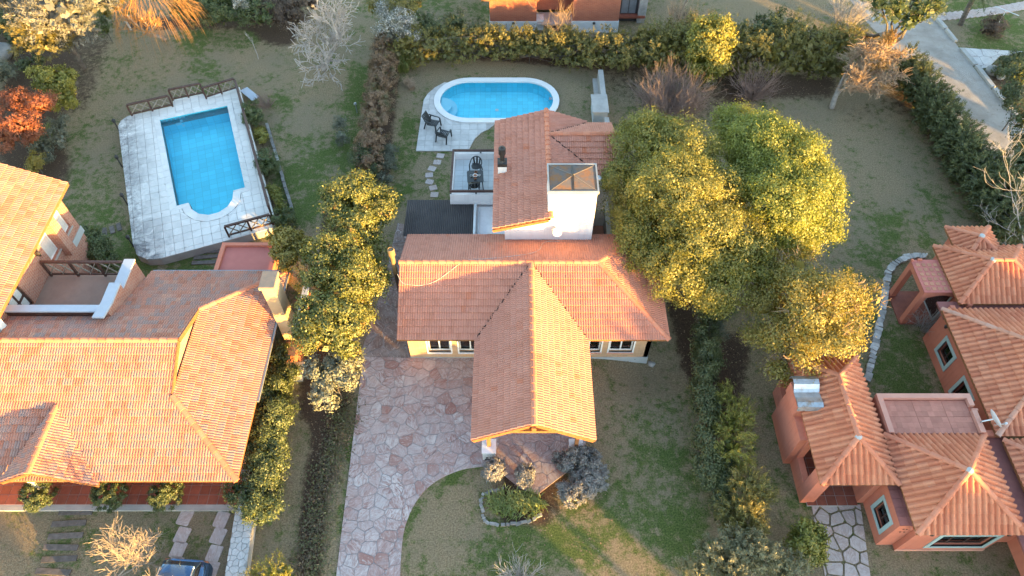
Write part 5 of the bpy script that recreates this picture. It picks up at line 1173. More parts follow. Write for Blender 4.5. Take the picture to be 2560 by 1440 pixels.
for nm, arr in (('green', GREEN), ('soil', SOIL)):
    at = me.attributes.new(nm, 'FLOAT', 'POINT'); at.data.foreach_set('value', arr.ravel().astype(np.float32))
tag(link('lawn', me), kind='structure')
b = MB()
for q in ((-900, 900, GY1, 1500), (-900, 900, -900, GY0), (-900, GX0, GY0, GY1), (GX1, 900, GY0, GY1)):
    b.add([(q[0], q[2], 0), (q[1], q[2], 0), (q[1], q[3], 0), (q[0], q[3], 0)], [(0, 1, 2, 3)])
o = link('ground', b.mesh('ground', 'lawn')); tag(o, kind='structure')

# ------------------------------------------------------------ flagstones
def _flag(name, stops, streak):
    N = NT(name); r = N.n('ShaderNodeObjectInfo').outputs['Random']
    rot = N.math('MULTIPLY', r, 40.0)
    g = N.n('ShaderNodeNewGeometry').outputs['Position']
    v = N.n('ShaderNodeVectorRotate', {'rotation_type': 'Z_AXIS'}, Vector=g, Angle=rot).outputs[0]
    sv = N.n('ShaderNodeMapping', None, Vector=v, Scale=(2.6, 9.0, 3.0)).outputs[0]
    base = N.ramp(r, stops)
    f = N.step(N.noise(sv, 1.0, 7, 0.75, 1.2), 0.44, 0.58)
    amt = N.math('MULTIPLY', f, N.math('MULTIPLY_ADD', N.math('FRACT', N.math('MULTIPLY', r, 7.3)), 0.6, 0.4))
    col = N.mix(amt, base, streak)
    f2 = N.step(N.noise(sv, 1.7, 6, 0.75, 0.8), 0.53, 0.64); col = N.mix(N.math('MULTIPLY', f2, 0.7), col, (0.56, 0.50, 0.485))
    col = N.mix(N.math('MULTIPLY', N.step(N.noise(N.pos(), 1.0, 8, 0.72), 0.42, 0.68), 0.55), col, (0.38, 0.345, 0.345))
    col = N.mix(N.math('MULTIPLY', N.step(N.noise(N.pos(), 7.0, 7, 0.75), 0.5, 0.66), 0.5), col, streak)
    return N.pbr(col, 0.85, N.bump(N.noise(sv, 1.5, 6, 0.7, 0.8), 0.5, 0.025))
M['flag'] = _flag('pink_flagstone', [(0, (0.40, 0.305, 0.29)), (0.3, (0.46, 0.385, 0.375)), (0.55, (0.36, 0.235, 0.215)), (0.8, (0.52, 0.47, 0.46)), (0.9, (0.33, 0.20, 0.175)), (1, (0.29, 0.14, 0.115))], (0.245, 0.13, 0.112))
M['flag_brown'] = _flag('brown_flagstone', [(0, (0.17, 0.12, 0.10)), (0.5, (0.21, 0.14, 0.12)), (1, (0.24, 0.17, 0.15))], (0.13, 0.085, 0.07))
M['flag_pale'] = _flag('pale_flagstone', [(0, (0.42, 0.35, 0.32)), (0.5, (0.48, 0.40, 0.37)), (1, (0.44, 0.33, 0.295))], (0.33, 0.25, 0.225))
M['flag_white'] = _flag('white_flagstone', [(0, (0.52, 0.51, 0.50)), (0.5, (0.58, 0.565, 0.555)), (1, (0.48, 0.47, 0.46))], (0.42, 0.41, 0.40))
M['mortar'] = simple('stone_mortar', (0.38, 0.33, 0.32), (0.29, 0.25, 0.24), 2, 0.95, 0.3)
def paving(parent, region, dx, dy, jit, joint, z0, z1, mat, name='flagstone', rot=0.0):
    region = ccw([tuple(p[:2]) for p in region]); ca, sa = math.cos(rot), math.sin(rot)
    tr_ = [(p[0]*ca+p[1]*sa, -p[0]*sa+p[1]*ca) for p in region]
    x0, x1, y0, y1 = min(p[0] for p in tr_), max(p[0] for p in tr_), min(p[1] for p in tr_), max(p[1] for p in tr_)
    S = []
    j = 0; y = y0-dy
    while y < y1+dy:
        x = x0-dx+(j % 2)*dx*0.5
        while x < x1+dx:
            w = random.uniform(0.7, 1.35); S.append((x+random.uniform(-jit, jit)*dx, y+random.uniform(-jit, jit)*dy)); x += dx*w
        y += dy; j += 1
    out = 0
    for i, s in enumerate(S):
        c = [(s[0]-2*dx, s[1]-2*dy), (s[0]+2*dx, s[1]-2*dy), (s[0]+2*dx, s[1]+2*dy), (s[0]-2*dx, s[1]+2*dy)]
        for k, t in enumerate(S):
            if k == i or abs(t[0]-s[0]) > 3*dx or abs(t[1]-s[1]) > 3*dy: continue
            nx_, ny_ = t[0]-s[0], t[1]-s[1]; l = math.hypot(nx_, ny_)
            c = clip_half(c, (nx_/l, ny_/l), (nx_*(t[0]+s[0])+ny_*(t[1]+s[1]))/2/l-joint/2)
            if len(c) < 3: break
        if len(c) < 3: continue
        # trim two corners so the outline is not a perfect cell
        c2 = []
        for k in range(len(c)):
            p, q, r = c[k-1], c[k], c[(k+1) % len(c)]; t = random.uniform(0.04, 0.16)
            l1 = math.dist(p, q); l2 = math.dist(q, r)
            c2 += [(q[0]+(p[0]-q[0])*min(t, 0.06/max(l1, .01)*2), q[1]+(p[1]-q[1])*min(t, 0.06/max(l1, .01)*2)), (q[0]+(r[0]-q[0])*min(t, 0.06/max(l2, .01)*2), q[1]+(r[1]-q[1])*min(t, 0.06/max(l2, .01)*2))]
        P = clip_convex(tr_, c2)
        if len(P) < 3 or abs(area2(P)) < 0.012: continue
        P = [(p[0]*ca-p[1]*sa, p[0]*sa+p[1]*ca) for p in P]
        m = MB(); zt = z1+random.uniform(-0.004, 0.006); m.prism(P, z0, zt); m.build(name, mat, parent); out += 1
    return out
wp = lambda l, z=0.0: [tuple(W(x, y, z)[:2]) for x, y in l]
DW = thing('driveway', 'pink flagstone driveway curving from the middle house porch to the bottom of the picture', 'driveway', (-4, 12, 0))
drv = wp([(908, 893)])+[(-4.6, 16.96), (3.15, 16.96)]+wp([(1466, 1085), (1462, 1125), (1440, 1165), (1396, 1197), (1345, 1236), (1300, 1222), (1262, 1190), (1215, 1166)])
curve = smooth_poly(wp([(1215, 1166), (1150, 1176), (1085, 1207), (1040, 1255), (1012, 1320), (1003, 1390), (1000, 1460)]), 4, False)
drv = drv[:-1]+curve+wp([(838, 1462)])
b = MB(); b.prism(drv, 0.0, 0.012); b.build('mortar_bed', 'mortar', DW)
print('drive stones', paving(DW, drv, 0.56, 0.45, 0.26, 0.026, 0.012, 0.030, 'flag'))
SP = thing('side_path', 'shaded brown flagstone path along the left wall of the middle house', 'path', (-5.8, 20, 0))
sp_ = [(-6.95, 16.98), (-4.64, 16.98), (-4.64, 22.3), (-5.3, 22.4), (-5.3, 25.0), (-6.0, 25.2), (-6.3, 21)]
b = MB(); b.prism(sp_, 0.0, 0.010); b.build('mortar_bed', 'mortar', SP)
paving(SP, sp_, 1.0, 0.8, 0.35, 0.045, 0.010, 0.026, 'flag_brown')
RP = thing('garden_path', 'pale rough flagstone path with grassy joints leading to the salmon porch', 'path', (12.5, 9, 0))
rp_ = wp([(2028, 1262), (2150, 1262), (2160, 1330), (2178, 1462), (2066, 1462), (2045, 1350)])
print('path stones', paving(RP, rp_, 0.62, 0.50, 0.20, 0.07, 0.0, 0.035, 'flag_pale'))
WPt = thing('stone_path', 'white crazy paved entrance beside the dirt road', 'path', tuple(W(2460, 145)))
wq = wp([(2398, 120), (2560, 130), (2560, 140), (2500, 140), (2470, 170), (2448, 172), (2430, 160)])
b = MB(); b.prism(wq, 0, 0.02); b.build('mortar_bed', 'mortar', WPt); paving(WPt, wq, 0.8, 0.8, 0.3, 0.03, 0.02, 0.034, 'flag_white')
# dirt road, kerbs
def _road():
    N = NT('dirt_road'); v = N.pos()
    col = N.mix(N.step(N.noise(v, 0.5, 8, 0.7), 0.35, 0.65), (0.30, 0.265, 0.235), (0.40, 0.365, 0.335))
    col = N.mix(N.math('MULTIPLY', N.step(N.noise(v, 3, 6, 0.7), 0.5, 0.75), 0.5), col, (0.22, 0.19, 0.165))
    col = N.mix(N.step(N.noise(v, 25, 2), 0.74, 0.78), col, (0.15, 0.12, 0.10))
    return N.pbr(col, 0.95, N.bump(N.noise(v, 14, 7, 0.75), 0.9, 0.10))
M['road'] = _road()
rd = wp([(2130, 0), (2338, 40), (2396, 118), (2450, 190), (2510, 262), (2575, 335)])+wp([(2700, 500), (2560, 480), (2470, 400), (2330, 230), (2230, 120), (2170, 60), (2080, -60)])
nn = len(rd); b = MB(); b.add([(p[0], p[1], 0.006) for p in rd]+[], [tuple(range(nn))])
o = link('road', b.mesh('road', 'road')); tag(o, kind='structure')
def stone_line(root, pts, z, w, h, L, mat, name='stone', jit=0.03):
    for (p, q) in zip(pts[:-1], pts[1:]):
        p, q = Vector((*p[:2], z)), Vector((*q[:2], z)); n = max(1, round((q-p).length/L))
        for k in range(n):
            a = p.lerp(q, k/n); c = p.lerp(q, (k+0.94)/n); r = lambda: Vector((random.uniform(-jit, jit), random.uniform(-jit, jit), random.uniform(-jit, jit)*0.5))
            m = MB(); m.bar(a+r(), c+r(), w*random.uniform(0.85, 1.15), h*random.uniform(0.85, 1.15)); m.build(name, mat, root)
KB = thing('kerb', 'row of pale concrete kerb blocks along the right side of the dirt road', 'kerb', tuple(W(2440, 180)))
stone_line(KB, wp([(2336, 44), (2365, 76), (2391, 108)]), 0.08, 0.25, 0.16, 1.5, 'concrete', 'kerb_block'); stone_line(KB, wp([(2402, 124), (2440, 168), (2484, 224), (2530, 278), (2572, 326)]), 0.08, 0.3, 0.16, 1.9, 'concrete', 'kerb_block')
KB2 = thing('kerb', 'short kerb of concrete blocks beside the pine trunk at the top', 'kerb', tuple(W(2160, 30))); stone_line(KB2, wp([(2135, -5), (2185, 58)]), 0.08, 0.25, 0.16, 1.5, 'concrete', 'kerb_block')
ED = thing('stone_edging', 'curved pale stone edging round the lawn of the salmon house', 'edging', tuple(W(2200, 800)))
stone_line(ED, smooth_poly(wp([(2316, 643), (2275, 643), (2238, 660), (2218, 690), (2210, 740), (2200, 800), (2188, 850), (2178, 900), (2166, 952)]), 5, False), 0.06, 0.30, 0.16, 0.35, 'stone_white', jit=0.04)
FB = thing('stone_edging', 'white stones set around the agapanthus bed in the front lawn', 'edging', tuple(W(1285, 1300)))
stone_line(FB, smooth_poly(wp([(1262, 1222), (1220, 1232), (1203, 1248), (1207, 1285), (1215, 1305), (1250, 1313), (1290, 1310), (1330, 1302), (1352, 1285)]), 3, False), 0.03, 0.12, 0.10, 0.24, 'edging_grey', jit=0.04)
# stepping stones, sleepers
tm = MB(); tm.prism([(-0.5, -0.42), (-0.42, -0.5), (0.44, -0.5), (0.5, -0.4), (0.5, 0.45), (0.4, 0.5), (-0.45, 0.48), (-0.5, 0.4)], -0.02, 0.03)
st_me = tm.mesh('stepping_stone', 'flag_pale')
ORD = ('first', 'second', 'third', 'fourth', 'fifth', 'sixth', 'seventh', 'eighth', 'ninth', 'tenth', 'eleventh', 'twelfth', 'thirteenth', 'fourteenth', 'fifteenth', 'sixteenth')
def stone_at(px, py, sx, sy, rz, label, group, mat=None):
    p = W(px, py); o = link('stepping_stone', st_me if mat is None else mat); o.location = (p.x, p.y, 0); o.scale = (sx, sy, 1); o.rotation_euler.z = rz+random.gauss(0, 0.04); tag(o, label, 'stepping stone', group)
for k, q in enumerate(((472, 1254), (463, 1294), (456, 1338), (446, 1375), (438, 1412))): stone_at(*q, 0.52, 0.62, -0.2, ORD[k]+' pale pink square paver from the veranda in the wheel track nearer the sleepers', 'pavers of the left wheel track')
for k, q in enumerate(((561, 1255), (554, 1299), (546, 1340), (536, 1384), (528, 1425))): stone_at(*q, 0.52, 0.62, -0.2, ORD[k]+' pale pink square paver from the veranda in the track beside the stone topped wall', 'pavers of the right wheel track')
for k, q in enumerate(((1101, 390), (1093, 406), (1080, 422), (1073, 438), (1074, 455), (1083, 470), (1086, 487))): stone_at(*q, 0.42, 0.36, random.uniform(-.4, .4), ORD[k]+' rough grey stepping stone from the patio towards the dark corrugated roof', 'stepping stones from the patio')
for k in range(16):
    t = k/15; stone_at(2352+t*214, 42-t*30+4*math.sin(t*3), 0.50, 0.85, 0.5-0.2*t, ORD[k]+' long pink slab from the dirt road in the stepping path past the palm', 'slabs of the path by the palm')
sm_ = MB(); sm_.box(-0.66, 0.66, -0.11, 0.11, -0.03, 0.05); 
M['sleeper'] = simple('weathered_sleeper', (0.105, 0.088, 0.078), (0.17, 0.145, 0.13), 6, 0.9, 0.6, 40, rnd=0.2)
sm_ = sm_.mesh('railway_sleeper', 'sleeper')
def sleeper(px, py, rz, s, lab, grp):
    p = W(px, py); o = link('railway_sleeper', sm_); o.location = (p.x, p.y, 0); o.rotation_euler.z = rz+random.gauss(0, 0.03); o.scale = (s, 1, 1); tag(o, lab, 'sleeper', grp)
for k, q in enumerate(((191, 1252), (190, 1281), (173, 1309), (165, 1340), (153, 1369), (149, 1398), (134, 1430))): sleeper(*q, 0.0, 1.0, ORD[k]+' dark weathered sleeper from the veranda in the front lawn of the left house', 'sleepers in the left front lawn')
for k, q in enumerate(((520, 630), (515, 643), (510, 657))): sleeper(*q, 0.08, 0.9, ORD[k]+' weathered sleeper from the pool deck in the grass beside the pink flat roof', 'sleepers beside the pink flat roof')
for k, q in enumerate(((298, 568), (281, 575), (262, 580))): sleeper(*q, -1.1, 0.42, ORD[k]+' short dark sleeper from the mouldy deck edge towards the brick wing', 'short sleepers by the deck corner')
# stone topped wall beside the wheel tracks
SWl = thing('garden_wall', 'low wall topped with flat pale stones beside the wheel tracks', 'wall', (-10.3, 8.5, 0))
q = MB(); wp_ = [tuple(W(x, y, 0.5)[:2]) for x, y in ((590, 1262), (640, 1262), (632, 1300), (608, 1470), (556, 1470))]; q.prism(wp_, 0, 0.44); q.build('wall', 'concrete', SWl)
paving(SWl, wp_, 0.26, 0.22, 0.3, 0.02, 0.44, 0.47, 'flag_white', 'cap_stone')

# ------------------------------------------------------------ short grass standing on the lawns
n = 170000; X = rng.uniform(-30, 30, n); Y = rng.uniform(6, 46, n);  qx, qy = projn(X, Y); ok = (qx > -60) & (qx < 2620) & (qy > -60) & (qy < 1500)
boxes = [(-4.7, 6.4, 16.9, 28.5), (-24.5, -9.2, 9.85, 22.0), (13.9, 26, 5, 13.7), (11.1, 14.1, 10.0, 15.3), (18.1, 26, 5, 22.6), (-26, -20.5, 13, 23), (-5.3, 0, 22, 25), (-1.6, 9, 41.5, 50), (-13.0, -11.1, 3, 7.9)]
for bx_ in boxes: ok &= ~((X > bx_[0]) & (X < bx_[1]) & (Y > bx_[2]) & (Y < bx_[3]))
def in_poly(poly, X, Y):
    r = np.zeros(X.shape, bool); j = len(poly)-1
    for i in range(len(poly)):
        (xi, yi), (xj, yj) = poly[i][:2], poly[j][:2]; r ^= ((yi > Y) != (yj > Y)) & (X < (xj-xi)*(Y-yi)/(yj-yi+1e-12)+xi); j = i
    return r
for poly in (drv, sp_, wq, rd, patio, stad(LO, RO+0.02), [PL(*p)[:2] for p in deck_ab], wp_): ok &= ~in_poly(poly, X, Y)
gi = np.clip(((X-GX0)/GS).astype(int), 0, nx); gj = np.clip(((Y-GY0)/GS).astype(int), 0, ny); so_ = SOIL[gj, gi]; ok &= so_ < rng.uniform(0.2, 0.75, n); ok &= rng.uniform(0, 1, n) > 0.97*np.exp(-(((X-3.6)/3.6)**4+((Y-8.8)/3.2)**4))
X, Y, gi, gj = X[ok], Y[ok], gi[ok], gj[ok]; n = len(X); a = rng.uniform(0, 6.283, n); h = rng.uniform(0.015, 0.045, n)*0.8; w = rng.uniform(0.01, 0.024, n); lean = rng.normal(size=(n, 2))*0.03; Z = GZ[gj, gi]
V = np.empty((n, 3, 3)); V[:, 0] = np.stack([X-np.cos(a)*w, Y-np.sin(a)*w, Z-0.004], 1); V[:, 1] = np.stack([X+np.cos(a)*w, Y+np.sin(a)*w, Z-0.004], 1); V[:, 2] = np.stack([X+lean[:, 0], Y+lean[:, 1], Z+h], 1)
me = np_mesh('grass', V.reshape(-1, 3), np.arange(3*n).reshape(-1, 3), 'lawn')
for nm, arr in (('green', GREEN), ('soil', SOIL)): at = me.attributes.new(nm, 'FLOAT', 'POINT'); at.data.foreach_set('value', np.repeat(arr[gj, gi], 3).astype(np.float32))
tag(link('grass', me), 'short dry and green grass growing on the lawns', None, None, 'stuff')
# ============================================================ PLANTS
def leaf_mat(name, stops, tip=None, trans=0.28, nscale=0.9):
    N = NT(name); v = N.pos()
    r = N.n('ShaderNodeNewGeometry').outputs['Random Per Island']
    f = N.math('ADD', N.math('MULTIPLY', r, 0.6), N.math('MULTIPLY', N.step(N.noise(v, nscale, 4, 0.6), 0.3, 0.7), 0.4))
    col = N.ramp(f, stops)
    if tip: col = N.mix(N.math('MULTIPLY', N.step(N.noise(v, tip[1], 3, 0.6), tip[2], tip[2]+0.12), 0.8), col, tip[0])
    a = N.n('ShaderNodeBsdfDiffuse', None, Color=col); t = N.n('ShaderNodeBsdfTranslucent', None, Color=col); g = N.n('ShaderNodeBsdfGlossy', None, Color=(1, 1, 1), Roughness=0.45)
    m = N.n('ShaderNodeMixShader', None, Fac=trans); N.t.links.new(a.outputs[0], m.inputs[1]); N.t.links.new(t.outputs[0], m.inputs[2])
    m2 = N.n('ShaderNodeMixShader', None, Fac=0.035); N.t.links.new(m.outputs[0], m2.inputs[1]); N.t.links.new(g.outputs[0], m2.inputs[2])
    N.t.links.new(m2.outputs[0], N.out.inputs[0]); return N.m
M['lf_acacia'] = leaf_mat('acacia_leaf', [(0, (0.163, 0.167, 0.035)), (0.5, (0.239, 0.227, 0.044)), (1, (0.307, 0.274, 0.053))], trans=0.42)
M['lf_acacia2'] = leaf_mat('acacia_leaf_fresh', [(0, (0.171, 0.194, 0.033)), (0.5, (0.253, 0.268, 0.042)), (1, (0.328, 0.322, 0.051))], trans=0.42)
M['lf_sparse'] = leaf_mat('autumn_yellow_leaf', [(0, (0.201, 0.180, 0.038)), (0.5, (0.275, 0.228, 0.046)), (1, (0.354, 0.270, 0.058))], trans=0.42)
M['lf_photinia'] = leaf_mat('photinia_leaf', [(0, (0.069, 0.089, 0.022)), (0.5, (0.145, 0.161, 0.036)), (1, (0.265, 0.228, 0.050))], ((0.329, 0.154, 0.045), 2.2, 0.60))
M['lf_yellow'] = leaf_mat('yellow_green_leaf', [(0, (0.110, 0.127, 0.022)), (0.5, (0.220, 0.209, 0.035)), (1, (0.330, 0.286, 0.050))])
M['lf_gold'] = leaf_mat('golden_leaf', [(0, (0.17, 0.15, 0.03)), (0.5, (0.27, 0.21, 0.04)), (1, (0.36, 0.27, 0.055))], ((0.28, 0.14, 0.04), 3, 0.62))
M['lf_juniper'] = leaf_mat('juniper_needle', [(0, (0.10, 0.095, 0.03)), (0.5, (0.17, 0.145, 0.04)), (1, (0.25, 0.19, 0.055))])
M['lf_bed'] = leaf_mat('bed_cover_leaf', [(0, (0.10, 0.07, 0.045)), (0.4, (0.13, 0.095, 0.055)), (0.6, (0.09, 0.095, 0.035)), (1, (0.13, 0.135, 0.045))])
M['lf_dark'] = leaf_mat('dark_hedge_leaf', [(0, (0.041, 0.055, 0.023)), (0.5, (0.074, 0.094, 0.034)), (1, (0.135, 0.150, 0.048))])
M['lf_hedge'] = leaf_mat('mid_green_hedge_leaf', [(0, (0.054, 0.069, 0.026)), (0.5, (0.101, 0.115, 0.040)), (1, (0.182, 0.181, 0.061))])  # muted mid green of the conifer and boxwood hedges
M['lf_olive'] = leaf_mat('olive_hedge_leaf', [(0, (0.091, 0.092, 0.025)), (0.5, (0.174, 0.156, 0.038)), (1, (0.313, 0.240, 0.053))])
M['lf_green'] = leaf_mat('box_leaf', [(0, (0.050, 0.071, 0.026)), (0.5, (0.094, 0.121, 0.040)), (1, (0.160, 0.184, 0.065))])
M['lf_greygreen'] = leaf_mat('grey_green_leaf', [(0, (0.075, 0.085, 0.060)), (0.5, (0.135, 0.145, 0.100)), (1, (0.22, 0.22, 0.15))])
M['lf_silver'] = leaf_mat('silver_leaf', [(0, (0.11, 0.12, 0.085)), (0.5, (0.20, 0.205, 0.145)), (1, (0.31, 0.30, 0.22))], trans=0.2)
M['lf_spruce'] = leaf_mat('blue_spruce_needle', [(0, (0.09, 0.10, 0.085)), (0.5, (0.17, 0.165, 0.14)), (1, (0.27, 0.255, 0.215))], trans=0.15)
M['lf_red'] = leaf_mat('rust_red_leaf', [(0, (0.16, 0.055, 0.028)), (0.5, (0.27, 0.085, 0.038)), (1, (0.38, 0.14, 0.055))])
M['lf_beech'] = leaf_mat('brown_beech_leaf', [(0, (0.115, 0.071, 0.040)), (0.5, (0.230, 0.144, 0.083)), (1, (0.345, 0.230, 0.143))], ((0.098, 0.103, 0.039), 1.3, 0.52), 0.25)
M['lf_lavender'] = leaf_mat('lavender_leaf', [(0, (0.14, 0.135, 0.125)), (0.5, (0.24, 0.228, 0.212)), (1, (0.36, 0.335, 0.31))], trans=0.2)
M['lf_artemisia'] = leaf_mat('artemisia_leaf', [(0, (0.115, 0.115, 0.058)), (0.5, (0.185, 0.178, 0.090)), (1, (0.27, 0.245, 0.128))])
M['lf_blade'] = leaf_mat('strap_leaf', [(0, (0.10, 0.14, 0.03)), (0.5, (0.18, 0.22, 0.05)), (1, (0.34, 0.33, 0.11))])
M['lf_bloom'] = leaf_mat('white_blossom', [(0, (0.10, 0.11, 0.08)), (0.35, (0.20, 0.20, 0.15)), (0.62, (0.24, 0.23, 0.2)), (0.66, (0.46, 0.44, 0.41)), (1, (0.55, 0.53, 0.50))], trans=0.2)
M['lf_bronze'] = leaf_mat('mistletoe_leaf', [(0, (0.150, 0.090, 0.027)), (0.5, (0.240, 0.135, 0.032)), (1, (0.320, 0.180, 0.045))])
M['lf_brownhedge'] = leaf_mat('brown_hedge_leaf', [(0, (0.074, 0.049, 0.036)), (0.5, (0.128, 0.085, 0.058)), (1, (0.176, 0.124, 0.078))], trans=0.2)
M['bark'] = simple('grey_bark', (0.16, 0.135, 0.115), (0.085, 0.07, 0.06), 6, 0.95, 0.8, 25)
M['bark_pale'] = simple('pale_bark', (0.36, 0.31, 0.26), (0.25, 0.21, 0.18), 5, 0.9, 0.6, 25)
M['twig_grey'] = simple('grey_twig', (0.44, 0.40, 0.375), (0.33, 0.295, 0.275), 5, 0.9)
M['twig_mid'] = simple('grey_tan_twig', (0.36, 0.29, 0.225), (0.27, 0.215, 0.17), 5, 0.9)
M['twig_tan'] = simple('tan_twig', (0.40, 0.285, 0.19), (0.30, 0.20, 0.13), 5, 0.9)
M['twig_red'] = simple('reddish_twig', (0.30, 0.215, 0.185), (0.22, 0.155, 0.135), 5, 0.9)
M['twig_willow'] = simple('orange_willow_twig', (0.42, 0.215, 0.075), (0.34, 0.165, 0.055), 4, 0.8)
M['twig_pale'] = simple('pale_twig', (0.46, 0.37, 0.28), (0.34, 0.27, 0.205), 5, 0.9)

def unit(a): return a/np.maximum(np.linalg.norm(a, axis=1, keepdims=True), 1e-6)
def leaf_quads(P, out, L, Wd, bias=0.0, up=0.15, grav=0.0):
    n = len(P); nr = unit(out*0.85+rng.normal(size=(n, 3))*0.42+np.array([0, 0, up]))
    t = rng.normal(size=(n, 3))*(1-bias)+out*bias*1.6+np.array([0, 0, -grav])
    t = unit(t-nr*np.sum(t*nr, 1, keepdims=True)*(1-bias*0.7)); b = unit(np.cross(nr, t))
    s = rng.uniform(0.7, 1.3, (n, 1)); l = t*L*s*0.5; w = b*Wd*s*0.5; c = t*L*s*0.08
    return np.stack([P-l, P+w-c, P+l, P-w-c], 1).reshape(-1, 3)
def leaf_mesh(name, V, mat):
    return np_mesh(name, V, np.arange(len(V)).reshape(-1, 4), mat)
def crown_points(blobs, nclump, low=-0.45, thick=0.16):
    B = np.array(blobs); r2 = B[:, 3]*B[:, 4]; i = rng.choice(len(B), nclump*2, p=r2/r2.sum())
    d = unit(rng.normal(size=(len(i), 3))); d[:, 2] = np.where(d[:, 2] < low, -d[:, 2]*rng.uniform(0.2, 1, len(i)), d[:, 2]); d = unit(d)
    ph = np.sin(d[:, 0]*5+i*1.7)*np.cos(d[:, 1]*6+i*2.3)*0.10+np.sin(d[:, 2]*9+d[:, 0]*7+i)*0.06
    r = (1-np.abs(rng.normal(size=len(i)))*thick+ph).clip(0.3, 1.15)[:, None]
    p = B[i, :3]+d*r*B[i, 3:6]
    keep = np.ones(len(i), bool)
    for k in range(len(B)):
        q = np.linalg.norm((p-B[k, :3])/B[k, 3:6], axis=1); keep &= (q > 0.70) | (i == k)
    p, d, i = p[keep][:nclump], d[keep][:nclump], i[keep][:nclump]; ok = p[:, 2] > 0.10
    return p[ok], d[ok], B[i[ok], 3]
def foliage(blobs, nclump, nleaf, cr, L, Wd, bias=0.0, low=-0.45, thick=0.16, spray=0.0, grav=0.0, core=70, lob=1.0):
    per = 8; c, d, br = crown_points(blobs, max(6, nclump//per), low, thick)
    lr = lob*np.clip(br*0.34, 0.10, 0.52)*rng.uniform(0.7, 1.3, len(c)); e = unit(rng.normal(size=(len(c), per, 3)).reshape(-1, 3)+np.repeat(d, per, 0)*0.9)
    c = np.repeat(c-d*lr[:, None]*0.6, per, 0)+e*np.repeat(lr, per)[:, None]; d = unit(e+np.repeat(d, per, 0)*0.4); ok = c[:, 2] > 0.06; c, d = c[ok], d[ok]; n = len(c)
    cr = cr*0.72
    sz = rng.uniform(0.6, 1.3, (n, 1, 1))
    o = rng.normal(size=(n, nleaf, 3))*cr*sz*np.array([1, 1, 0.75])
    if spray: o = o*0.35+(d[:, None, :]+np.array([0, 0, 0.25]))*rng.uniform(0, 1, (n, nleaf, 1))*spray*sz
    P = (c[:, None, :]+o).reshape(-1, 3); out = unit(np.repeat(d, nleaf, 0)+o.reshape(-1, 3)/(cr*2.0))
    k = P[:, 2] > 0.03
    Q = leaf_quads(P[k], out[k], L, Wd, bias, grav=grav)
    if core:                                        # large shaded leaves deep inside, so that the crown is not hollow
        B = np.repeat(np.array(blobs), core, 0); dd = unit(rng.normal(size=(len(B), 3))); pc = B[:, :3]+dd*rng.uniform(0.15, 0.66, (len(B), 1))*B[:, 3:6]
        kk = pc[:, 2] > 0.1; sz_ = B[kk, 3:4]; pc, dd = pc[kk], dd[kk]
        nr = unit(rng.normal(size=pc.shape)+dd*0.4); t = unit(np.cross(nr, rng.normal(size=pc.shape))); b_ = np.cross(nr, t)
        Q = np.concatenate([Q, np.stack([pc-t*sz_*0.2, pc+b_*sz_*0.16, pc+t*sz_*0.2, pc-b_*sz_*0.16], 1).reshape(-1, 3)])
    return Q
def tubes3(T, name, mat):
    """T: list of (points, radii) -> one mesh of three-sided tubes"""
    V = []; F = []; k = 0
    for pts, rad in T:
        p = np.asarray(pts, float); n = len(p); d = np.gradient(p, axis=0) if n > 2 else np.repeat((p[1]-p[0])[None], 2, 0); d = unit(d)
        a = np.cross(d, np.array([0.3, 0.5, 0.81])); a = unit(a); b = np.cross(d, a); r = np.asarray(rad)[:, None]
        for j in range(3): pass
        ring = np.stack([p+(a*math.cos(q)+b*math.sin(q))*r for q in (0, 2.094, 4.189)], 1).reshape(-1, 3); V.append(ring)
        i = np.arange(n-1)[:, None]*3+k
        for j in range(3): F.append(np.concatenate([i+j, i+(j+1) % 3, i+3+(j+1) % 3, i+3+j], 1))
        k += n*3
    return np_mesh(name, np.concatenate(V), np.concatenate(F), mat)
def limb(p0, p1, r0, r1, wob=0.12, n=5):
    p0, p1 = np.array(p0, float), np.array(p1, float); L = np.linalg.norm(p1-p0); t = np.linspace(0, 1, n)[:, None]
    w = rng.normal(size=(n, 3))*wob*L*0.35; w[0] = 0; w[-1] = 0
    return p0+(p1-p0)*t+w+np.array([0, 0, 1])*np.sin(t*math.pi)*L*0.04, r0+(r1-r0)*t[:, 0]
def BL(px, py, z, rp, sq=0.85):
    p = W(px, py, z); r = rp*depth(p)/FPX; return (p.x, p.y, p.z, r, r, r*sq)
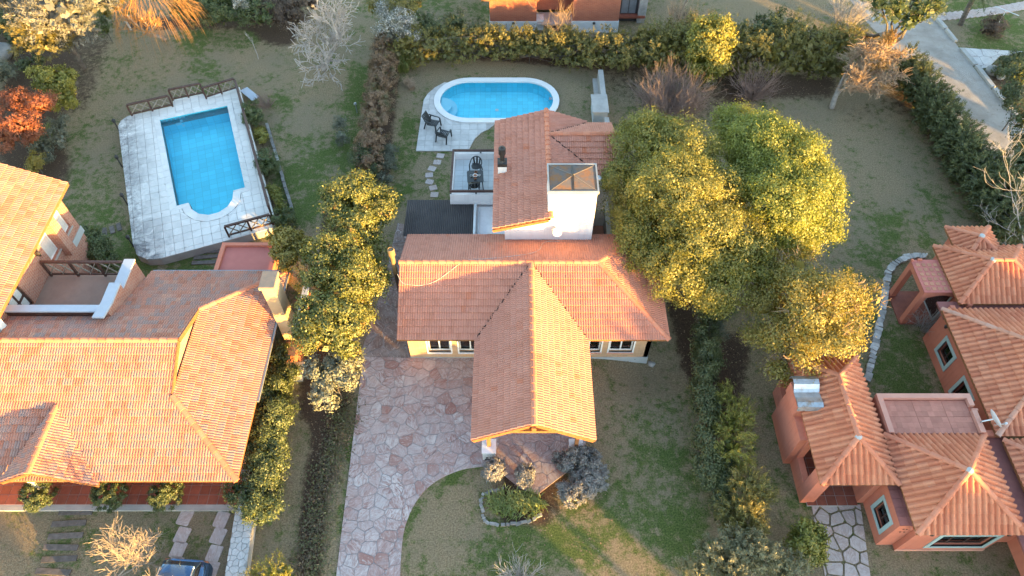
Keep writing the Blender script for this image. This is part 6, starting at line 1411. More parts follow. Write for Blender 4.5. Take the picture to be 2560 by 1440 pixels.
def plant(name, label, cat, blobs, leaf, n, nleaf=22, cr=0.22, L=0.12, Wd=0.06, group=None, base=None, trunk=None, bark='bark', part='crown', ntwig=0, **kw):
    B = np.array(blobs); wgt = B[:, 3]**2; c = (B[:, :3]*wgt[:, None]).sum(0)/wgt.sum()
    base = np.array(base if base is not None else (c[0], c[1], 0.0)); lo = np.array([base[0], base[1], 0])
    t = thing(name, label, cat, tuple(lo), 0, group); T = []
    tr_ = trunk if trunk is not None else max(0.03, 0.035*B[:, 3].max())
    top = np.array([c[0], c[1], max(0.25, c[2]*0.45)]); T.append(limb(lo, top, tr_*1.3, tr_*0.9, 0.06))
    for bl in B:
        e = bl[:3]+np.array([0, 0, bl[5]*0.2]); T.append(limb(top, e, tr_*0.75, tr_*0.22, 0.14))
        for _ in range(4):
            d = rng.normal(size=3); d[2] = abs(d[2])*0.6; d /= np.linalg.norm(d); T.append(limb(e-(e-top)*rng.uniform(0.05, 0.5), bl[:3]+d*bl[3:6]*0.92, tr_*0.28, 0.008, 0.2))
    for _ in range(ntwig):
        bl = B[rng.integers(len(B))]; d = unit(rng.normal(size=(1, 3)))[0]; d[2] = abs(d[2]); a = bl[:3]+d*bl[3:6]*0.7
        for __ in range(4):
            e2 = unit((d+rng.normal(size=3)*0.5)[None])[0]; T.append(limb(a, a+e2*bl[3]*rng.uniform(0.35, 0.62), 0.016, 0.005, 0.25, 4))
    for pts, _r in T: pts -= lo
    link('trunk' if tr_ > 0.05 else 'stem', tubes3(T, 'trunk', bark), t)
    V = foliage(blobs, n, nleaf, cr, L, Wd, **kw)-lo
    link(part, leaf_mesh(part, V, leaf), t); return t
# --- the three big trees right of the middle house
plant('acacia_tree', 'big dense yellow green acacia tree overhanging the right end of the middle house roof', 'tree',
      [BL(*q) for q in ((1622, 375, 4.6, 92), (1705, 385, 5.0, 84), (1585, 455, 4.0, 74), (1690, 480, 5.3, 108), (1770, 480, 4.9, 78), (1750, 580, 4.7, 100), (1825, 615, 4.2, 86), (1630, 590, 3.4, 92), (1595, 520, 3.5, 70), (1690, 680, 3.5, 84), (1790, 700, 3.4, 80), (1870, 680, 3.4, 62), (1585, 640, 3.0, 52))],
      'lf_acacia', 3300, 44, 0.22, 0.105, 0.046, base=W(1720, 640)+Vector((0, 0, 0)), trunk=0.2, ntwig=12, bias=0.25, thick=0.10)
plant('acacia_tree', 'rounded bright green acacia tree standing on the right lawn beyond the denser one', 'tree',
      [BL(*q) for q in ((1838, 322, 4.4, 58), (1905, 380, 5.0, 90), (1972, 412, 5.0, 88), (1955, 500, 5.0, 96), (2028, 492, 4.6, 76), (1902, 470, 4.6, 74), (2030, 562, 3.8, 66), (1965, 585, 3.9, 68))],
      'lf_acacia2', 2600, 44, 0.22, 0.105, 0.046, base=W(1950, 590), trunk=0.2, bias=0.25, thick=0.10)
plant('deciduous_tree', 'loose tree with thinning yellow leaves and bare twigs over the salmon porch roof', 'tree',
      [BL(*q) for q in ((1990, 690, 3.9, 70), (1925, 755, 3.0, 66), (2025, 770, 4.7, 78), (2110, 740, 4.4, 62), (2172, 752, 4.2, 42), (1970, 850, 3.0, 74), (2065, 850, 4.2, 66), (1900, 840, 2.4, 48), (1945, 925, 2.5, 36), (2005, 905, 3.5, 44), (2120, 815, 4.0, 44), (1925, 690, 3.0, 42))],
      'lf_sparse', 1300, 30, 0.26, 0.11, 0.05, base=W(1995, 880), trunk=0.16, ntwig=60, bark='twig_tan', thick=0.25, core=12)
# --- photinia row between the two houses
plant('photinia', 'tall photinia with bronze tips, topmost of the row beside the side path', 'tree', [BL(*q) for q in ((880, 490, 3.90, 66), (845, 540, 3.70, 50), (930, 540, 3.30, 56), (890, 570, 3.60, 56), (958, 500, 3.00, 40))], 'lf_photinia', 560, 34, 0.17, 0.095, 0.055, 'photinia row beside the left house', trunk=0.07)
plant('photinia', 'tall photinia with bronze tips, middle of the row beside the side path', 'tree', [BL(*q) for q in ((820, 640, 3.90, 60), (880, 650, 3.70, 58), (805, 700, 3.80, 54), (865, 715, 3.90, 60), (920, 700, 3.10, 52), (930, 640, 3.00, 46))], 'lf_photinia', 640, 34, 0.17, 0.095, 0.055, 'photinia row beside the left house', trunk=0.07)
plant('photinia', 'tall photinia with bronze tips, lowest of the row above the silvery shrub', 'tree', [BL(*q) for q in ((790, 780, 3.80, 56), (845, 790, 3.90, 60), (800, 840, 3.70, 58), (865, 845, 3.50, 54), (770, 815, 3.50, 42), (895, 780, 2.90, 46))], 'lf_photinia', 600, 34, 0.17, 0.095, 0.055, 'photinia row beside the left house', trunk=0.07)
plant('silver_shrub', 'pale silvery shrub at the lower end of the photinia row', 'shrub', [BL(*q) for q in ((800, 930, 2.10, 44), (850, 930, 2.20, 48), (820, 985, 1.90, 42), (870, 900, 2.10, 34))], 'lf_silver', 330, 26, 0.13, 0.11, 0.06)
plant('golden_shrub', 'golden leaved shrub against the pink flat roof', 'shrub', [BL(*q) for q in ((718, 600, 3.00, 38), (722, 640, 2.60, 42), (745, 610, 2.60, 32))], 'lf_gold', 260, 24, 0.13, 0.13, 0.08)
plant('dark_shrub', 'large dark green domed shrub beside the brick wing of the left house', 'shrub', [BL(*q) for q in ((228, 612, 0.9, 46), (250, 640, 0.7, 38), (205, 600, 1.0, 30))], 'lf_green', 300, 26, 0.12, 0.10, 0.05)
# --- left garden, top
plant('blue_spruce', 'silvery blue spruce with sunlit branches in the top left corner', 'tree', [BL(*q) for q in ((85, 10, 4.6, 62), (150, 25, 4.6, 66), (200, 40, 3.6, 46), (110, 55, 3.8, 48), (235, 10, 3.8, 40), (30, -20, 4.6, 60), (190, 85, 2.4, 38))], 'lf_spruce', 620, 34, 0.22, 0.20, 0.05, trunk=0.14, spray=0.6, bias=0.5)
plant('juniper', 'loose golden juniper below the silvery spruce', 'shrub', [BL(*q) for q in ((70, 80, 3.00, 42), (115, 110, 2.70, 42), (55, 110, 2.30, 30), (140, 95, 2.60, 30))], 'lf_juniper', 260, 26, 0.2, 0.14, 0.035, spray=0.4, bias=0.4)
plant('laurel', 'upright laurel with bright yellow green sunlit leaves by the left lawn', 'shrub', [BL(*q) for q in ((120, 190, 1.9, 40), (160, 200, 1.8, 36), (165, 250, 1.1, 36), (150, 225, 1.4, 40))], 'lf_yellow', 260, 24, 0.15, 0.17, 0.06, bias=0.3)
plant('red_shrub', 'rust red shrub below the laurel, upper of the two', 'shrub', [BL(*q) for q in ((105, 260, 2.20, 38), (55, 255, 2.20, 34), (20, 255, 2.10, 30))], 'lf_red', 260, 26, 0.15, 0.09, 0.045, 'rust red shrubs on the left')
plant('red_shrub', 'rust red shrub nearest the tiled roof corner, lower of the two', 'shrub', [BL(*q) for q in ((50, 315, 2.30, 46), (20, 345, 2.10, 40), (75, 340, 1.90, 30), (-10, 310, 2.20, 40))], 'lf_red', 320, 26, 0.15, 0.09, 0.045, 'rust red shrubs on the left')
plant('grey_shrub', 'small grey green shrub right of the rust red shrubs', 'shrub', [BL(*q) for q in ((150, 310, 0.9, 26), (145, 345, 0.7, 28))], 'lf_greygreen', 130, 22, 0.13, 0.09, 0.04)
plant('low_shrub', 'grey green low shrub between the red shrub and the roof corner', 'shrub', [BL(*q) for q in ((100, 370, 0.6, 24), (115, 395, 0.5, 22))], 'lf_greygreen', 110, 20, 0.12, 0.09, 0.04)
plant('golden_bush', 'small golden bush at the corner of the tall tiled roof', 'shrub', [BL(*q) for q in ((88, 400, 0.9, 22), (90, 418, 0.6, 20))], 'lf_gold', 90, 22, 0.11, 0.09, 0.05)
plant('rounded_bush', 'dark rounded bush below the boulder at the left edge', 'shrub', [BL(*q) for q in ((10, 180, 0.7, 34), (-15, 190, 0.7, 34))], 'lf_greygreen', 130, 22, 0.13, 0.08, 0.035)
plant('rock_garden_shrub', 'low dark grey green shrubs behind the boulder', 'shrub', [BL(*q) for q in ((60, 160, 0.5, 30), (95, 150, 0.5, 26), (40, 90, 0.6, 34), (10, 60, 1.0, 40))], 'lf_dark', 200, 20, 0.15, 0.10, 0.04)
plant('dwarf_conifer', 'thin green conifer beside the weeping willow', 'shrub', [BL(*q) for q in ((262, 75, 1.0, 20), (258, 50, 1.4, 16))], 'lf_green', 90, 20, 0.12, 0.10, 0.03, spray=0.25)
plant('sunlit_bush', 'bright golden bush between the spruce and the willow', 'shrub', [BL(*q) for q in ((255, 30, 1.6, 28), (285, 5, 1.8, 30))], 'lf_gold', 130, 22, 0.15, 0.10, 0.04)
plant('clipped_hedge', 'tall dark green leafy hedge along the top left lawn', 'hedge', [BL(x, 35-abs(x-560)*0.02+8*math.sin(x*0.05), 1.3, 38) for x in range(460, 660, 24)]+[BL(x, 0, 1.5, 40) for x in range(450, 660, 30)], 'lf_green', 520, 24, 0.18, 0.11, 0.055)
plant('white_leaved_shrub', 'small shrub with white flecked leaves on the dark green hedge', 'shrub', [BL(*q) for q in ((598, 12, 2.0, 26), (600, -10, 2.0, 26))], 'lf_bloom', 110, 22, 0.14, 0.09, 0.05)
plant('brown_hedge', 'dull brown hedge behind the bare tree at the top', 'hedge', [BL(x, 38, 1.0, 36) for x in range(655, 770, 24)]+[BL(x, 5, 1.3, 36) for x in range(650, 780, 30)], 'lf_brownhedge', 300, 24, 0.18, 0.09, 0.04, bark='twig_red')
plant('flowering_shrub', 'tall shrub covered in small white flowers at the head of the brown hedge', 'shrub', [BL(*q) for q in ((990, 60, 2.2, 44), (1015, 80, 1.8, 34), (968, 90, 1.7, 36), (975, 30, 2.2, 36), (1000, 95, 1.5, 30))], 'lf_bloom', 360, 24, 0.16, 0.10, 0.055)
plant('evergreen_shrub', 'dark evergreen shrub with sunlit top left of the white flowering one', 'shrub', [BL(*q) for q in ((1000, 15, 2.4, 40), (940, 20, 2.0, 30), (1040, 10, 2.0, 24))], 'lf_olive', 220, 22, 0.18, 0.11, 0.05)
# --- hedge between the two pools
plant('beech_hedge', 'clipped brown beech hedge dividing the two pool gardens', 'hedge', [BL(970-(y-110)*0.17+(5 if k % 2 else -5), y, 0.95, 34, 1.2) for k, y in enumerate(range(115, 430, 17))], 'lf_beech', 1250, 24, 0.13, 0.085, 0.045, bark='twig_red', thick=0.12, lob=0.55)
plant('dark_shrub', 'dark green shrub at the near end of the brown beech hedge', 'shrub', [BL(*q) for q in ((905, 400, 0.9, 36), (920, 440, 0.9, 36), (900, 370, 0.8, 26), (925, 475, 0.8, 28))], 'lf_dark', 330, 24, 0.14, 0.09, 0.04)
plant('grey_shrub', 'grey lavender like shrub beside the near end of the brown hedge', 'shrub', [BL(*q) for q in ((975, 380, 0.6, 24), (972, 415, 0.6, 26), (965, 450, 0.6, 24), (955, 490, 0.6, 20))], 'lf_greygreen', 240, 22, 0.11, 0.08, 0.03)
plant('lawn_shrub', 'small grey green shrub alone on the left lawn', 'shrub', [BL(*q) for q in ((850, 310, 0.9, 20), (850, 345, 0.6, 26))], 'lf_greygreen', 120, 18, 0.12, 0.08, 0.035, thick=0.3)
for k, q in enumerate(((628, 280, 30), (666, 405, 34), (708, 548, 30))):
    plant('deck_shrub', ('clipped dark round shrub by the far corner of the raised pool deck', 'clipped dark round shrub beside the middle of the raised pool deck', 'clipped dark round shrub by the pool deck corner nearest the golden shrub')[k], 'shrub',
          [BL(q[0], q[1], 0.75, q[2], 1.0), BL(q[0]+4, q[1]+14, 0.5, q[2]*0.9, 0.9)], 'lf_green', 230, 24, 0.10, 0.07, 0.035, 'round shrubs along the raised pool deck', thick=0.05, lob=0.4)
for k, q in enumerate(((652, 335), (682, 470), (697, 500))):
    plant('leafy_plant', ('low leafy plant between the first two deck shrubs', 'low leafy plant below the middle deck shrub', 'low leafy plant above the lowest deck shrub')[k], 'plant', [BL(q[0], q[1], 0.35, 15), BL(q[0]+4, q[1]+16, 0.3, 14)], 'lf_yellow', 60, 16, 0.12, 0.16, 0.06, 'leafy plants along the deck')
# --- upper hedges
hx = []
for k, x in enumerate(range(1010, 1640, 26)): hx += [BL(x, 128-8*math.sin(x*0.011)+(12 if x > 1400 else 0), 0.9, 34), BL(x+8, 102+5*math.sin(x*0.07)+(6 if x > 1400 else 0), 1.4, 30)]
plant('cypress_hedge', 'long wild dark green hedge below the red brick house', 'hedge', hx, 'lf_olive', 1700, 24, 0.20, 0.13, 0.045, spray=0.3, bias=0.35)
hx = []
for k, x in enumerate(range(1640, 2110, 26)): hx += [BL(x, 165-6*math.sin(x*0.02), 0.9, 38), BL(x+8, 118+10*math.sin(x*0.05), 1.7, 42), BL(x, 85+14*math.sin(x*0.031), 1.6, 34)]
plant('cypress_hedge', 'wild olive green hedge behind the bare shrubs and below the dry field', 'hedge', hx, 'lf_olive', 1500, 24, 0.22, 0.13, 0.04, spray=0.45, bias=0.35)
plant('bay_tree', 'upright bushy bay tree with bright yellow green leaves rising from the upper hedge', 'tree', [BL(*q) for q in ((1775, 85, 3.2, 44), (1795, 75, 3.2, 38), (1770, 130, 2.4, 48), (1800, 115, 2.6, 40), (1755, 165, 1.6, 36), (1785, 160, 1.8, 34), (1765, 100, 3.0, 40))], 'lf_yellow', 560, 24, 0.18, 0.14, 0.08, trunk=0.08)
plant('dark_shrub', 'dark shrub at the end of the upper hedge behind the bay tree', 'shrub', [BL(*q) for q in ((1930, 60, 1.8, 40), (1980, 90, 1.6, 40), (1890, 80, 1.6, 34))], 'lf_dark', 240, 24, 0.2, 0.12, 0.05, spray=0.3)
plant('green_shrub', 'feathery green shrub left of the red brick house', 'shrub', [BL(*q) for q in ((1090, 75, 1.3, 36), (1140, 60, 1.2, 34), (1060, 60, 1.2, 30), (1190, 75, 1.2, 30))], 'lf_dark', 260, 24, 0.2, 0.12, 0.035, spray=0.35)
# --- right side hedges
hx = []
for k in range(30):
    t = k/29; x = 2268+t*268; y = 178+t*405; hx += [BL(x-10, y, 0.7, 38+14*t, 1.0), BL(x+4, y-14, 1.5, 36+14*t, 1.0)]
plant('conifer_hedge', 'long dark feathery conifer hedge between the right lawn and the dirt road', 'hedge', hx, 'lf_hedge', 2900, 28, 0.16, 0.18, 0.034, spray=0.38, bias=0.6)
plant('roadside_tree', 'dark leafy tree cut by the right edge below the white entrance path', 'tree', [BL(*q) for q in ((2550, 190, 2.2, 44), (2530, 240, 1.6, 34), (2570, 300, 2.2, 44), (2560, 350, 1.6, 34))], 'lf_dark', 300, 24, 0.2, 0.11, 0.05)
plant('clipped_bush', 'low clipped dark hedge beside the white entrance path', 'hedge', [BL(*q) for q in ((2515, 160, 0.7, 26), (2535, 150, 0.7, 26), (2555, 142, 0.7, 26), (2500, 180, 0.5, 20))], 'lf_dark', 200, 24, 0.11, 0.08, 0.04)
plant('round_bush', 'round dark bush in the lawn beside the palm', 'shrub', [BL(*q) for q in ((2485, 68, 0.6, 32), (2470, 75, 0.5, 24))], 'lf_brownhedge', 170, 22, 0.13, 0.09, 0.035)
plant('roadside_shrub', 'dark green shrub at the right edge below the dirt road', 'shrub', [BL(*q) for q in ((2530, 430, 1.6, 44), (2560, 400, 1.8, 44), (2510, 470, 1.2, 36), (2545, 480, 1.4, 40))], 'lf_dark', 330, 24, 0.2, 0.12, 0.045, spray=0.25)
hx = [BL(1766+4*math.sin(y*0.05), y, 0.95, 32, 1.1) for y in range(770, 1200, 22)]+[BL(1805, y, 0.7, 28, 1.0) for y in range(1150, 1300, 24)]
plant('boxwood_hedge', 'shaded dark hedge along the right side lawn of the middle house', 'hedge', hx, 'lf_hedge', 1300, 26, 0.13, 0.09, 0.045)
plant('grey_shrub', 'grey green shrub at the far end of the shaded hedge beneath the acacia', 'shrub', [BL(*q) for q in ((1795, 790, 1.1, 28), (1790, 830, 0.9, 26))], 'lf_greygreen', 120, 22, 0.13, 0.08, 0.035)
plant('broom_shrub', 'feathery sunlit broom shrub at the end of the shaded hedge', 'shrub', [BL(*q) for q in ((1840, 1070, 1.2, 36), (1830, 1120, 1.0, 44), (1850, 1040, 1.1, 26), (1825, 1000, 1.0, 24))], 'lf_yellow', 330, 26, 0.16, 0.16, 0.022, spray=0.4, bias=0.6)
plant('olive_shrub', 'tall feathery olive shrub below the broom, beside the side lawn', 'shrub', [BL(*q) for q in ((1870, 1215, 1.3, 36), (1850, 1270, 1.1, 46), (1890, 1265, 1.2, 36), (1860, 1320, 0.9, 40))], 'lf_olive', 360, 26, 0.16, 0.15, 0.024, spray=0.4, bias=0.6)
plant('grey_shrub', 'pale dry shrub between the broom and the olive shrub', 'shrub', [BL(*q) for q in ((1800, 1190, 0.4, 24), (1780, 1200, 0.3, 20))], 'lf_lavender', 80, 20, 0.12, 0.08, 0.03, thick=0.3)
plant('artemisia', 'broad grey green artemisia at the bottom edge beside the pale path', 'shrub', [BL(*q) for q in ((1790, 1390, 1.3, 46), (1850, 1360, 1.4, 44), (1900, 1390, 1.4, 50), (1830, 1430, 1.3, 56), (1960, 1420, 1.1, 46), (1750, 1430, 1.0, 40))], 'lf_artemisia', 620, 26, 0.16, 0.11, 0.03, spray=0.3, bias=0.4)
plant('laurel', 'glossy dark laurel with sunlit side beside the pale path', 'shrub', [BL(*q) for q in ((2020, 1340, 1.0, 36), (2015, 1370, 0.8, 40), (2035, 1385, 0.6, 30))], 'lf_yellow', 240, 24, 0.13, 0.14, 0.055)
# --- left house front
for k, q in enumerate(((95, 1238), (275, 1238), (415, 1238))):
    plant('box_ball', ('clipped box ball under the small porch gable', 'clipped box ball right of the small porch gable', 'clipped box ball next to the wheel tracks')[k], 'shrub', [BL(q[0], q[1], 0.7, 38, 1.0)], 'lf_green', 560, 26, 0.06, 0.055, 0.03, 'box balls before the left house', thick=0.03, lob=0.25)
hx = [BL(700, 900, 1.0, 40), BL(712, 940, 0.9, 36)]+[BL(692-(y-960)*0.13+8*math.sin(y*0.05), y, 1.0, 46, 1.0) for y in range(975, 1290, 24)]+[BL(600, 1225, 1.0, 36), BL(632, 1245, 1.0, 40), BL(628, 1280, 0.9, 36)]
plant('privet_hedge', 'thick rounded privet hedge along the sunlit roof edge of the left house', 'hedge', hx, 'lf_green', 1150, 26, 0.13, 0.09, 0.045, thick=0.1)
plant('feathery_shrub', 'feathery sunlit shrub cut by the bottom edge beside the driveway bed', 'shrub', [BL(*q) for q in ((680, 1440, 0.8, 34), (715, 1430, 0.8, 26), (640, 1450, 0.7, 24))], 'lf_yellow', 150, 22, 0.13, 0.10, 0.022, spray=0.35, bias=0.6)
# --- front garden
plant('lavender', 'grey lavender clump at the foot of the left porch post', 'shrub', [BL(*q) for q in ((1235, 1172, 0.55, 26), (1230, 1180, 0.40, 24))], 'lf_lavender', 420, 30, 0.055, 0.065, 0.032, 'lavender clumps before the porch', bias=0.4)
plant('lavender', 'grey lavender clump above the agapanthus bed', 'shrub', [BL(*q) for q in ((1312, 1185, 0.55, 24), (1308, 1200, 0.40, 22))], 'lf_lavender', 400, 30, 0.055, 0.065, 0.032, 'lavender clumps before the porch', bias=0.4)
plant('lavender', 'widest grey lavender mass curving round the right porch corner', 'shrub', [BL(*q) for q in ((1450, 1150, 0.60, 36), (1480, 1160, 0.60, 34), (1485, 1195, 0.60, 34), (1465, 1220, 0.55, 32), (1435, 1240, 0.50, 28), (1415, 1160, 0.50, 22), (1400, 1145, 0.40, 18), (1440, 1180, 0.50, 24), (1410, 1225, 0.40, 20))], 'lf_lavender', 1000, 30, 0.06, 0.07, 0.034, 'lavender clumps before the porch', bias=0.4)
def blades(name, label, cat, spots, n, h, mat, w=0.03, group=None, spread=0.8):
    S = [W(x, y) for x, y, r in spots]; c = sum(S, Vector())/len(S); t = thing(name, label, cat, (c.x, c.y, 0), 0, group); V = []; F = []; k = 0
    for (x, y, rp), s in zip(spots, S):
        R = rp*depth(s)/FPX
        for _ in range(n):
            a = rng.uniform(0, 6.283); r = R*math.sqrt(rng.uniform()); b0 = np.array([s.x-c.x+r*math.cos(a), s.y-c.y+r*math.sin(a), 0]); a2 = rng.uniform(0, 6.283)
            d = np.array([math.cos(a2), math.sin(a2), 0]); q = np.array([-d[1], d[0], 0]); l = h*rng.uniform(0.6, 1.2)
            p = [b0, b0+d*l*0.22*spread+np.array([0, 0, l*0.62]), b0+d*l*0.6*spread+np.array([0, 0, l*0.85]), b0+d*l*0.95*spread+np.array([0, 0, l*0.62])]
            ww = [w*0.7, w, w*0.7, 0.003]
            for pp, w_ in zip(p, ww): V += [pp-q*w_/2, pp+q*w_/2]
            for j in range(3): F.append((k+2*j, k+2*j+1, k+2*j+3, k+2*j+2))
            k += 8
    link('leaves', np_mesh('leaves', V, F, mat), t); m = MB(); m.lathe((c.x, c.y, 0), [(0.12, 0.0), (0.06, 0.08)], 6); m.build('root_crown', 'leaf_litter', t); return t
blades('agapanthus', 'bed of green strap leaved agapanthus ringed with white stones', 'plant', [(1235, 1258, 20), (1262, 1252, 24), (1290, 1255, 24), (1320, 1255, 22), (1345, 1262, 16), (1255, 1275, 22), (1290, 1278, 24), (1325, 1275, 22)], 80, 0.42, 'lf_blade', 0.035)
blades('flax_plant', 'spiky flax like plant below the rust red shrubs', 'plant', [(118, 360, 14), (130, 345, 10)], 60, 1.0, 'lf_blade', 0.04)
blades('ornamental_grass', 'tuft of tall green grass at the far corner by the brown hedge', 'plant', [(1010, 178, 14), (1022, 160, 12), (1005, 160, 10)], 150, 1.1, 'lf_blade', 0.025, spread=0.5)
blades('dry_grass', 'low tuft of tan sunlit grass at the foot of the brown hedge', 'plant', [(1022, 210, 12), (1030, 222, 8)], 90, 0.45, 'twig_tan', 0.02)
blades('yellow_tuft', 'bright green grass tuft beside the kerb of the dirt road', 'plant', [(2515, 240, 8), (2525, 255, 8)], 60, 0.4, 'lf_blade', 0.03)
# --- bare trees and shrubs
def bare(name, label, cat, base, top, rad, levels, nch, ratio, spread, mat, bark='bark_pale', group=None, droop=0.0, seed=1, upb=0.15, minr=0.006, first=0.35):
    """branching bare tree: trunk from base to top, then nch forks per limb"""
    R_ = np.random.default_rng(seed); base = np.array(base, float); top = np.array(top, float); Tr = []; Tw = []
    def grow(p, d, L, r, lev):
        n = 4; pts = [p]; dd = d.copy()
        for _ in range(n-1):
            dd = dd+R_.normal(size=3)*0.16+np.array([0, 0, upb*0.25-droop*(1.0 if lev < levels-1 else 1.8)*0.3]); dd /= np.linalg.norm(dd); pts.append(pts[-1]+dd*L/(n-1))
        r1 = max(minr*0.7, r*0.6); (Tr if lev >= levels-1 else Tw).append((np.array(pts)-base, np.linspace(r, r1, n)))
        if lev <= 0: return
        for k in range(nch):
            t = R_.uniform(first, 1.0) if k else 1.0; j = min(n-2, int(t*(n-1))); f = t*(n-1)-j; q = pts[j]+(pts[j+1]-pts[j])*f
            v = R_.normal(size=3); v -= dd*v.dot(dd); v /= np.linalg.norm(v); e = dd+v*spread*R_.uniform(0.5, 1.2)+np.array([0, 0, upb]); e /= np.linalg.norm(e)
            grow(q, e, L*ratio*R_.uniform(0.75, 1.2), max(minr, r1*0.8), lev-1)
    d = top-base; L = np.linalg.norm(d); grow(base, d/L, L, rad, levels)
    t = thing(name, label, cat, tuple(base), 0, group)
    link('trunk', tubes3(Tr, 'trunk', bark), t); link('branches', tubes3(Tw, 'branches', mat), t); return t
def bare_shrub(name, label, base, n, h, spread, mat, group=None, seed=1, width=0.3, cat='shrub', rad=0.014):
    R_ = np.random.default_rng(seed); c = np.array(base, float); Ts = []; Tw = []
    for _ in range(n):
        a = R_.uniform(0, 6.283); r = width*math.sqrt(R_.uniform()); d = np.array([math.cos(a)*spread*R_.uniform(0.1, 1), math.sin(a)*spread*R_.uniform(0.1, 1), 1.0]); d /= np.linalg.norm(d)
        p = np.array([r*math.cos(a), r*math.sin(a), 0]); L = h*R_.uniform(0.6, 1.1); pts = [p]
        for k in range(3): d = d+R_.normal(size=3)*0.12; d /= np.linalg.norm(d); pts.append(pts[-1]+d*L/3)
        Ts.append((pts, np.linspace(rad, 0.006, 4)))
        for k in range(7):
            j = R_.integers(1, 4); e = d+R_.normal(size=3)*0.45; e /= np.linalg.norm(e); q = pts[j]; m = q+e*L*0.18+R_.normal(size=3)*0.03; Tw.append(([q, m, m+(e+np.array([0, 0, 0.25]))*L*0.16], [0.008, 0.006, 0.004]))
    t = thing(name, label, cat, tuple(c), 0, group); link('stem', tubes3(Ts, 'stem', mat), t); link('twigs', tubes3(Tw, 'twigs', mat), t); return t
g0 = lambda x, y: tuple(W(x, y))
bare('bare_tree', 'pale grey leafless tree on the left lawn beside the brown hedge', 'tree', g0(808, 176), W(822, 108, 1.7), 0.16, 5, 4, 0.76, 1.15, 'twig_grey', 'twig_grey', seed=3, upb=0.12, minr=0.021)
wlw = bare('weeping_willow', 'bare weeping willow with orange hanging twigs at the top left', 'tree', g0(414, 100), W(395, 45, 2.2), 0.15, 3, 5, 0.62, 0.9, 'twig_willow', 'bark_pale', seed=8, upb=0.1)
Tw = []; R_ = np.random.default_rng(5); wb = np.array(W(414, 100)); ctr = np.array(W(385, 20, 3.2))
for _ in range(300):
    a = R_.uniform(0, 6.283); r = 2.4*math.sqrt(R_.uniform(0.05, 1)); p = ctr+np.array([r*math.cos(a), r*math.sin(a)*0.9, 0.9-0.22*r*r+R_.normal()*0.25])-wb; o = np.array([math.cos(a), math.sin(a), 0]); L = R_.uniform(0.9, 2.0)
    Tw.append(([p, p+o*0.22*L+np.array([0, 0, -0.18*L]), p+o*0.36*L+np.array([0, 0, -0.6*L]), p+o*0.42*L+np.array([0, 0, -L])], [0.009, 0.007, 0.005, 0.004]))
link('hanging_twigs', tubes3(Tw, 'hanging_twigs', 'twig_willow'), wlw)
bt = bare('bare_tree', 'leaning leafless tree carrying tufts of mistletoe on the right lawn', 'tree', g0(2078, 272), W(2110, 205, 1.5), 0.20, 5, 4, 0.74, 0.8, 'twig_tan', 'bark_pale', seed=12, upb=0.12, minr=0.016)
b0 = np.array(W(2078, 272)); T = []
for q in ((2140, 170, 2.6), (2215, 120, 3.2), (2220, 205, 2.6), (2160, 120, 3.0), (2250, 190, 2.6), (2130, 220, 2.2), (2200, 160, 3.0), (2195, 230, 2.2), (2255, 130, 2.9)):
    s = W(2110, 205, 1.5); e = np.array(W(*q)); pp, rr = limb(np.array(s), e, 0.10, 0.025, 0.25); T.append((pp-b0, rr))
    for _ in range(34):
        d = unit(rng.normal(size=(1, 3)))[0]; d[2] = abs(d[2])*0.6; a = e-(e-np.array(s))*rng.uniform(0, 0.3); L = rng.uniform(0.4, 0.95); p1, r1 = limb(a, a+d*L, 0.026, 0.014, 0.3, 5); T.append((p1-b0, r1))
        for __ in range(4):
            d2 = unit((d+rng.normal(size=3)*0.8)[None])[0]; a2 = p1[rng.integers(1, 5)]; p2, r2 = limb(a2, a2+d2*L*0.42, 0.014, 0.008, 0.3, 3); T.append((p2-b0, r2))
link('branches', tubes3(T, 'branches', 'twig_tan'), bt)
for q in ((2222, 95, 3.4, 26), (2175, 165, 2.8, 16), (2205, 165, 3.0, 15)):
    V = foliage([BL(*q)], 90, 20, 0.12, 0.09, 0.025, thick=0.3)-b0; link('mistletoe', leaf_mesh('mistletoe', V, 'lf_bronze'), bt)
bare('bare_tree', 'pale leafless tree at the bottom left between sleepers and wheel tracks', 'tree', tuple(W(262, 1490)), W(266, 1440, 1.5), 0.07, 5, 4, 0.70, 0.85, 'twig_mid', 'twig_mid', seed=21, upb=0.12, minr=0.008)
bare('bare_tree', 'grey leafless tree at the right edge behind the salmon house roofs', 'tree', tuple(W(2570, 640)), W(2550, 570, 2.0), 0.08, 5, 3, 0.7, 0.7, 'twig_grey', 'twig_grey', seed=5, upb=0.2)
bare('bare_tree', 'pale leafless tree at the top beside the red brick house', 'tree', g0(1700, 62), W(1715, 15, 1.5), 0.08, 4, 4, 0.7, 0.7, 'twig_pale', 'twig_pale', seed=9, upb=0.25)
bare('bare_sapling', 'thin grey leafless sapling alone on the dry left lawn', 'tree', g0(646, 148), W(636, 110, 1.0), 0.03, 3, 3, 0.5, 0.4, 'twig_grey', 'twig_grey', seed=7, upb=0.5)
bare_shrub('bare_shrub', 'large dense reddish leafless shrub behind the oval pool lawn', g0(1672, 285), 330, 2.1, 1.15, 'twig_red', seed=1, width=0.9, rad=0.017)
bare_shrub('bare_shrub', 'smaller wispy leafless shrub right of the bay tree', g0(1880, 245), 120, 1.7, 1.2, 'twig_red', seed=2, width=0.3)
bare_shrub('bare_shrub', 'grey leafless shrub cut by the bottom edge of the front lawn', tuple(W(1300, 1462)), 60, 1.1, 0.9, 'twig_grey', seed=3, width=0.25)
bare_shrub('bare_shrub', 'tiny leafless shrub right of the far deck shrub', g0(668, 268), 40, 0.7, 1.0, 'twig_red', seed=4, width=0.2, rad=0.008)
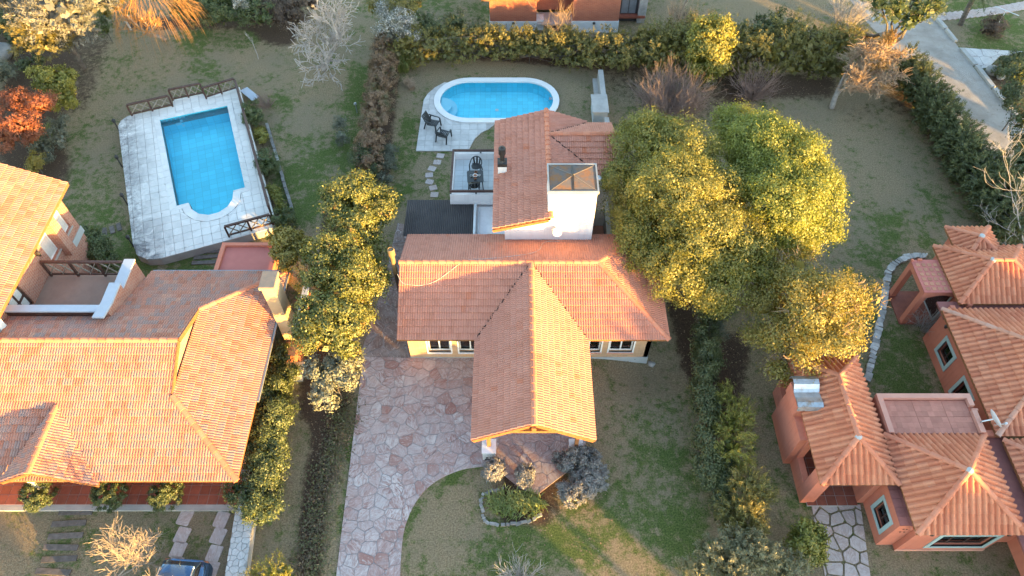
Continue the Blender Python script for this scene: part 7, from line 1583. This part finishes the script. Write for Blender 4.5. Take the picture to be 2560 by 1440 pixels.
bare_shrub('bare_shrub', 'grey leafless bush against the rear porch of the salmon house', g0(2310, 820), 45, 0.9, 0.8, 'twig_grey', seed=5, width=0.3)
bare_shrub('bare_shrub', 'grey leafless shrub beside the pine trunk at the top', g0(2105, 65), 90, 2.0, 0.8, 'twig_grey', seed=6, width=0.5)
bare_shrub('bare_shrub', 'tall tan leafless shrub sticking up from the hedge before the red brick house', g0(1392, 128), 40, 2.6, 0.28, 'twig_tan', seed=7, width=0.25)
bare_shrub('bare_shrub', 'tan leafless shrub between the upper hedge and the pale bare tree', g0(1690, 110), 70, 2.2, 0.6, 'twig_tan', seed=8, width=0.6)
bare_shrub('dry_twigs', 'dry pale twigs sprouting by the box ball under the porch gable', g0(128, 1228), 9, 0.9, 0.8, 'twig_tan', seed=9, width=0.08, cat='plant')
# pine and palm at the top right
p_ = plant('pine_tree', 'leaning pine with open dark green crown beside the dirt road', 'tree', [BL(*q) for q in ((2240, 25, 4.6, 46), (2300, 30, 4.4, 46), (2270, 55, 4.0, 36), (2335, 10, 4.6, 34), (2200, 5, 4.8, 40), (2290, -15, 5.0, 46))], 'lf_green', 210, 30, 0.22, 0.19, 0.02, base=tuple(W(2166, 86)), trunk=0.14, spray=0.4, bias=0.5, thick=0.35)
PM = thing('palm_tree', 'palm with slanting dark trunk crossing the stepping path', 'palm', tuple(W(2400, 62)))
pb, pt = W(2400, 62), W(2440, -20, 2.8); q = MB(); q.tube([pb, pb.lerp(pt, 0.3), pb.lerp(pt, 0.7), pt], [0.17, 0.14, 0.14, 0.2], 8)
for k in range(14): c = pb.lerp(pt, (k+0.5)/14); q.lathe((c.x, c.y, c.z), [(0.15, -0.03), (0.19, 0.04), (0.15, 0.06)], 7)
q.build('trunk', 'bark', PM)
for k in range(26):
    a = rng.uniform(0, 6.283); d = Vector((math.cos(a), math.sin(a), 0)); up_ = rng.uniform(-0.2, 0.9); q = MB(); s = Vector((-d.y, d.x, 0)); L = 1.0
    ctrp = [pt+d*L*t+Vector((0, 0, up_*L*t-0.8*L*t*t)) for t in (0.1, 0.4, 0.7, 1.0)]
    for i in range(3):
        for j in (-1, 1):
            for m in range(4):
                c = ctrp[i].lerp(ctrp[i+1], m/4); e = c+s*j*0.32+d*0.15-Vector((0, 0, 0.12)); q.add([c, c+d*0.05, e], [(0, 1, 2)])
    q.build('frond', 'lf_green', PM)
# ground cover of the shaded bed, garden bits
spots = []
V = []
for (a, c, w, n) in (((870, 1010), (800, 1250), 36, 2600), ((800, 1250), (770, 1440), 40, 1800), ((830, 960), (870, 1000), 26, 500)):
    for _ in range(n):
        t = rng.uniform(); x = a[0]+(c[0]-a[0])*t+rng.normal()*w*0.55; y = a[1]+(c[1]-a[1])*t+rng.normal()*14; p = W(x, y); V.append((p.x, p.y, abs(rng.normal())*0.14+0.02))
V = np.array(V); me = leaf_mesh('ground_cover', leaf_quads(V, np.tile([0, 0, 1.0], (len(V), 1)), 0.10, 0.05), 'lf_bed'); tag(link('ground_cover', me), 'low brown and green ground cover in the bed beside the driveway', None, None, 'stuff')
n = 9000; c_ = np.array([tuple(W(x, y))[:2] for x, y in ((1720, 640), (1700, 250), (1950, 600), (880, 700), (2100, 280), (1800, 900), (300, 130), (950, 250), (1300, 160), (1320, 1190), (700, 1100), (150, 350))])
k_ = rng.integers(0, len(c_), n); P_ = np.concatenate([c_[k_]+rng.normal(size=(n, 2))*2.2, np.full((n, 1), 0.012)], 1); P_[7000:, :2] = np.stack([rng.uniform(-24, 24, 2000), rng.uniform(6, 42, 2000)], 1)
ok = np.ones(n, bool)
for bx_ in boxes: ok &= ~((P_[:, 0] > bx_[0]) & (P_[:, 0] < bx_[1]) & (P_[:, 1] > bx_[2]) & (P_[:, 1] < bx_[3]))
for poly in ([PL(*p)[:2] for p in deck_ab], stad(LO, RO+0.02), drv, rd, patio): ok &= ~in_poly(poly, P_[:, 0], P_[:, 1])
P_ = P_[ok]; me = leaf_mesh('fallen_leaves', leaf_quads(P_, np.tile([0, 0, 2.5], (len(P_), 1)), 0.075, 0.05), 'lf_beech'); tag(link('fallen_leaves', me), 'brown fallen leaves scattered over the lawns', None, None, 'stuff')
def rock(name, label, px, py, r, cat='boulder', sq=0.7):
    p = W(px, py); q = MB(); vs = []; fs = []; n, m = 10, 7; ph = [random.uniform(0, 6) for _ in range(6)]
    for j in range(m+1):
        for k in range(n):
            a = 2*math.pi*k/n; b_ = math.pi*j/m-math.pi/2; rr = r*(1+0.13*math.sin(2*a+ph[0])*math.cos(b_)+0.12*math.sin(3*a+2*b_+ph[1])+0.08*math.sin(5*b_+ph[2])); vs.append((p.x+rr*math.cos(a)*math.cos(b_), p.y+rr*math.sin(a)*math.cos(b_), r*sq*0.55+rr*sq*math.sin(b_)))
    for j in range(m):
        for k in range(n): fs.append((j*n+k, j*n+(k+1) % n, (j+1)*n+(k+1) % n, (j+1)*n+k))
    q.add(vs, fs); return tag(q.build(name, 'boulder', smooth=True), label, cat)
rock('boulder', 'big rounded grey boulder at the left edge below the juniper', 5, 140, 0.85)
rock('boulder', 'pale boulder beside the low clipped hedge at the road', 2478, 182, 0.42)
rock('boulder', 'small grey boulder half under the shrubs right of the pale one', 2500, 195, 0.28)
rock('boulder', 'small grey stone at the foot of the middle house plinth', 1628, 912, 0.16)
GL = thing('garden_lamp', 'thin grey lamp post standing in the left lawn near the brown hedge', 'lamp', g0(893, 282)); c = W(893, 282)
q = MB(); q.lathe((c.x, c.y, 0), [(0.03, 0), (0.03, 0.6)], 8); q.build('post', 'galv', GL); q = MB(); q.lathe((c.x, c.y, 0.6), [(0.07, 0), (0.10, 0.05), (0.07, 0.14), (0.02, 0.16)], 8); q.build('lamp_head', 'galv', GL)
GP = thing('garden_post', 'short grey post leaning on the lawn beside the willow', 'post', g0(328, 76)); q = MB(); a = W(328, 76); q.bar(a, a+Vector((-0.12, 0.1, 0.55)), 0.12, 0.12); q.build('post', 'galv', GP); q = MB(); q.bar(a+Vector((-0.13, 0.11, 0.55)), a+Vector((-0.14, 0.12, 0.60)), 0.16, 0.16); q.build('cap', 'concrete', GP)
CS = thing('metal_pole', 'pale metal pole with a crossbar behind the round bush in the top right lawn', 'pole', g0(2495, 45)); c = W(2495, 60)
q = MB(); q.tube([c, c+Vector((0, 0, 1.0))], 0.03, 6); q.build('post', 'pipe_white', CS); q = MB(); q.tube([c+Vector((-0.5, 0.5, 1.0)), c+Vector((0.6, -0.6, 1.0))], 0.025, 6); q.build('crossbar', 'pipe_white', CS)

# ============================================================ THE TREE BELT TOWARDS THE SUN, unseen, heights and gaps shaped for its shade
az = np.array(SUN_AZ); az = az/np.linalg.norm(az); pr = np.array([-az[1], az[0]])
def belt_top(l):
    for (a, c, h) in BELT:
        if a <= l < c: return h
    return 3.0
BELT = [(-40, -6, 3.7), (-6, 7.2, 4.2), (7.2, 9.75, 0.0), (9.75, 10.0, 3.8), (10.0, 15.2, 4.4), (15.2, 22, 6.0), (22, 41.0, 6.0), (41.0, 43.2, 0.5), (43.2, 44.6, 6), (44.6, 47.3, 0.5), (47.3, 70, 6)]
n = 56000; l = rng.uniform(-32, 62, n); tops = np.array([belt_top(x) for x in l]); tops = tops+np.where(tops > 1.8, 0.35*np.sin(l*2.3)+0.25*np.sin(l*5.1+1), 0)
k = tops > 0.2; l, tops = l[k], tops[k]; z = tops*np.sqrt(rng.uniform(0, 1, len(l))); s = 35+rng.uniform(-1.5, 1.5, len(l))
P = np.stack([az[0]*s+pr[0]*l, az[1]*s+pr[1]*l, z], 1)
Q = leaf_quads(P, unit(rng.normal(size=P.shape)), 0.60, 0.36)
tk = lambda l_, s_, z_: (az[0]*s_+pr[0]*l_, az[1]*s_+pr[1]*l_, z_)
Q = np.concatenate([Q, np.array([tk(8.20, 35, 0), tk(8.42, 35, 0), tk(8.42, 35, 4), tk(8.20, 35, 4), tk(8.31, 34.9, 0), tk(8.31, 35.1, 0), tk(8.31, 35.1, 4), tk(8.31, 34.9, 4)])])  # upright quads added in the gap to cast a dark line on the lawn
o = link('shade_tree_belt', leaf_mesh('shade_tree_belt', Q, 'lf_dark')); tag(o, 'unseen belt of dark trees towards the sun, shaped to shade the gardens', None, None, 'stuff')
